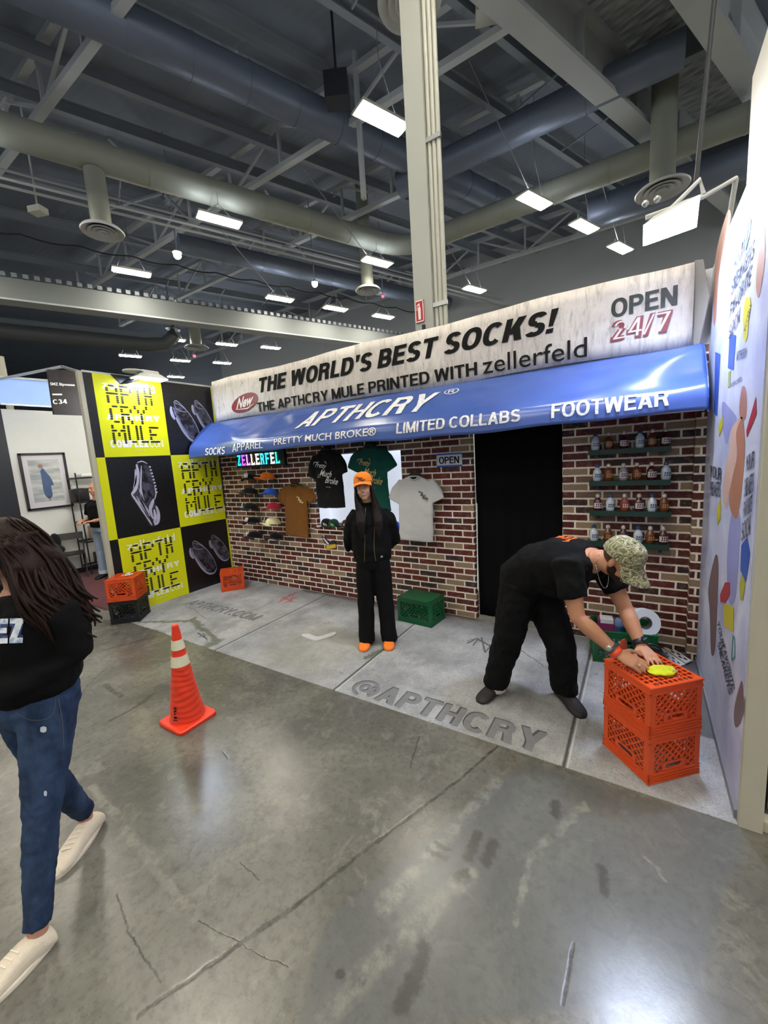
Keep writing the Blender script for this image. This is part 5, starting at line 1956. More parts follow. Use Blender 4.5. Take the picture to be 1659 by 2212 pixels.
def crate(label, loc, rz, mt, W=0.33, D=0.33, H=0.28, flip=True, solid_base=False, group=None, handle=True):
    o_ = thing('milk_crate', label, 'crate', (0, 0, 0), 0, group)
    zf = (lambda z: H - z) if flip else (lambda z: z)
    T = lambda x, y, z: Vector((x, y, zf(z)))

    def B(mb, a, b):
        mb.span(T(*a), T(*b))

    mb = MB()       # corner posts and rims
    cr_ = 0.034
    for sx in (-1, 1):
        for sy in (-1, 1):
            x, y = sx * (W / 2 - cr_ / 2 - 0.002), sy * (D / 2 - cr_ / 2 - 0.002)
            B(mb, (x - cr_ / 2, y - cr_ / 2, 0.0), (x + cr_ / 2, y + cr_ / 2, H))
    for s in (-1, 1):
        for z0, z1 in ((0.0, 0.046), (H - 0.060, H)):
            B(mb, (-W / 2 + 0.03, s * (D / 2 - 0.010), z0), (W / 2 - 0.03, s * (D / 2 - 0.004), z1))
            B(mb, (s * (W / 2 - 0.010), -D / 2 + 0.03, z0), (s * (W / 2 - 0.004), D / 2 - 0.03, z1))
    mb.build('corner_frame', mt, o_)
    mb = MB()       # ribs that run round the crate
    for z in (0.006, 0.040, H - 0.008, H - 0.024, H - 0.040, H - 0.058):
        e = 0.004 if z not in (H - 0.008, 0.006) else 0.007
        for s in (-1, 1):
            B(mb, (-W / 2 - e + 0.003, s * (D / 2 - 0.003) - 0.004, z - 0.004), (W / 2 + e - 0.003, s * (D / 2 - 0.003) + 0.004, z + 0.004))
            B(mb, (s * (W / 2 - 0.003) - 0.004, -D / 2 - e + 0.003, z - 0.004), (s * (W / 2 - 0.003) + 0.004, D / 2 + e - 0.003, z + 0.004))
    mb.build('rim_ribs', mt, o_)
    z0, z1 = 0.046, H - 0.060
    for (wid, fx) in ((W, lambda u, z, d: (u, -D / 2 + 0.006 + d, z)), (D, lambda u, z, d: (W / 2 - 0.006 - d, u, z)), (W, lambda u, z, d: (-u, D / 2 - 0.006 - d, z)), (D, lambda u, z, d: (-W / 2 + 0.006 + d, -u, z))):
        mb = MB()
        h0, h1, hu = H - 0.112, H - 0.066, 0.075
        u0, u1 = -wid / 2 + 0.034, wid / 2 - 0.034
        n = int((u1 - u0 + z1 - z0) / 0.040)
        for dirn in (1, -1):
            for i in range(n + 1):
                c = u0 - (z1 - z0) + i * 0.040 + 0.010
                segs = []
                k = 24
                prev = None
                for j in range(k + 1):
                    z = z0 + (z1 - z0) * j / k
                    u = c + (z - z0) if dirn > 0 else c + (z1 - z)
                    ok = u0 <= u <= u1 and not (handle and abs(u) < hu and h0 < z)
                    if ok and prev is None:
                        prev = (u, z)
                    if prev is not None and (not ok or j == k):
                        zz = z if ok else z - (z1 - z0) / k
                        uu = c + (zz - z0) if dirn > 0 else c + (z1 - zz)
                        if abs(uu - prev[0]) > 1e-4:
                            segs.append((prev, (uu, zz)))
                        prev = None
                for a, b in segs:
                    nrm_ = Vector(fx(0, 0, 1)) - Vector(fx(0, 0, 0))
                    mb.bar(T(*fx(a[0], a[1], 0.001)), T(*fx(b[0], b[1], 0.001)), 0.007, 0.008, T(nrm_.x, nrm_.y, 0) - T(0, 0, 0))
        if handle:      # grip: plate with an open slot
            outer, inner = [], []
            for i in range(24):
                a = 2 * math.pi * i / 24
                ca, sa_ = math.cos(a), math.sin(a)
                outer.append((max(-1, min(1, ca * 1.6)) * hu, (h0 + h1) / 2 + max(-1, min(1, sa_ * 1.6)) * (h1 - h0) / 2))
                inner.append((math.copysign(0.038, ca) + ca * 0.014, (h0 + h1) / 2 + sa_ * 0.014))
            for d0, d1 in ((-0.002, 0.006),):
                vs = [T(*fx(u, z, d)) for d in (d0, d1) for loop in (outer, inner) for u, z in loop]
                fs = []
                for i in range(24):
                    j = (i + 1) % 24
                    fs += [(i, j, 24 + j, 24 + i), (48 + i, 48 + j, 72 + j, 72 + i), (24 + i, 24 + j, 72 + j, 72 + i), (i, j, 48 + j, 48 + i)]
                mb.add(vs, fs)
        mb.build('side_lattice', mt, o_)
    mb = MB()
    if solid_base:
        B(mb, (-W / 2 + 0.004, -D / 2 + 0.004, 0.0), (W / 2 - 0.004, D / 2 - 0.004, 0.008))
    else:
        k = 10
        for i in range(k + 1):
            x = -W / 2 + 0.012 + (W - 0.024) * i / k
            B(mb, (x - 0.004, -D / 2 + 0.006, 0.0), (x + 0.004, D / 2 - 0.006, 0.007))
            y = -D / 2 + 0.012 + (D - 0.024) * i / k
            B(mb, (-W / 2 + 0.006, y - 0.004, 0.0004), (W / 2 - 0.006, y + 0.004, 0.0066))
        B(mb, (-0.05, -0.05, -0.0), (0.05, 0.05, 0.0062))
    mb.build('base_grid', mt, o_)
    o_.matrix_basis = Matrix.Translation(loc) @ Matrix.Rotation(rz, 4, 'Z')
    return o_


crate('black milk crate under the orange one at left booth corner', (-5.435, 2.335, 0.004), R(42), BLACKC, group='stacked crates at left')
crate('orange milk crate with stickers on top, standing on black crate', (-5.435, 2.335, 0.285), R(42), ORANGE, group='stacked crates at left')
crate('single orange milk crate on floor against the black clog poster', (-5.20, 3.70, 0.004), R(52), ORANGE)
crate('green upturned crate on floor behind the standing woman', (-2.03, 3.79, 0.004), R(-4), GREENC, 0.43, 0.31, 0.28, True, True)
crate('green open crate full of bottles and cans at right corner', (-0.10, 3.80, 0.004), R(10), GREENC, 0.46, 0.34, 0.28, False)
crate('lower orange crate of the stack the man wipes', (0.078, 2.55, 0.004), R(44), ORANGE, group='stacked crates at right')
TOPC = crate('upper orange crate of the stack the man wipes', (0.078, 2.55, 0.285), R(44), ORANGE, group='stacked crates at right')
mb = MB()
q0, q1 = at_z(1335, 1412, 0.566), at_z(1352, 1402, 0.566)
mb.prism([(0, 0), (1, 0), (.95, .045), (.75, .075), (.35, .075), (.08, .03)], 0.012, lambda x, y, d: (q0.lerp(q1, x) + Vector((d * 0.6, d * 0.6, y))))
TOPC_tab = mb.build('raised_tab', ORANGE, TOPC)

# stickers on the left stack
ST = [solid('sticker_' + n, c, 0.35, var=0.05) for n, c in (('white', '#e9e9ea'), ('grey', '#b9b4c6'), ('amber', '#d99a3a'), ('dark', '#23242a'))]
rs = random.Random(3)
for k in range(9):
    cx, cy = -5.435 + rs.uniform(-.07, .07), 2.335 + rs.uniform(-.07, .07)
    n = rs.choice((5, 6, 8))
    ph = rs.uniform(0, 6)
    z = 0.5665 + k * 0.0011
    ra, rb = rs.uniform(.03, .05), rs.uniform(.02, .035)
    pl = [(cx + ra * math.cos(ph + 2 * math.pi * i / n), cy + rb * math.sin(ph + 2 * math.pi * i / n)) for i in range(n)]
    s_ = thing('sticker', ['white sticker at the middle of the stickers on orange crate', 'pale sticker near left corner of orange crate top', 'amber edged sticker on the orange crate top', 'white sticker with dark shape on the orange crate top',
                           'grey sticker partly covered on the orange crate top', 'small white sticker at the back of orange crate top', 'amber sticker at the right of orange crate top', 'pale grey sticker at front of orange crate top', 'topmost white sticker in the pile on orange crate'][k], 'sticker', (cx, cy, z), 0, 'stickers on the orange crate')
    mb = MB()
    mb.prism(pl, 0.001, lambda x, y, d: (x, y, z + d))
    mb.build('backing', ST[[0, 1, 2, 0, 1, 0, 2, 1, 0][k]], s_)
    mb = MB()
    pl = [(cx + (x - cx) * .55 + .004, cy + (y - cy) * .4) for x, y in pl]
    mb.prism(pl, 0.0003, lambda x, y, d: (x, y, z + 0.001 + d))
    mb.build('motif', ST[[3, 3, 0, 3, 0, 3, 3, 0, 3][k]], s_)

# contents of the green crate
CAN = solid('can_silver_blue', '#8aa3cf', 0.25, 0.5, var=0.1)
BOX = solid('carton_magenta', '#8a2c62', 0.5, var=0.15)
gz = 0.012
for (x, y, kd, lab) in ((-0.22, 3.86, 'carton', 'magenta carton in the green crate at its left end'), (-0.12, 3.80, 'can', 'silver blue can in the green crate behind the mans arm'), (-0.04, 3.90, 'can2', 'pale can at the back of green crate')):
    if kd == 'carton':
        o_ = thing('carton', lab, 'carton', (x, y, gz))
        mb = MB()
        mb.box((x, y, gz + 0.14), (0.14, 0.10, 0.28), Matrix.Rotation(0.15, 3, 'Z'))
        mb.build('box_body', BOX, o_)
        mb = MB()
        mb.box((x, y, gz + 0.275), (0.10, 0.104, 0.035), Matrix.Rotation(0.15, 3, 'Z'))
        mb.build('printed_band', TAGW, o_)
    else:
        o_ = thing('drink_can', lab, 'can', (x, y, gz))
        mb = MB()
        mb.lathe([(0.004, 0.14), (0.028, 0.14), (0.034, 0.15), (0.034, 0.305), (0.027, 0.32), (0.004, 0.318)], (x, y, gz), 18)
        mb.build('can_body', CAN if kd == 'can' else ST[0], o_, smooth=50)
        mb = MB()
        mb.lathe([(0.0345, 0.19), (0.0345, 0.26)], (x, y, gz), 18, cap=False)
        mb.build('can_band', CAPB, o_)
for i, (x, y) in enumerate(((-0.20, 3.715), (-0.145, 3.725), (-0.10, 3.73))):
    o_ = thing('small_bottle', ['small clear bottle leftmost behind the green crate lattice', 'small clear bottle in middle behind green crate lattice', 'small clear bottle rightmost behind green crate lattice'][i], 'bottle', (x, y, gz))
    mb = MB()
    mb.lathe([(0.004, 0), (0.026, 0), (0.026, 0.13), (0.012, 0.17), (0.012, 0.20), (0.004, 0.2)], (x, y, gz), 14)
    mb.build('glass_body', ST[1], o_, smooth=50)
    mb = MB()
    mb.lathe([(0.004, 0.195), (0.014, 0.195), (0.014, 0.215), (0.004, 0.215)], (x, y, gz), 12)
    mb.build('stopper', TAGW, o_, smooth=50)
q = at_y(1391, 1344, 3.72)
o_ = thing('tape_roll', 'big white roll with grey core resting on the green crate', 'roll', (q.x, q.y, q.z - 0.10))
Mr = Matrix.Rotation(R(20), 3, 'Z') @ Matrix.Rotation(R(78), 3, 'X')
mb = MB()
mb.lathe([(0.05, -0.03), (0.112, -0.03), (0.112, 0.03), (0.05, 0.03)], q, 32, Mr, cap=False)
mb.rings([[q + Mr @ Vector((r * math.cos(2 * math.pi * k / 32), r * math.sin(2 * math.pi * k / 32), z)) for k in range(32)] for r, z in ((0.05, 0.03), (0.05, -0.03))], cap=False)
mb.build('roll_body', solid('roll_white', '#dfe5ea', 0.35, var=0.04), o_, smooth=50)
mb = MB()
mb.lathe([(0.043, -0.032), (0.0495, -0.032), (0.0495, 0.032), (0.043, 0.032), (0.043, -0.032)], q, 28, Mr, cap=False)
mb.build('core', solid('core_grey', '#55565c', 0.6), o_, smooth=50)
# black bag and printed cards by the right corner
o_ = thing('camera_bag', 'lumpy black bag on floor between green crate and white cards', 'bag', (0.14, 3.50, 0.004))
mb = MB()
mb.ball((0.10, 3.48, 0.14), (0.13, 0.09, 0.138))
mb.ball((0.19, 3.52, 0.08), (0.08, 0.08, 0.078))
mb.ball((0.06, 3.46, 0.20), (0.07, 0.06, 0.07))
organic('bag_body', mb, cloth('bag_black', '#101114', .3), o_, 0.012, 3, 0.02, 0.08)
mb = MB()
mb.tube(smooth_path([(0.01, 3.46, .14), (0.05, 3.44, .29), (0.15, 3.46, .29), (0.20, 3.50, .15)], 5), 0.008, 6)
mb.build('strap', BLACK, o_, smooth=60)
mb = MB()
mb.ball((0.205, 3.47, 0.17), (0.028, 0.028, 0.03), 12, 8)
mb.build('lens_ring', DARKMETAL, o_, smooth=180)
for k, (pts, lab) in enumerate((([(1424, 1393), (1436, 1390), (1494, 1428), (1482, 1434)], 'white printed card lying farther back by the right wall'), ([(1420, 1404), (1430, 1400), (1481, 1436), (1462, 1442)], 'white printed card in front, by the orange crates'))):
    o_ = thing('printed_card', lab, 'card', at_z(*pts[0], 0.01))
    W4 = [at_z(*q, 0.012 + 0.012 * (1 - k)) for q in pts]
    mb = MB()
    mb.hexa(W4 + [q + Vector((0, 0, 0.006)) for q in W4])
    mb.build('card_body', TAGW, o_)
    mb = MB()
    for u, v in ((.15, .3), (.3, .6), (.45, .3), (.6, .6), (.72, .3), (.85, .55)):
        c = W4[0].lerp(W4[3], v).lerp(W4[1].lerp(W4[2], v), .0)
        e0, e1 = W4[0].lerp(W4[3], u), W4[1].lerp(W4[2], u)
        c = e0.lerp(e1, v) + Vector((0, 0, 0.0066))
        dx, dy = (W4[3] - W4[0]) * 0.045, (W4[1] - W4[0]) * 0.14
        mb.add([c - dx - dy, c + dx - dy, c + dx * 2 + dy * .2, c + dx + dy, c - dx + dy], [(0, 1, 2, 3, 4)])
    mb.build('printed_shapes', CAPB if k else BLACKINK, o_)

# wiping cloth
o_ = thing('wiping_cloth', 'crumpled lime yellow cloth under the mans hands on orange crate', 'cloth', (0.12, 2.52, 0.566))
mb = MB()
cc = at_z(1428, 1451, 0.572)
mb.ball((cc.x, cc.y, 0.578), (0.085, 0.05, 0.016), 16, 8, Matrix.Rotation(R(38), 3, 'Z'))
mb.ball((cc.x + .03, cc.y + .02, 0.586), (0.04, 0.025, 0.016), 12, 8, Matrix.Rotation(R(60), 3, 'Z'))
mb.ball((cc.x - .03, cc.y - .02, 0.582), (0.05, 0.02, 0.014), 12, 8, Matrix.Rotation(R(10), 3, 'Z'))
organic('cloth_body', mb, cloth('cloth_lime', '#c3c81e', .15, 300, 20), o_, 0.006, 1, 0.022, 0.03)
mb = MB()
mb.prism([(0, 0), (.03, 0), (.03, .012), (0, .012)], 0.001, lambda x, y, d: (cc.x + .05 + x * .8, cc.y - .005 + x * .6, 0.582 + y + d))
mb.build('care_label', TAGW, o_)

# ---- traffic cone
cn = thing('traffic_cone', 'orange traffic cone with two reflective bands on the concrete', 'traffic cone', (-2.72, 1.46, 0))
CONE = cloth('cone_fabric', '#dd3a1e', 0.08, 400, 10, 0.6, 0.15)
CONEB = solid('cone_base_orange', '#f0401e', 0.42, var=0.05)
bx, by = -2.715, 1.475
cz = [at_z(341, 1560, 0.03), at_z(390, 1587, 0.03), at_z(468, 1532, 0.03)]
ctr = (cz[0] + cz[2]) / 2
ctr = Vector((ctr.x, ctr.y, 0))
ang = math.atan2((cz[1] - cz[0]).y, (cz[1] - cz[0]).x)
Mz = Matrix.Rotation(ang, 3, 'Z')
S2 = 0.148
mb = MB()


def sq(r, z, bev=0.16):
    out = []
    for k in range(32):
        a = 2 * math.pi * k / 32
        c_, s_ = math.cos(a), math.sin(a)
        e = 0.22
        out.append(ctr + Mz @ Vector((r * math.copysign(abs(c_) ** e, c_), r * math.copysign(abs(s_) ** e, s_), z)))
    return out


mb.rings([sq(S2 * .97, 0.0), sq(S2, 0.008), sq(S2, 0.024), sq(S2 * .96, 0.031), sq(S2 * .5, 0.034)])
mb.build('base_plate', CONEB, cn, smooth=40)


def cone_r(z):
    return 0.122 + (0.021 - 0.122) * (max(0.0, z - 0.03) / 0.71) ** 0.92


def cone_piece(name, z0, z1, mt, n, wob, extra=0.0):
    mb = MB()
    rr = []
    for i in range(n + 1):
        z = z0 + (z1 - z0) * i / n
        rr.append([ctr + Vector(((cone_r(z) + extra + wob * math.sin(z * 150 + 1.4 * math.sin(a * 2 + z * 20)) + wob * 0.6 * math.sin(a * 5 + z * 40)) * math.cos(a), (cone_r(z) + extra + wob * math.sin(z * 150 + 1.4 * math.sin(a * 2 + z * 20)) + wob * .6 * math.sin(a * 5 + z * 40)) * math.sin(a), z)) for a in [2 * math.pi * k / 40 for k in range(40)]])
    mb.rings(rr)
    return mb.build(name, mt, cn, smooth=60)


cone_piece('cone_skirt', 0.028, 0.44, CONE, 60, 0.0022)
BAND = solid('reflective_cream', '#ded9bd', 0.4, var=0.1, vscale=30)
cone_piece('reflective_band', 0.44, 0.515, BAND, 6, 0.0008, 0.002)
cone_piece('middle_band', 0.515, 0.562, CONE, 5, 0.0008)
cone_piece('reflective_band', 0.562, 0.632, BAND, 6, 0.0006, 0.002)
cone_piece('cone_top', 0.632, 0.732, CONE, 12, 0.0004)
mb = MB()
mb.lathe([(0.004, 0.742), (0.016, 0.742), (0.021, 0.736), (0.0215, 0.72)], ctr, 20)
mb.build('top_cap', CONEB, cn, smooth=50)
mb = MB()
dv = Vector((0, 0, EYE)) - Vector((ctr.x, ctr.y, EYE))
fa = math.atan2(-ctr.y, -ctr.x) - 0.75
P = lambda a, z: ctr + Vector(((cone_r(z) + 0.004) * math.cos(fa + a), (cone_r(z) + 0.004) * math.sin(fa + a), z))
for a0, a1, z0, z1 in ((-.10, .10, .085, .10), (-.10, .02, .112, .122), (-.10, -.05, .112, .165), (-.10, .06, .155, .165), (.03, .08, .135, .165), (-.06, .06, .132, .142), (-.15, .14, .07, .076)):
    mb.add([P(a0, z0), P(a1, z0), P(a1, z1), P(a0, z1)], [(0, 1, 2, 3)])
mb.build('maker_mark', BLACKINK, cn)

# ---- white sock lying on the covering
o_ = thing('floor_sock', 'flat white sock lying on the printed sidewalk', 'sock', (-2.85, 2.97, 0.004))
out = smooth_path([(652, 1372), (668, 1371), (688, 1377), (722, 1367), (723, 1373), (700, 1381), (682, 1385), (664, 1380), (653, 1376)], 4)
W4 = [at_z(p.x, p.y, 0.004) for p in out]
mb = MB()
n = len(W4)
mb.add(W4 + [q + Vector((0, 0, 0.012)) for q in W4], [tuple(range(n))[::-1], tuple(range(n, 2 * n))] + [(i, (i + 1) % n, n + (i + 1) % n, n + i) for i in range(n)])
mb.build('sock_body', cloth('sock_white', '#c9c9cb', .05), o_)
mb = MB()
for px in (712, 716, 719):
    a, b = at_z(px, 1370, 0.0168), at_z(px + 1, 1376, 0.0168)
    mb.bar(a, b, 0.004, 0.001)
mb.build('cuff_rib', ST[1], o_)

# ================================================================== NEIGHBOUR STAND AT LEFT
CARPET = cloth('maroon_carpet', '#4d0f18', 0.2, 250, 3, 0.95, 0.4)
mb = MB()
mb.prism([(-5.75, 2.345), (-9.6, 2.30), (-9.6, 5.4), (-5.75, 5.4)], 0.012, lambda x, y, d: (x, y, d))
tag(mb.build('maroon_carpet', CARPET), 'maroon carpet of the stand beyond the yellow posters', 'carpet')
NW = solid('stand_white_wall', '#dfe0da', 0.5, var=0.03)
mb = MB()
mb.span((-9.08, 2.40, 0.0), (-9.0, 5.4, 3.03))
tag(mb.build('wall_stand_left', NW), kind='structure')
mb = MB()
mb.span((-9.08, 5.32, 0.0), (-5.75, 5.4, 3.03))
tag(mb.build('wall_stand_back', NW), kind='structure')
mb = MB()
mb.span((-9.0, 2.42, 0.012), (-8.985, 5.3, 0.10))
tag(mb.build('baseboard_stand', BLACK), kind='structure')
mb = MB()
mb.span((-9.12, 0.6, 0.0), (-8.98, 2.40, 3.02))
tag(mb.build('wall_stand_dark', solid('navy_wall', '#161a24', 0.5)), kind='structure')
t = NT('assumed_stand_lamp_lens')
t.set(Base_Color=(1, 1, 1, 1), Emission_Color=(0.95, 0.98, 1.0, 1), Emission_Strength=160.0)
o_ = thing('assumed_stand_lamp', 'assumed unseen arm lamp of next stand behind the poster wall', 'flood lamp', (-6.1, 3.4, 3.0))  # unseen lamp, assumed here to brighten the white wall of the next stand
mb = MB()
mb.box((-6.1, 3.4, 3.02), (0.2, 0.4, 0.05), Matrix.Rotation(R(35), 3, 'Y'))
mb.tube([(-6.1, 3.4, 3.03), (-5.9, 3.4, 3.12), (-5.705, 3.4, 3.02)], 0.014, 8)
mb.build('housing', HOUSING, o_)
mb = MB()
mb.box((-6.118, 3.4, 2.993), (0.17, 0.36, 0.008), Matrix.Rotation(R(35), 3, 'Y'))
mb.build('lens', t.m, o_)
# header strip and hanging board
hd = thing('lit_header', 'glowing pale blue header strip at far left', 'header', (-8.3, 2.4, 2.98))
t = NT('lit_blue_fabric')
p = t.pos()
t.set(Base_Color=lin('#8fb0e8'), Emission_Color=t.mix(t.noise(p, 1.6, 3), lin('#5b82d0'), lin('#b7cdf6')), Emission_Strength=0.42, Roughness=0.6)
mb = MB()
a, b = at_x(-30, 812, -8.3), at_x(104, 822, -8.3)
c, d = at_x(-30, 871, -8.3), at_x(113, 879, -8.3)
mb.hexa([c, d, d + Vector((-.1, 0, 0)), c + Vector((-.1, 0, 0)), a, b, b + Vector((-.1, 0, 0)), a + Vector((-.1, 0, 0))])
mb.build('lit_panel', t.m, hd)
mb = MB()
mb.bar(a, b, 0.04, 0.03)
mb.bar(c, d, 0.04, 0.02)
mb.build('edge_profile', ALU, hd)
bs = thing('stand_number_board', 'dark brown board with small white lettering beside yellow poster', 'sign', (-6.8, 2.5, 2.7))
BXX = -6.8
a, b, c, d = at_x(103, 798, BXX), at_x(181, 801, BXX), at_x(191, 897, BXX), at_x(117, 895, BXX)
mb = MB()
mb.hexa([d, c, c + Vector((-.05, 0, 0)), d + Vector((-.05, 0, 0)), a, b, b + Vector((-.05, 0, 0)), a + Vector((-.05, 0, 0))])
mb.build('board', solid('board_brown', '#241c1b', 0.5), bs)
mb = MB()
for s, bl, br, tl in (('SMZ Bipweeee', (109, 834), (162, 836), (108, 826)), ('C34', (115, 873), (145, 872), (113, 863))):
    A_, B_, C_ = at_x(*bl, BXX + .003), at_x(*br, BXX + .003), at_x(*tl, BXX + .003)
    letters(mb, s, A_, B_ - A_, C_ - A_, 0.025, 0, 0)
A_, B_ = at_x(113, 852, BXX + .003), at_x(134, 852, BXX + .003)
mb.bar(A_, B_, 0.02, 0.001, (1, 0, 0))
mb.build('lettering', PWHITE, bs)
mb = MB()
mb.tube([at_x(0, 770, -9.3), at_x(12, 812, -9.3) + Vector((0, 0, -2.9))], 0.05, 8)
tag(mb.build('upright_pole', BEIGE), 'pale pole rising behind the lit blue header', 'pole')
mb = MB()
mb.bar((-8.3, 2.2, 3.36), (-6.8, 2.55, 3.36), 0.03, 0.03)
mb.bar((-6.8, 2.55, 3.36), (-5.68, 2.3, 3.07), 0.03, 0.03)
tag(mb.build('header_rail', ALU), 'thin rail carrying header strip and brown board', 'rail')
# framed picture
FXp = -8.985
fp = thing('framed_picture', 'black framed picture of a figure in blue on white wall', 'picture', (FXp, 2.85, 1.3))
fq = [at_x(60, 1104, FXp), at_x(158, 1093, FXp), at_x(138, 977, FXp), at_x(37, 980, FXp)]
y0, y1 = (fq[0].y + fq[3].y) / 2, (fq[1].y + fq[2].y) / 2
z0, z1 = (fq[0].z + fq[1].z) / 2, (fq[2].z + fq[3].z) / 2
mb = MB()
fwid = 0.035
for e in ((y0, z0, y1, z0 + fwid), (y0, z1 - fwid, y1, z1), (y0, z0, y0 + fwid, z1), (y1 - fwid, z0, y1, z1)):
    mb.span((FXp - 0.014, e[0], e[1]), (FXp + 0.03, e[2], e[3]))
mb.build('frame', BLACK, fp)
mb = MB()
mb.span((FXp - 0.012, y0 + .03, z0 + .03), (FXp + 0.008, y1 - .03, z1 - .03))
mb.build('mat_board', solid('mat_white', '#d6d3d8', 0.5, var=0.03), fp)
t = NT('picture_haze')
p = t.pos()
st = t.n('ShaderNodeMapping')
t.put(st.inputs[0], p)
st.inputs['Scale'].default_value = (1, 1.2, 6)
t.set(Base_Color=t.ramp(t.noise(st.outputs[0], 2.0, 4), [(0.35, '#9aa3a6'), (0.65, '#d3d3ce')]), Roughness=0.5)
mb = MB()
wy, wz = y1 - y0, z1 - z0
mb.span((FXp, y0 + wy * .17, z0 + wz * .13), (FXp + 0.010, y1 - wy * .17, z1 - wz * .12))
mb.build('picture', t.m, fp)
G = lambda x, y: (FXp + 0.0115, y0 + wy * x, z0 + wz * y)
mb = MB()
o2 = smooth_path([(.40, .68), (.46, .73), (.52, .66), (.60, .55), (.64, .42), (.58, .40), (.57, .22), (.46, .20), (.40, .30), (.40, .55), (.40, .68)], 4)
mb.add([G(p.x, p.y) for p in o2[:-1]], [tuple(range(len(o2) - 1))])
mb.build('painted_figure', solid('figure_blue', '#475d86', 0.5, var=.2), fp)
mb = MB()
o2 = [(.42 + .055 * math.cos(i / 12 * 6.283), .765 + .04 * math.sin(i / 12 * 6.283)) for i in range(12)]
mb.add([G(*p) for p in o2], [tuple(range(12))])
ribbon(mb, [(.49, .21), (.51, .15)], .05, G)
mb.build('painted_skin', solid('figure_skin', '#9a7a70', 0.5), fp)
# folding chair
fc = thing('folding_chair', 'black folding chair by the white wall of next stand', 'chair', (-8.75, 2.95, 0.012), 0.0)
CH = Matrix.Translation((-8.72, 2.92, 0.012)) @ Matrix.Rotation(R(68), 4, 'Z')
tp = lambda x, y, z: CH @ Vector((x, y, z))
for s in (-1, 1):
    mb = MB()
    mb.tube([tp(.2 * s, -.20, 0), tp(.2 * s, .16, .80)], 0.012, 8)
    mb.build('leg', BLACK, fc, smooth=60)
    mb = MB()
    mb.tube([tp(.18 * s, .24, 0), tp(.18 * s, -.16, .45)], 0.012, 8)
    mb.build('leg', BLACK, fc, smooth=60)
mb = MB()
mb.hexa([tp(-.2, .125, .68), tp(.2, .125, .68), tp(.2, .145, .68), tp(-.2, .145, .68), tp(-.2, .16, .80), tp(.2, .16, .80), tp(.2, .18, .80), tp(-.2, .18, .80)])
mb.build('backrest', BLACK, fc)
mb = MB()
mb.hexa([tp(-.2, -.2, .43), tp(.2, -.2, .43), tp(.2, .2, .43), tp(-.2, .2, .43), tp(-.2, -.2, .45), tp(.2, -.2, .45), tp(.2, .2, .45), tp(-.2, .2, .45)])
mb.build('seat', BLACK, fc)
mb = MB()
mb.tube([tp(-.2, -.15, .12), tp(.2, -.15, .12)], .009, 6)
mb.tube([tp(-.18, .2, .1), tp(.18, .2, .1)], .009, 6)
mb.build('stretcher', BLACK, fc, smooth=60)
o_ = thing('hung_jacket', 'black jacket hanging over left end of the folding chair', 'jacket', tp(-.2, .15, .6))
mb = MB()
mb.ball(tp(-.20, .15, .66), (.08, .09, .17))
mb.ball(tp(-.15, .10, .53), (.10, .08, .07))
organic('jacket_body', mb, cloth('jacket_black', '#111216', .3), o_, 0.015, 3, 0.03, 0.1)
# wire rack
rk = thing('wire_rack', 'black wire shelf rack behind the man in the next stand', 'rack', (-8.6, 3.3, 0.012))
ry0, ry1, rx0, rx1 = 3.14, 3.84, -8.95, -8.58
for x in (rx0, rx1):
    for y in (ry0, ry1):
        mb = MB()
        mb.tube([(x, y, 0.012), (x, y, 1.90)], 0.012, 8)
        mb.build('post', BLACK, rk, smooth=60)
for z in (0.15, 0.62, 0.98, 1.36, 1.80):
    mb = MB()
    for k in range(12):
        y = ry0 + (ry1 - ry0) * k / 11
        mb.tube([(rx0, y, z), (rx1, y, z)], 0.004, 5)
    for x in (rx0, rx1):
        mb.bar((x, ry0, z), (x, ry1, z), 0.012, 0.03)
    for y in (ry0, ry1):
        mb.bar((rx0, y, z), (rx1, y, z), 0.012, 0.03)
    mb.build('wire_shelf', BLACK, rk)
for (y, z, s, mt, nm, lab) in ((3.38, 1.825, (.24, .28, .05), TAGW, 'flat_parcel', 'white flat parcel on the top rack shelf'), (3.22, 1.385, (.2, .24, .22), BLACK, 'black_case', 'black case on the upper middle rack shelf'), (3.40, 0.645, (.22, .2, .25), solid('kraft', '#a58a6a', .6), 'paper_bag', 'brown paper bag on the lower rack shelf'), (3.45, 0.175, (.25, .25, .2), DARKMETAL, 'storage_box', 'dark box on the bottom rack shelf')):
    o_ = thing(nm, lab, 'box', (-8.76, y, z))
    mb = MB()
    mb.box((-8.76, y, z + s[2] / 2), s, Matrix.Rotation(.1, 3, 'Z'))
    b_ = mb.build('body', mt, o_)
    bake(b_, [('BEVEL', dict(width=0.012, segments=2))])
    mb = MB()
    mb.box((-8.76, y, z + s[2] + 0.004), (s[0] * .5, s[1] * .5, 0.008), Matrix.Rotation(.1, 3, 'Z'))
    mb.build('lid', mt, o_)

# ================================================================== BEYOND THE RIGHT WALL
mb = MB()
mb.span((0.62, 2.5, 0), (0.70, 6.0, 2.6))
tag(mb.build('wall_stand_right', solid('tan_wall', '#8e8a72', 0.6)), kind='structure')
mb = MB()
mb.span((0.50, 2.27, 0.0), (0.75, 2.33, 0.05))
tag(mb.build('baseboard_stand_right', BEIGE), kind='structure')
o_ = thing('red_bag', 'red padded bag hanging behind the end post at right edge', 'bag', (0.585, 2.42, 0.6))
mb = MB()
mb.ball((0.585, 2.42, 0.72), (0.045, 0.07, 0.16))
organic('bag_body', mb, cloth('bag_red', '#8f1d22', .2), o_, 0.012, 2, 0.03, 0.05)
mb = MB()
mb.tube(smooth_path([(0.585, 2.39, .84), (0.585, 2.40, .98), (0.585, 2.45, .98), (0.585, 2.46, .84)], 4), 0.008, 6)
mb.tube([(0.585, 2.425, .975), (0.625, 2.51, .99)], 0.006, 6)
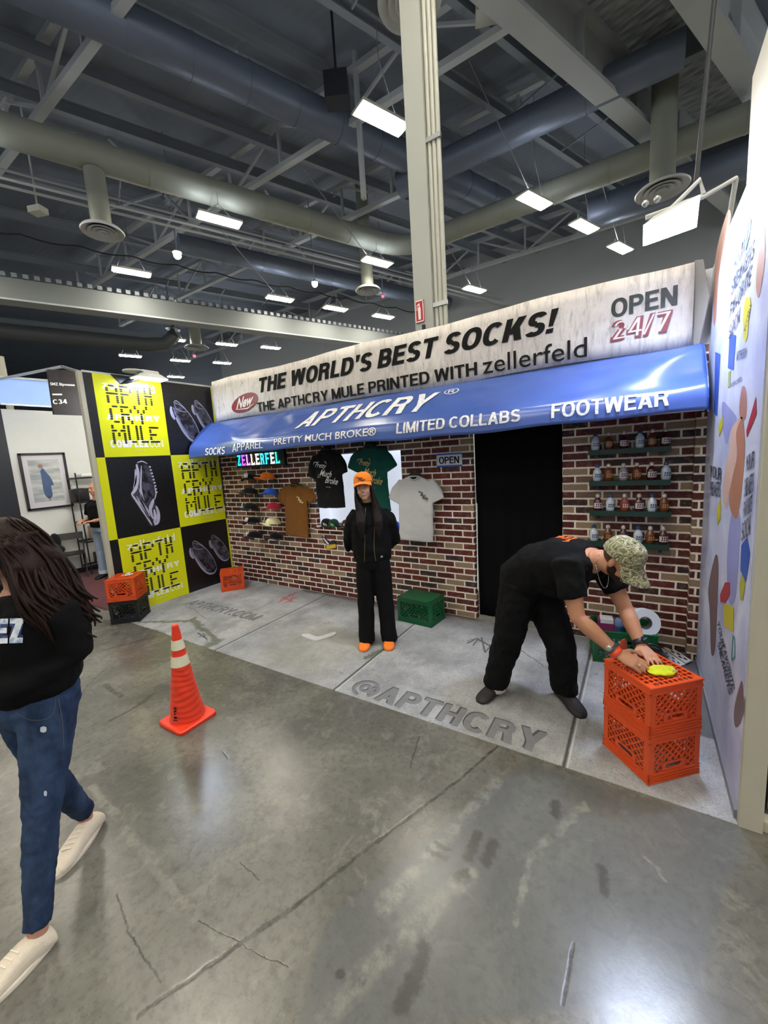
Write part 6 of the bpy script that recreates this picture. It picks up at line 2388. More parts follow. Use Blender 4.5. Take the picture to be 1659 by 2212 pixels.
mb.build('handle', cloth('bag_strap', '#a8272b', .2), o_, smooth=60)
o_ = thing('black_bag', 'black bag on floor behind the end post at right edge', 'bag', (0.58, 2.44, 0.0))
mb = MB()
mb.ball((0.575, 2.44, 0.13), (0.045, 0.08, 0.13))
organic('bag_body', mb, cloth('bag_dark', '#121216', .3), o_, 0.012, 2, 0.02, 0.06)
mb = MB()
mb.span((0.55, 2.352, 0.06), (0.57, 2.366, 0.14))
mb.build('white_patch', TAGW, o_)

# ================================================================== PEOPLE
from mathutils.bvhtree import BVHTree


def skin_mat(name, col):
    t = NT(name)
    c = lin(col)
    p = t.pos()
    t.set(Base_Color=t.mix(t.noise(p, 30, 4), tuple(x * .9 for x in c[:3]) + (1,), tuple(min(1, x * 1.08) for x in c[:3]) + (1,)), Roughness=0.5, Specular_IOR_Level=0.35, Subsurface_Weight=0.08)
    t.b.inputs['Subsurface Radius'].default_value = (0.02, 0.008, 0.005)
    return t.m


def hair_mat(name, col):
    t = NT(name)
    c = lin(col)
    p = t.pos()
    mp = t.n('ShaderNodeMapping')
    t.put(mp.inputs[0], p)
    mp.inputs['Scale'].default_value = (1, 1, 0.09)
    s = t.noise(mp.outputs[0], 160, 4, 0.7)
    t.set(Base_Color=t.mix(s, tuple(x * .55 for x in c[:3]) + (1,), tuple(min(1, x * 1.7) for x in c[:3]) + (1,)), Roughness=0.5, Specular_IOR_Level=0.22)
    t.bump(s, 0.5, 0.01)
    return t.m


def frame(o, fwd, up=None):
    """head/hand matrix: local -Y = fwd, local Z ~ up"""
    f = Vector(fwd).normalized()
    u = Vector(up or (0, 0, 1))
    u = (u - f * u.dot(f)).normalized()
    y = -f
    x = y.cross(u)
    M = Matrix((x, y, u)).transposed().to_4x4()
    M.translation = Vector(o)
    return M


def head_blobs(mb, M, s=1.0):
    """skull, jaw, nose, cheeks, lips and ears as overlapping lobes in the head frame"""
    R3 = M.to_3x3()
    A = lambda c, r: mb.ball(M @ (Vector(c) * s), [q * s for q in ((r, r, r) if not isinstance(r, tuple) else r)], 18, 12, R3)
    A((0, 0.018, 0.030), (.074, .092, .088))
    A((0, -0.022, 0.012), (.066, .066, .070))
    A((0, -0.022, -0.045), (.057, .060, .058))
    A((0, -0.050, -0.088), (.027, .026, .022))
    A((0.036, -0.055, -0.030), (.024, .024, .024))
    A((-0.036, -0.055, -0.030), (.024, .024, .024))
    A((0, -0.075, 0.030), (.045, .016, .011))
    A((0, -0.090, -0.008), (.009, .016, .026))
    A((0, -0.099, -0.022), (.012, .013, .010))
    A((0.011, -0.092, -0.026), (.008, .009, .007))
    A((-0.011, -0.092, -0.026), (.008, .009, .007))
    A((0, -0.083, -0.050), (.024, .010, .006))
    A((0, -0.080, -0.061), (.020, .010, .006))
    A((0.075, 0.012, -0.004), (.010, .019, .030))
    A((-0.075, 0.012, -0.004), (.010, .019, .030))


EYEW = solid('eye_white', '#d9d4cf', 0.25, var=0.02)
IRIS = solid('iris_dark', '#1f1512', 0.2)
LIP = solid('lips', '#8f4a48', 0.45, var=0.05)
TEETH = solid('teeth', '#e6e0d8', 0.3, var=0.02)


def face_parts(body, M, s, brow_mat, smile=False):
    R3 = M.to_3x3()
    for sx in (-1, 1):
        mb = MB()
        mb.ball(M @ (Vector((0.029 * sx, -0.074, 0.010)) * s), (.0125 * s, .009 * s, .0065 * s), 12, 8, R3)
        e = mb.build('eye', EYEW, body, smooth=180)
        mb = MB()
        mb.ball(M @ (Vector((0.029 * sx, -0.0815, 0.010)) * s), (.0058 * s, .003 * s, .0058 * s), 10, 6, R3)
        mb.build('iris', IRIS, e, smooth=180)
        mb = MB()
        mb.tube([M @ (Vector((x * sx, y, z)) * s) for x, y, z in ((.012, -.090, .026), (.030, -.088, .033), (.048, -.074, .028))], [(.003 * s, .004 * s), (.0035 * s, .005 * s), (.002 * s, .003 * s)], 8)
        mb.build('eyebrow', brow_mat, body, smooth=180)
    w_ = 0.027 if smile else 0.021
    for dz, up in ((0.0, 1), (-0.012 if smile else -0.007, -1)):
        mb = MB()
        mb.tube([M @ (Vector((x, -0.0915 + 0.25 * abs(x), -0.052 + dz + (0.006 if smile else 0) * (abs(x) / w_) ** 2 * (1 if up > 0 else 2.2))) * s) for x in (-w_, -w_ / 2, 0, w_ / 2, w_)], [(.001, .001), (.003 * s, .0035 * s), (.0035 * s, .004 * s), (.003 * s, .0035 * s), (.001, .001)], 8)
        mb.build('lip', LIP, body, smooth=180)
    if smile:
        mb = MB()
        rr = []
        for z in (-0.054, -0.063):
            rr.append([M @ (Vector((x, -0.0925 + 0.25 * abs(x), z + 0.005 * (x / w_) ** 2)) * s) for x in [w_ * .82 * (i / 4 - 1) for i in range(9)]])
        for i in range(8):
            mb.add([rr[0][i], rr[0][i + 1], rr[1][i + 1], rr[1][i]], [(0, 1, 2, 3)])
        mb.build('teeth', TEETH, body)


def hand_blobs(mb, W, F, Nn, side, curl=0.25, spread=0.12, s=1.0, thumb=1):
    """palm, four unequal bent fingers and a thumb; F = finger direction, Nn = back of hand, side = towards the thumb"""
    W, F, Nn, S = Vector(W), Vector(F).normalized(), Vector(Nn).normalized(), Vector(side).normalized()
    Nn = (Nn - F * Nn.dot(F)).normalized()
    S = (S - F * S.dot(F) - Nn * S.dot(Nn)).normalized()
    mb.loft([W - F * .02 * s, W + F * .015 * s, W + F * .05 * s, W + F * .085 * s, W + F * .098 * s], [(.025 * s, .019 * s), (.031 * s, .017 * s), (.040 * s, .0155 * s), (.041 * s, .0135 * s), (.036 * s, .010 * s)], 16, S)
    for k, (off, ln) in enumerate(((.030, .070), (.0105, .080), (-.010, .075), (-.029, .058))):
        ln *= s
        d0 = (F + S * (off / .03) * spread).normalized()
        p = W + F * .086 * s + S * off * s
        pts = [p - d0 * .02 * s, p]
        ang = curl * (0.5 + .12 * k)
        d = d0
        for seg in (.45, .31, .24):
            d = (d * math.cos(ang) - Nn * math.sin(ang)).normalized()
            p = p + d * ln * seg
            pts.append(p)
            ang = curl * 0.85
        mb.loft(pts, [.0085 * s, .0092 * s, .0085 * s, .0078 * s, .0058 * s], 10, S)
        mb.ball(pts[-1], .0062 * s, 8, 6)
        mb.ball(pts[1] + Nn * .003 * s, .0098 * s, 8, 6)
    p0 = W + F * .02 * s + S * .022 * s
    d = (F * .55 + S * .8 - Nn * .25).normalized()
    p1 = p0 + d * .042 * s
    d = (F * .85 + S * .35 - Nn * .3).normalized()
    p2 = p1 + d * .032 * s
    d = (F * .95 + S * .05 - Nn * .3).normalized()
    p3 = p2 + d * .026 * s
    mb.loft([p0, p1, p2, p3], [.015 * s, .0115 * s, .0105 * s, .0075 * s], 10, Nn)
    mb.ball(p3, .0078 * s, 8, 6)


def shoe(name, heel, toe, mt, parent, ht=0.075, wd=0.048, sole=None, collar=None, laces=None, open_back=False):
    heel, toe = Vector(heel), Vector(toe)
    f = toe - heel
    z0 = heel.z
    L = f.length
    f.normalize()
    s = Vector((-f.y, f.x, 0)).normalized()
    mb = MB()
    secs = [(-.02, .70, .55), (.04, .86, .78), (.16, .92, .98), (.34, .90, 1.0), (.52, .98, .86), (.70, 1.06, .66), (.85, 1.0, .54), (.95, .78, .44), (1.01, .40, .30)]
    rr = []
    for u, ww, hh in secs:
        c = heel + f * u * L
        ring = []
        for k in range(20):
            a = 2 * math.pi * k / 20
            ca, sa_ = math.cos(a), math.sin(a)
            x = math.copysign(abs(ca) ** .75, ca) * wd * ww
            z = (ht * hh / 2) * (1 + math.copysign(abs(sa_) ** .7, sa_))
            ring.append(c + s * x * (1 - .18 * max(0, sa_)) + Vector((0, 0, z)))
        rr.append(ring)
    mb.rings(rr)
    o = organic(name, mb, mt, parent, 0.006, 3)
    if sole:
        mb = MB()
        rr = []
        for dz, e in ((0.0, 1.0), (.018, 1.05), (.022, 1.0)):
            ring = []
            for k in range(36):
                a = 2 * math.pi * k / 36
                u = .5 + .525 * math.cos(a)
                ww = .82 + .24 * max(0, math.sin((u - .15) * 3.0))
                ring.append(heel + f * (u * L) + s * wd * ww * e * math.copysign(abs(math.sin(a)) ** .62, math.sin(a)) + Vector((0, 0, dz)))
            rr.append(ring)
        mb.rings(rr)
        mb.build('sole', sole, o, smooth=50)
    if laces:
        mb = MB()
        for i in range(5):
            u = .40 + .075 * i
            zz = ht * (1.0 - .9 * (u - .34))
            mb.tube([heel + f * u * L + s * .020 + Vector((0, 0, zz * .98)), heel + f * (u + .015) * L + Vector((0, 0, zz * 1.03)), heel + f * (u + .03) * L - s * .020 + Vector((0, 0, zz * .98))], .0035, 6)
        mb.build('laces', laces, o, smooth=60)
    return o


def print_on(target, raw, direction, lift=0.003):
    """drop flat lettering on a garment along a direction"""
    me = target.data
    bv = BVHTree.FromPolygons([v.co for v in me.vertices], [tuple(p.vertices) for p in me.polygons])
    d = Vector(direction).normalized()
    for i, p in enumerate(raw.v):
        h = bv.ray_cast(p - d * 0.6, d)
        if h[0] is not None:
            raw.v[i] = h[0] - d * lift
    return raw


BLKCLOTH = cloth('black_cotton', '#08080a', 0.3, 500, 5, 0.92, 0.35, 0.0)
BLKTWILL = cloth('black_twill', '#070709', 0.3, 600, 4, 0.85, 0.3, 0.0)

# ------------------------------------------------------------ standing woman
SK1 = skin_mat('skin_light', '#c7987c')
HAIR1 = hair_mat('hair_dark_brown', '#150c0a')
pw = thing('person', 'smiling woman in orange cap, black jacket and orange clogs before brick wall', 'person', (-2.155, 3.09, 0.004), R(32))
WM = pw.matrix_basis.copy()
Lw = lambda x, y, z: WM @ Vector((x * .86, y, z))
side_w = WM.to_3x3() @ Vector((1, 0, 0))
HM = WM @ Matrix.Translation((-0.035, -0.035, 1.550)) @ Matrix.Rotation(R(-5), 4, 'X') @ Matrix.Rotation(R(-5), 4, 'Y') @ Matrix.Rotation(R(-4), 4, 'Z')
mb = MB()
head_blobs(mb, HM, 0.97)
mb.loft([Lw(0, .02, 1.30), Lw(-.005, .015, 1.40), Lw(-.025, -.005, 1.50)], [(.075, .06), (.052, .052), (.05, .055)], 14, side_w)
mb.loft([Lw(0, 0, .85), Lw(0, 0, 1.0), Lw(0, 0, 1.2), Lw(0, .01, 1.31), Lw(0, .02, 1.37)], [(.15, .10), (.13, .09), (.155, .10), (.15, .085), (.06, .06)], 16, side_w)
for s in (-1, 1):
    mb.loft([Lw(.085 * s, 0, .88), Lw(.10 * s, 0, .48), Lw(.125 * s, .01, .10), Lw(.13 * s, -.02, .05)], [(.075, .08), (.05, .055), (.032, .035), (.03, .04)], 12, side_w)
    mb.loft([Lw(.15 * s, .01, 1.32), Lw(.225 * s, .05, 1.10), Lw(.10 * s, .165, .94)], [.042, .035, .026], 12, side_w)
    hand_blobs(mb, Lw(.10 * s, .165, .94), WM.to_3x3() @ Vector((-s * .8, .1, -.55)), WM.to_3x3() @ Vector((0, 1, .2)), WM.to_3x3() @ Vector((0, -.2, 1)), 0.35, 0.06, .9)
bw = organic('body', mb, SK1, pw, 0.006, 3)
face_parts(bw, HM, 0.97, HAIR1, True)
# jacket
mb = MB()
js = [(.855, .170, .13), (.875, .178, .14), (.95, .188, .148), (1.10, .186, .148), (1.22, .182, .138), (1.31, .165, .112), (1.365, .105, .082), (1.40, .072, .066)]
mb.loft([Lw(0, .015, z) for z, _, _ in js], [(a, b) for _, a, b in js], 24, side_w, True, 2.3)
for s in (-1, 1):
    mb.loft([Lw(.135 * s, .015, 1.315), Lw(.20 * s, .025, 1.25), Lw(.25 * s, .05, 1.12), Lw(.262 * s, .09, 1.02), Lw(.20 * s, .14, .965), Lw(.12 * s, .17, .945)], [(.068, .075), (.068, .075), (.060, .07), (.056, .062), (.05, .052), (.042, .042)], 16, side_w)
jk = organic('jacket', mb, BLKTWILL, pw, 0.011, 3, 0.028, 0.10)
mb = MB()
mb.loft([Lw(-.005, .018, 1.365), Lw(-.01, .012, 1.405), Lw(-.012, .006, 1.43)], [(.082, .072), (.070, .064), (.066, .060)], 20, side_w, False)
o = mb.build('collar', BLKTWILL, jk, smooth=180)
bake(o, [('SOLIDIFY', dict(thickness=0.01))])
ZIP = solid('zip_brass', '#8a7a52', 0.35, 0.7)
for s, x1 in ((-1, -.075), (1, .035)):
    raw = MB()
    pts = smooth_path([(0.035 * s, 0, 1.37), (0.05 * s, 0, 1.20), (x1 * .9, 0, 1.02), (x1 * 1.15, 0, .875)], 8)
    ribbon(raw, [(p.x, p.z) for p in pts], 0.005, lambda a, b: Lw(a, -.2, b))
    print_on(jk, raw, WM.to_3x3() @ Vector((0, 1, 0)), 0.003)
    raw.build('zipper', ZIP, jk)
raw = MB()
raw.add([Lw(x, -.2, z) for x, z in ((.095, .905), (.118, .902), (.120, .918), (.106, .926), (.094, .918))], [(0, 1, 2, 3, 4)])
print_on(jk, raw, WM.to_3x3() @ Vector((0, 1, 0)), 0.004)
raw.build('logo_tag', solid('tag_pale', '#b9b2b6', 0.5), jk)
# trousers
mb = MB()
mb.loft([Lw(0, .01, .99), Lw(0, .01, .92), Lw(0, .012, .84), Lw(0, .012, .78)], [(.14, .11), (.156, .128), (.166, .134), (.162, .12)], 20, side_w, True, 2.4)
for s in (-1, 1):
    mb.loft([Lw(.085 * s, .012, .86), Lw(.098 * s, .008, .70), Lw(.108 * s, .0, .48), Lw(.120 * s, .0, .25), Lw(.128 * s, .0, .07), Lw(.130 * s, .0, .035)], [(.092, .12), (.090, .110), (.082, .096), (.078, .092), (.080, .098), (.080, .100)], 18, side_w, True, 2.3)
tw = organic('trousers', mb, BLKTWILL, pw, 0.011, 2, 0.022, 0.11)
CLOGO = solid('clog_orange', '#ee7a1a', 0.55, var=0.06, bump=0.2, bscale=120)
shoe('clog', Lw(-.125, .07, .001), Lw(-.170, -.165, .001), CLOGO, pw, .085, .054)
shoe('clog', Lw(.125, .07, .001), Lw(.120, -.175, .001), CLOGO, pw, .085, .054)
# hair
mb = MB()
hb = lambda x, y, z: HM @ Vector((x, y, z))
mb.ball(hb(0, .030, .030), (.083, .092, .092), 18, 12, HM.to_3x3())
mb.loft([hb(0, .075, .05), hb(0, .095, -.06), Lw(0, .105, 1.34), Lw(.01, .13, 1.20)], [(.075, .04), (.085, .045), (.11, .035), (.09, .02)], 14, side_w)
for s, dx in ((-1, 0.0), (1, 0.01)):
    mb.loft([hb(.066 * s, .0, .06), hb(.076 * s, -.004, -.02), hb(.080 * s, -.012, -.10), Lw(.082 * s - .012 + dx, -.085, 1.345), Lw(.088 * s + dx, -.135, 1.25), Lw(.088 * s + dx, -.146, 1.17), Lw(.085 * s + dx, -.148, 1.10)], [(.016, .040), (.018, .044), (.024, .044), (.042, .030), (.048, .020), (.040, .014), (.018, .007)], 14, side_w)
organic('hair', mb, HAIR1, pw, 0.007, 2, 0.006, 0.03)


def worn_cap(parent, M, s, mt, brim_mt, tiltx=0.0, brim_drop=0.03, brim_len=.078):
    """cap crown in the head frame with a curved brim as sub-part"""
    mb = MB()
    rr = []
    for i in range(10):
        a = i / 9 * math.pi / 2
        rad = math.cos(a) ** 0.62 if i < 9 else 0.04
        ring = []
        for k in range(32):
            t_ = 2 * math.pi * k / 32
            x, y = .089 * rad * math.cos(t_), .106 * rad * math.sin(t_) + .012
            z = .040 + .092 * math.sin(a) + (0.010 * max(0, -math.sin(t_)) * math.sin(a * 2)) - .012 * max(0, math.sin(t_)) * (1 - math.sin(a))
            ring.append(M @ (Matrix.Rotation(tiltx, 4, 'X') @ (Vector((x, y, z)) * s)))
        rr.append(ring)
    mb.rings(rr)
    c = mb.build('cap', mt, parent, smooth=60)
    mb = MB()

    def br(u, v):
        a = R(-66 + 132 * u)
        x0, y0 = .089 * math.sin(a), -.106 * math.cos(a) + .012
        x1, y1 = .092 * math.sin(a) * 1.02, y0 - brim_len * math.cos(a) ** .55
        x, y = x0 + (x1 - x0) * v, y0 + (y1 - y0) * v
        z = .040 - .010 * v - brim_drop * v * .6 - .030 * (math.sin(a) ** 2) * (0.25 + .75 * v)
        return M @ (Matrix.Rotation(tiltx, 4, 'X') @ (Vector((x, y, z)) * s))

    mb.sheet(br, 18, 5)
    b = mb.build('brim', brim_mt, c, smooth=180)
    bake(b, [('SOLIDIFY', dict(thickness=0.005))])
    mb = MB()
    mb.ball(M @ (Matrix.Rotation(tiltx, 4, 'X') @ (Vector((0, .012, .134)) * s)), .009 * s, 8, 6)
    mb.build('button', mt, c, smooth=180)
    return c


CAPO = cloth('worn_cap_orange', '#f08526', 0.06, 400, 12)
wc = worn_cap(pw, HM @ Matrix.Translation((0, 0, .022)), 1.0, CAPO, CAPO, R(-2), .022, .070)
raw = MB()
for s, dx, dz, ww in (('Pretty', -.052, .095, .065), ('Much', -.03, .078, .06), ('Broke', -.008, .060, .065)):
    q = MB()
    letters(q, s, (dx, 0, dz), (ww, 0, -.012), (.008, 0, .022), 0.04, 0.3, 0.0)
    q = refine(q, 0.02)
    raw.add([HM @ Vector((p.x, -.3, p.z)) for p in q.v], q.f)
print_on(wc, raw, HM.to_3x3() @ Vector((0, 1, 0)), 0.003)
raw.build('cap_print', solid('cap_ink', '#5a2a0d', 0.7), wc)
ob = thing('shoulder_bag', 'small black bag with pale trim by the right hip of the standing woman', 'bag', Lw(-.275, .05, 1.0))
mb = MB()
mb.ball(Lw(-.272, .07, 1.005), (.032, .055, .075), 14, 10)
organic('bag_body', mb, BLKCLOTH, ob, 0.009, 2, 0.01, .05)
mb = MB()
mb.tube([Lw(-.31, .05, 1.03), Lw(-.312, .04, .98), Lw(-.30, .03, .945), Lw(-.28, .02, .94)], .004, 6)
mb.build('pale_trim', ST[1], ob, smooth=60)

# ------------------------------------------------------------ bending man
SK2 = skin_mat('skin_tan', '#b98466')
BEARD = hair_mat('beard_dark', '#2a1a14')
HAIR2 = hair_mat('hair_cropped', '#4a3426')
pm = thing('person', 'man in black t-shirt and camouflage cap bending to wipe orange crates', 'person', (-.65, 2.82, 0.004))
V = Vector
f_ = V((.92, -.38, 0)).normalized()
r_ = V((f_.y, -f_.x, 0))
RK, LK = V((-.772, 2.74, .50)), V((-.437, 2.84, .46))
RA, LA = V((-.885, 2.785, .095)), V((-.43, 2.925, .095))
HC = V((-.665, 2.885, .87))
RH, LH = HC + r_ * .095 + V((0, 0, 0)), HC - r_ * .095
S1, S2_, S3 = V((-.555, 2.84, .99)), V((-.39, 2.775, 1.075)), V((-.215, 2.705, 1.125))
RS, LS = V((-.355, 2.565, 1.085)), V((-.175, 2.885, 1.03))
RE, LE = V((-.292, 2.50, .82)), V((-.055, 2.825, .785))
RW, LW_ = V((-.085, 2.495, .640)), V((.028, 2.685, .628))
hf = V((.80, -.46, 0)).normalized()
pit = R(36)
hfw = hf * math.cos(pit) + V((0, 0, -math.sin(pit)))
hup = hf * math.sin(pit) + V((0, 0, math.cos(pit)))
MHM = frame((-.075, 2.615, 1.150), hfw, hup)
mb = MB()
head_blobs(mb, MHM, 1.03)
mb.loft([S3 + V((-.05, .02, -.03)), S3 + V((.03, -.02, .01)), MHM @ V((0, .02, -.06))], [(.09, .08), (.064, .062), (.06, .062)], 16, r_)
mb.loft([HC, S1, S2_, S3], [(.15, .11), (.14, .11), (.17, .11), (.10, .075)], 18, r_)
for A_, B_, C_, in ((RS, RE, RW), (LS, LE, LW_)):
    mb.loft([S3.lerp(A_, .55), A_, A_.lerp(B_, .55), B_, B_.lerp(C_, .3), B_.lerp(C_, .75), C_], [.06, .062, .054, .045, .049, .036, .030], 16, f_)
for h, k, a in ((RH, RK, RA), (LH, LK, LA)):
    mb.loft([h, h.lerp(k, .5), k, k.lerp(a, .35), a], [.08, .07, .052, .052, .034], 14, r_)
    mb.loft([a, a + V((.02, -.02, -.04)), a + f_ * .06 + V((0, 0, -.06))], [.034, .035, .03], 10, r_)
# right hand grips the cloth edge, left hand lies flat on it
hand_blobs(mb, RW, V((.128, -.040, -.030)), V((-.12, -.60, .78)), V((.25, .55, .5)), 0.42, 0.05, 1.02)
hand_blobs(mb, LW_, V((.088, -.148, -.038)), V((.10, -.15, .97)), V((-.9, -.4, 0)), 0.20, 0.16, 1.02)
bm2 = organic('body', mb, SK2, pm, 0.0055, 3)
face_parts(bm2, MHM, 1.03, HAIR2)
# beard
mb = MB()
A3 = lambda c, r: mb.ball(MHM @ (V(c) * 1.03), [q * 1.03 for q in r], 14, 10, MHM.to_3x3())
A3((0, -0.026, -0.066), (.058, .058, .042))
A3((0, -0.054, -0.094), (.030, .026, .022))
A3((.052, -.005, -.045), (.014, .028, .036))
A3((-.052, -.005, -.045), (.014, .028, .036))
organic('beard', mb, BEARD, pm, 0.006, 2, .006, .01)
mb = MB()
mb.ball(MHM @ V((0, .030, .012)), (.080, .090, .062), 18, 12, MHM.to_3x3())
organic('hair', mb, HAIR2, pm, 0.008, 2, .004, .01)
# t-shirt
mb = MB()
mb.loft([HC + V((.0, .0, -.045)), HC + V((-.01, 0, .03)), S1 + V((-.005, 0, .015)), S2_, S3 + V((-.07, .025, -.02)), S3 + V((-.02, .005, .0))], [(.20, .17), (.205, .18), (.21, .18), (.228, .175), (.19, .135), (.092, .085)], 24, r_, True, 2.3)
for A_, B_, k in ((RS, RE, .60), (LS, LE, .56)):
    mb.loft([S3.lerp(A_, .35) + V((-.05, .02, -.02)), A_ + V((0, 0, .012)), A_.lerp(B_, .35), A_.lerp(B_, k)], [(.10, .10), (.090, .095), (.084, .088), (.080, .084)], 18, f_)
mb.ball(S1.lerp(S2_, .6) + V((.03, -.01, -.11)), (.17, .17, .10), 18, 10)
ts = organic('t_shirt', mb, BLKCLOTH, pm, 0.011, 3, 0.030, 0.10)
raw = MB()
bo = V((-.50, 2.70, 1.5))
bxv, byv = V((.07, .17, 0)), V((.13, -.055, 0))
for s, dx, dz, ww in (('Pretty', 0.10, .62, .9), ('Much', .32, .32, .8), ('Broke', .5, .02, .9)):
    q = MB()
    letters(q, s, (0, 0, 0), (1, 0, 0), (0, 1, 0), 0.03, 0.3, 0.0)
    q = MB().add([bo + bxv * (dx + p.x * ww) + byv * (dz + p.y * .3) for p in q.v], q.f)
    q = refine(q, 0.02)
    raw.add(q.v, q.f)
print_on(ts, raw, (0, 0, -1), 0.004)
raw.build('back_print', solid('print_orange', '#e8701e', 0.6), ts)
# jeans
mb = MB()
mb.loft([HC + V((.02, -.01, .06)), HC + V((-.01, 0, .0)), HC + V((-.0, 0, -.09))], [(.175, .150), (.19, .168), (.18, .14)], 20, r_, True, 2.4)
for h, k, a in ((RH, RK, RA), (LH, LK, LA)):
    mb.loft([h + V((0, 0, .02)), h.lerp(k, .5), k, k.lerp(a, .35), k.lerp(a, .7), a + V((0, 0, .005)), a + V((0, 0, -.02))], [(.125, .140), (.116, .126), (.098, .106), (.093, .102), (.090, .096), (.092, .096), (.088, .092)], 18, r_)
organic('trousers', mb, BLKTWILL, pm, 0.011, 2, 0.032, 0.075)
CLOGK = solid('clog_charcoal', '#1f1b1b', 0.6, var=0.15, bump=0.2, bscale=100)
shoe('clog', (-.865, 2.875, .001), (-.958, 2.605, .001), CLOGK, pm, .09, .056)
shoe('clog', (-.475, 2.985, .001), (-.285, 2.755, .001), CLOGK, pm, .09, .056)
mb = MB()
mb.loft([RA + V((.0, .0, .06)), RA + V((.005, -.01, .0)), RA + V((.018, -.015, -.06))], [.058, .056, .058], 14, r_)
mb.build('sock', cloth('sock_pale', '#dcd8d2', .05), pm, smooth=180)
# accessories
mb = MB()
pts = []
for i in range(25):
    a = 2 * math.pi * i / 24
    c = S3.lerp(MHM @ V((0, .02, -.06)), .35)
    ax_ = (MHM @ V((0, .02, -.06)) - S3).normalized()
    e1 = r_
    e2 = ax_.cross(e1).normalized()
    lo = (-e2 if e2.z > 0 else e2)
    rad = .070
    pts.append(c + e1 * rad * math.cos(a) + lo * rad * math.sin(a) + (V((.03, -.02, -.085)) * max(0, math.sin(a))))
mb.tube(pts, .0022, 6)
mb.build('necklace', solid('chain_silver', '#c9c8c4', 0.25, 0.9), pm, smooth=180)


def band(name, a, b, t0_, t1_, r0, mt, parent, n=24):
    a, b = V(a), V(b)
    mb = MB()
    p0, p1 = a.lerp(b, t0_), a.lerp(b, t1_)
    mb.loft([p0, p0.lerp(p1, .1), p0.lerp(p1, .9), p1], [r0 * .93, r0, r0, r0 * .93], n, r_)
    return mb.build(name, mt, parent, smooth=50)


band('wristband', RE, RW, .90, 1.0, .0375, solid('band_orange', '#e9502c', .5), pm)
w1 = band('watch', RE, RW, .82, .885, .039, solid('watch_steel', '#55565a', .35, .6), pm)
mb = MB()
mb.ball(RE.lerp(RW, .85) + V((-.01, -.038, .012)), (.018, .008, .018), 14, 8)
mb.build('dial', ALU, w1, smooth=180)
w2 = band('watch', LE, LW_, .86, 1.0, .0395, solid('watch_navy', '#171b29', .45), pm)
mb = MB()
mb.box(LE.lerp(LW_, .94) + V((.018, -.012, .036)), (.034, .036, .012), Matrix.Rotation(R(-40), 3, 'Z') @ Matrix.Rotation(R(25), 3, 'X'))
o = mb.build('dial', DARKMETAL, w2)
bake(o, [('BEVEL', dict(width=.004, segments=2))])
mb = MB()
rg = RW + V((.128, -.040, -.030)).normalized() * .115 + V((-.0, -.018, .004))
mb.lathe([(.0098, -.004), (.0112, -.004), (.0112, .004), (.0098, .004)], rg, 16, Matrix.Rotation(R(90), 3, 'Y'), cap=False)
mb.build('ring', ALU, pm, smooth=60)
t = NT('camouflage')
p = t.pos()
n1 = t.ramp(t.noise(p, 26, 3, 0.6, 0.8), [(0.0, '#6d6c4e'), (0.42, '#a8a588'), (0.50, '#4d4a36'), (0.56, '#8b8863'), (0.64, '#c4c1aa')], 'CONSTANT')
t.set(Base_Color=n1, Roughness=0.9)
worn_cap(pm, MHM @ Matrix.Translation((0, .004, -.004)), 1.10, t.m, t.m, R(-2), 0.06, .085)

# ------------------------------------------------------------ walking woman, cut by the left edge
SK3 = skin_mat('skin_fair', '#c08d78')
HAIR3 = hair_mat('hair_brown_waves', '#20110a')
JEAN = NT('blue_denim')
p = JEAN.pos()
mp = JEAN.n('ShaderNodeMapping')
JEAN.put(mp.inputs[0], p)
mp.inputs['Scale'].default_value = (1, 1, .35)
fade = JEAN.noise(mp.outputs[0], 9, 5, .6)
JEAN.set(Base_Color=JEAN.mix(JEAN.noise(p, 350, 2), JEAN.ramp(fade, [(.35, '#162138'), (.7, '#30435f')]), JEAN.ramp(fade, [(.35, '#22314e'), (.7, '#455b7c')])), Roughness=.85, Specular_IOR_Level=.2)
JEAN.bump(JEAN.noise(p, 45, 4), .25, .01)
DENIM = JEAN.m
pf = thing('person', 'woman with long brown hair, black sweatshirt and blue jeans walking at left edge', 'person', (-2.12, .42, 0))
wf = V((.30, -.95, 0)).normalized()
wr = V((wf.y, -wf.x, 0))
FH, NB = V((-2.12, .50, .94)), V((-2.10, .525, 1.40))
LHp, RHp = FH - wr * .09, FH + wr * .09
LKn, RKn = V((-1.985, .418, .50)), V((-2.235, .525, .50))
LAn, RAn = V((-1.955, .338, .095)), V((-2.375, .665, .115))
FHM = frame((-2.085, .475, 1.575), (.10, -.98, -.12), (0, 0, 1))
mb = MB()
head_blobs(mb, FHM, .97)
mb.loft([NB, NB + V((.005, -.01, .06)), FHM @ V((0, .02, -.05))], [(.06, .055), (.05, .05), (.05, .055)], 14, wr)
mb.loft([FH, FH + V((0, 0, .13)), FH + V((0, .01, .32)), NB], [(.15, .11), (.125, .09), (.155, .10), (.07, .06)], 16, wr)
for s, sh_, el, wri in ((-1, NB - wr * .155 + V((0, 0, -.06)), V((-1.95, .60, 1.12)), V((-1.99, .36, 1.06))), (1, NB + wr * .155 + V((0, 0, -.06)), V((-2.31, .52, 1.10)), V((-2.32, .36, .95)))):
    mb.loft([sh_, el, wri], [.045, .036, .026], 12, wf)
    hand_blobs(mb, wri, wf * .9 + V((0, 0, .1)), -wr * s, V((0, 0, 1)), .3, .06, .88)
for h, k, a in ((LHp, LKn, LAn), (RHp, RKn, RAn)):
    mb.loft([h, h.lerp(k, .5), k, k.lerp(a, .35), a, a + V((.0, -.01, -.05))], [.075, .068, .052, .050, .034, .034], 14, wr)
bf = organic('body', mb, SK3, pf, 0.006, 3)
face_parts(bf, FHM, .97, HAIR3)
mb = MB()
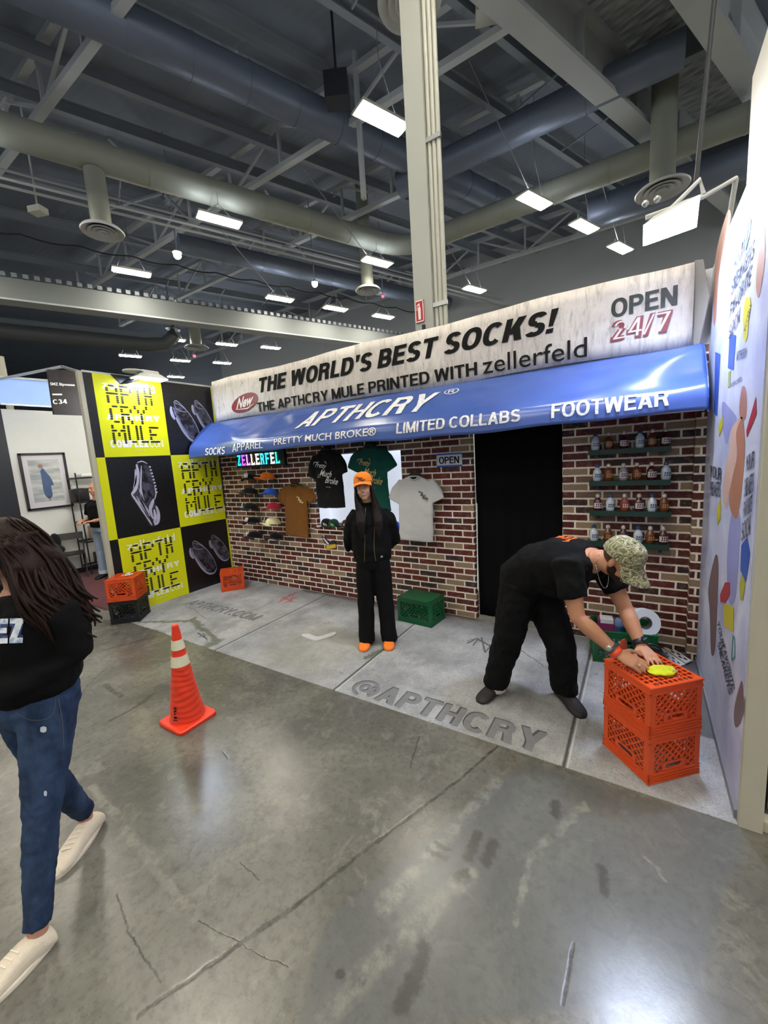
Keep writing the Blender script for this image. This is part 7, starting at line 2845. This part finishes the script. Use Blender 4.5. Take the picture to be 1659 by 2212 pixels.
mb.loft([FH + V((0, 0, .03)), FH + V((0, .0, .07)), FH + V((0, .0, .16)), FH + V((0, .01, .30)), NB + V((0, 0, -.05)), NB + V((0, -.002, .0))], [(.165, .135), (.19, .160), (.19, .165), (.195, .165), (.16, .12), (.075, .07)], 24, wr, True, 2.3)
mb.loft([NB - wr * .10 + V((0, 0, -.055)), NB - wr * .165 + V((0, .01, -.09)), V((-1.945, .605, 1.13)), V((-1.955, .53, 1.09)), V((-1.99, .37, 1.06))], [(.075, .08), (.078, .08), (.068, .07), (.06, .06), (.045, .045)], 16, wf)
mb.loft([NB + wr * .10 + V((0, 0, -.055)), NB + wr * .165 + V((0, .0, -.09)), V((-2.31, .53, 1.11)), V((-2.32, .37, .96))], [(.075, .08), (.078, .08), (.068, .07), (.045, .045)], 16, wf)
sw = organic('sweatshirt', mb, BLKCLOTH, pf, 0.011, 3, 0.034, 0.11)
raw, raw2 = MB(), MB()
for q_, lay, bold, e in ((raw, 0, .075, .006), (raw2, 1, .04, 0.0)):
    for s, c0, c1, c2 in (('EEZ', (-62, 1398), (62, 1392), (-66, 1328)),):
        O, Uu, Vv = at_x(*c0, -1.6), at_x(*c1, -1.6) - at_x(*c0, -1.6), at_x(*c2, -1.6) - at_x(*c0, -1.6)
        l = MB()
        letters(l, s, O, Uu, Vv, bold, .1, 0.0)
        l = refine(l, .03)
        q_.add(l.v, l.f)
vd = (at_x(10, 1370, -2.1) - V((0, 0, EYE))).normalized()
print_on(sw, raw, vd, .003)
print_on(sw, raw2, vd, .006)
raw.build('letter_border', solid('varsity_blue', '#2c3f6e', .6), sw)
t = NT('varsity_fill')
p = t.pos()
t.set(Base_Color=t.ramp(t.noise(p, 14, 3), [(.38, '#5a7cb4'), (.50, '#e2e6ec'), (.62, '#b9c3d6')]), Roughness=.6)
raw2.build('letter_fill', t.m, sw)
mb = MB()
mb.loft([FH + V((0, 0, .085)), FH + V((0, 0, .0)), FH + V((0, .01, -.07))], [(.152, .12), (.168, .140), (.165, .12)], 20, wr, True, 2.3)
for h, k, a in ((LHp, LKn, LAn), (RHp, RKn, RAn)):
    mb.loft([h + V((0, 0, .02)), h.lerp(k, .5), k, k.lerp(a, .35), k.lerp(a, .8), a + V((0, 0, .015))], [(.094, .108), (.078, .088), (.057, .062), (.055, .060), (.044, .048), (.043, .047)], 18, wr)
jn = organic('jeans', mb, DENIM, pf, 0.008, 1, 0.012, 0.035)
raw = MB()
for (px, py), rr_ in (((93, 1556), (8, 8)), ((98, 1714), (4, 7))):
    ring = [at_x(px + rr_[0] * math.cos(i / 8 * 6.283) * (1 + .25 * (i % 2)), py + rr_[1] * math.sin(i / 8 * 6.283), -1.7) for i in range(8)]
    raw.add(ring, [tuple(range(8))])
    vv = (at_x(px, py, -2.0) - V((0, 0, EYE))).normalized()
print_on(jn, raw, vv, .003)
raw.build('frayed_patch', solid('denim_white', '#c3ccd6', .8), jn)
raw = MB()
for pts in ([(22, 1540), (55, 1556), (95, 1556), (118, 1540), (124, 1500)], [(128, 1495), (140, 1560), (143, 1620)]):
    sp_ = smooth_path(pts, 4)
    rr_ = [at_x(p.x, p.y, -1.7) for p in sp_]
    for a, b in zip(rr_, rr_[1:]):
        raw.add([a, b, b + V((0, 0, -.0022)), a + V((0, 0, -.0022))] if abs(b.z - a.z) < abs(b.y - a.y) else [a, b, b + V((0, .0022, 0)), a + V((0, .0022, 0))], [(0, 1, 2, 3)])
print_on(jn, raw, (at_x(90, 1540, -2.0) - V((0, 0, EYE))).normalized(), .002)
raw.build('pocket_stitching', solid('stitch_tan', '#5d5a5c', .8), jn)
CREAM = cloth('canvas_cream', '#d9cdb9', .06, 300, 14)
SOLEW = solid('sole_cream', '#e3d9c8', .5, var=.04)
shoe('sneaker', (-1.955, .375, .001), (-1.925, .108, .001), CREAM, pf, .095, .050, SOLEW, laces=SOLEW)
shoe('sneaker', (-2.405, .725, .001), (-2.250, .475, .001), CREAM, pf, .095, .050, SOLEW, laces=SOLEW)
# hair: long waves thrown back
mb = MB()
hb = lambda x, y, z: FHM @ V((x, y, z))
mb.ball(hb(0, .030, .026), (.088, .098, .096), 18, 12, FHM.to_3x3())
for a, b, c, d, e in (((.07, .01, .05), (.10, .05, -.06), (-1.965, .575, 1.40), (-1.94, .610, 1.30), (-1.93, .640, 1.245)),
                      ((.05, .07, .06), (.09, .10, -.05), (-1.985, .625, 1.42), (-1.955, .640, 1.335), (-1.95, .668, 1.275)),
                      ((.0, .09, .05), (.02, .13, -.05), (-2.05, .640, 1.40), (-2.03, .67, 1.28), (-2.02, .70, 1.20)),
                      ((-.05, .07, .05), (-.07, .10, -.06), (-2.14, .62, 1.40), (-2.13, .64, 1.28), (-2.12, .66, 1.20)),
                      ((.075, -.02, .04), (.098, .0, -.06), (-1.955, .495, 1.42), (-1.93, .530, 1.33), (-1.93, .575, 1.24)),
                      ((.078, .0, .02), (.11, .03, -.08), (-1.945, .545, 1.37), (-1.925, .60, 1.28), (-1.92, .64, 1.21))):
    pts = smooth_path([hb(*a), hb(*b), V(c), V(d), V(e)], 5)
    n = len(pts)
    rad = []
    for i in range(n):
        u = i / (n - 1)
        pts[i] = pts[i] + V((.007 * math.sin(i * 1.1 + a[0] * 40), .010 * math.sin(i * .9 + a[1] * 30), 0))
        q = .046 * (1 - u) ** .45 * (1 + .12 * math.sin(i * 1.4)) + .004
        rad.append((q, q * .8))
    mb.loft(pts, rad, 12, wr)
rr2 = random.Random(11)
for k in range(26):     # loose strands
    s0 = hb(.07 + rr2.uniform(-.02, .03), rr2.uniform(0, .09), rr2.uniform(-.10, .02))
    e0 = V((-1.945 + rr2.uniform(-.03, .02), .61 + rr2.uniform(-.05, .06), 1.27 + rr2.uniform(-.06, .08)))
    m0 = s0.lerp(e0, .5) + V((.02, rr2.uniform(-.01, .03), rr2.uniform(-.02, .01)))
    pts = smooth_path([s0, m0, e0, e0 + V((0, rr2.uniform(.0, .03), rr2.uniform(-.02, .03)))], 5)
    mb.loft(pts, [.009 * (1 - i / len(pts)) + .004 for i in range(len(pts))], 8, wr)
hr_ = organic('hair', mb, HAIR3, pf, 0.006, 3, 0.007, 0.03)
mb = MB()
LK = [((.07, .01, .05), (.10, .05, -.06), (-1.965, .575, 1.40), (-1.94, .610, 1.30), (-1.93, .640, 1.245)), ((.05, .07, .06), (.09, .10, -.05), (-1.985, .625, 1.42), (-1.955, .640, 1.335), (-1.95, .668, 1.275)),
      ((.075, -.02, .04), (.098, .0, -.06), (-1.955, .495, 1.42), (-1.93, .530, 1.33), (-1.93, .575, 1.24)), ((.078, .0, .02), (.11, .03, -.08), (-1.945, .545, 1.37), (-1.925, .60, 1.28), (-1.92, .64, 1.21)), ((.03, .06, .10), (.075, .10, .0), (-2.0, .60, 1.44), (-1.96, .635, 1.36), (-1.95, .650, 1.28))]
for k in range(150):
    a, b, c, d, e = LK[k % 5]
    j = V((rr2.uniform(-.008, .022), rr2.uniform(-.04, .035), rr2.uniform(-.045, .04)))
    ph, am = rr2.uniform(0, 6), rr2.uniform(.004, .012)
    ln = rr2.choice((4, 5, 5))
    pts = smooth_path([hb(*a) + V((.02 + j.x, j.y * .7, j.z * .6)), hb(*b) + V((.014 + j.x, j.y, j.z * .8)), V(c) + j + V((.022, 0, 0)), V(d) + j * 1.1 + V((.016, 0, 0)), V(e) + j * 1.3][:ln], 6)
    n = len(pts)
    pts = [q + V((am * .5 * math.sin(ph + i * .55), am * math.cos(ph + i * .5), am * math.sin(ph * 2 + i * .45))) * (i / n) for i, q in enumerate(pts)]
    mb.loft(pts, [.0062 * math.sin(math.pi * (i + .6) / (n + .4)) ** .5 + .0008 for i in range(n)], 6, wr)
mb.build('loose_strands', HAIR3, hr_, smooth=180)

# ------------------------------------------------------------ man in the next stand, mostly hidden
pb = thing('person', 'man in black t-shirt and pale jeans half hidden behind the yellow poster wall', 'person', (-8.0, 3.13, 0.012))
bfw = V((.35, -.94, 0)).normalized()
brr = V((bfw.y, -bfw.x, 0))
BC = V((-8.0, 3.20, .95))
BHM = frame((-7.99, 3.17, 1.60), bfw, (0, 0, 1))
mb = MB()
head_blobs(mb, BHM, 1.0)
mb.loft([BC, BC + V((0, 0, .25)), BC + V((0, 0, .45)), BHM @ V((0, .02, -.05))], [(.15, .11), (.15, .11), (.08, .07), (.058, .06)], 14, brr)
for s in (-1, 1):
    sh_ = BC + brr * .19 * s + V((0, 0, .40))
    el = BC + brr * .25 * s + V((0, 0, .15)) + bfw * -.02
    wv_ = BC + brr * .12 * s + V((0, 0, .12)) + bfw * .26
    mb.loft([sh_, el, wv_], [.05, .042, .03], 12, bfw)
    hand_blobs(mb, wv_, bfw - brr * .6 * s, V((0, 0, 1)), -brr * s, .4, .05)
    mb.loft([BC + brr * .09 * s, BC + brr * .10 * s + V((0, 0, -.46)), BC + brr * .11 * s + V((0, 0, -.86))], [.08, .055, .036], 12, brr)
bb_ = organic('body', mb, SK2, pb, 0.007, 3)
face_parts(bb_, BHM, 1.0, HAIR2)
mb = MB()
mb.loft([BC + V((0, 0, -.02)), BC + V((0, 0, .2)), BC + V((0, 0, .36)), BC + V((0, 0, .46))], [(.19, .15), (.19, .15), (.19, .13), (.08, .07)], 20, brr, True, 2.3)
for s in (-1, 1):
    mb.loft([BC + brr * .12 * s + V((0, 0, .39)), BC + brr * .20 * s + V((0, 0, .36)), BC + brr * .24 * s + V((0, 0, .20))], [.08, .075, .07], 14, bfw)
organic('t_shirt', mb, BLKCLOTH, pb, 0.014, 3, .02, .1)
mb = MB()
mb.loft([BC + V((0, 0, .03)), BC + V((0, 0, -.1))], [(.17, .14), (.175, .14)], 18, brr, True, 2.3)
for s in (-1, 1):
    mb.loft([BC + brr * .09 * s, BC + brr * .10 * s + V((0, 0, -.46)), BC + brr * .11 * s + V((0, 0, -.84))], [(.10, .12), (.085, .09), (.08, .085)], 14, brr)
tj = organic('jeans', mb, cloth('pale_denim', '#8390a3', .15, 300, 6), pb, 0.014, 2, .02, .08)
for s in (-1, 1):
    mb = MB()
    c = BC + brr * .11 * s
    mb.loft([c + V((0, 0, -.865)), c + V((0, 0, -.80))], [.088, .088], 16, brr)
    mb.build('turned_cuff', cloth('cuff_pale', '#b4bdc6', .08), tj, smooth=50)
    c0 = V((c.x, c.y, .013))
    shoe('shoe', c0 - bfw * .08, c0 + bfw * .19, BLACKC, pb, .09, .05)
mb = MB()
mb.ball(BHM @ V((0, .025, .03)), (.081, .092, .09), 16, 10, BHM.to_3x3())
organic('hair', mb, HAIR2, pb, .009, 2, .004, .02)
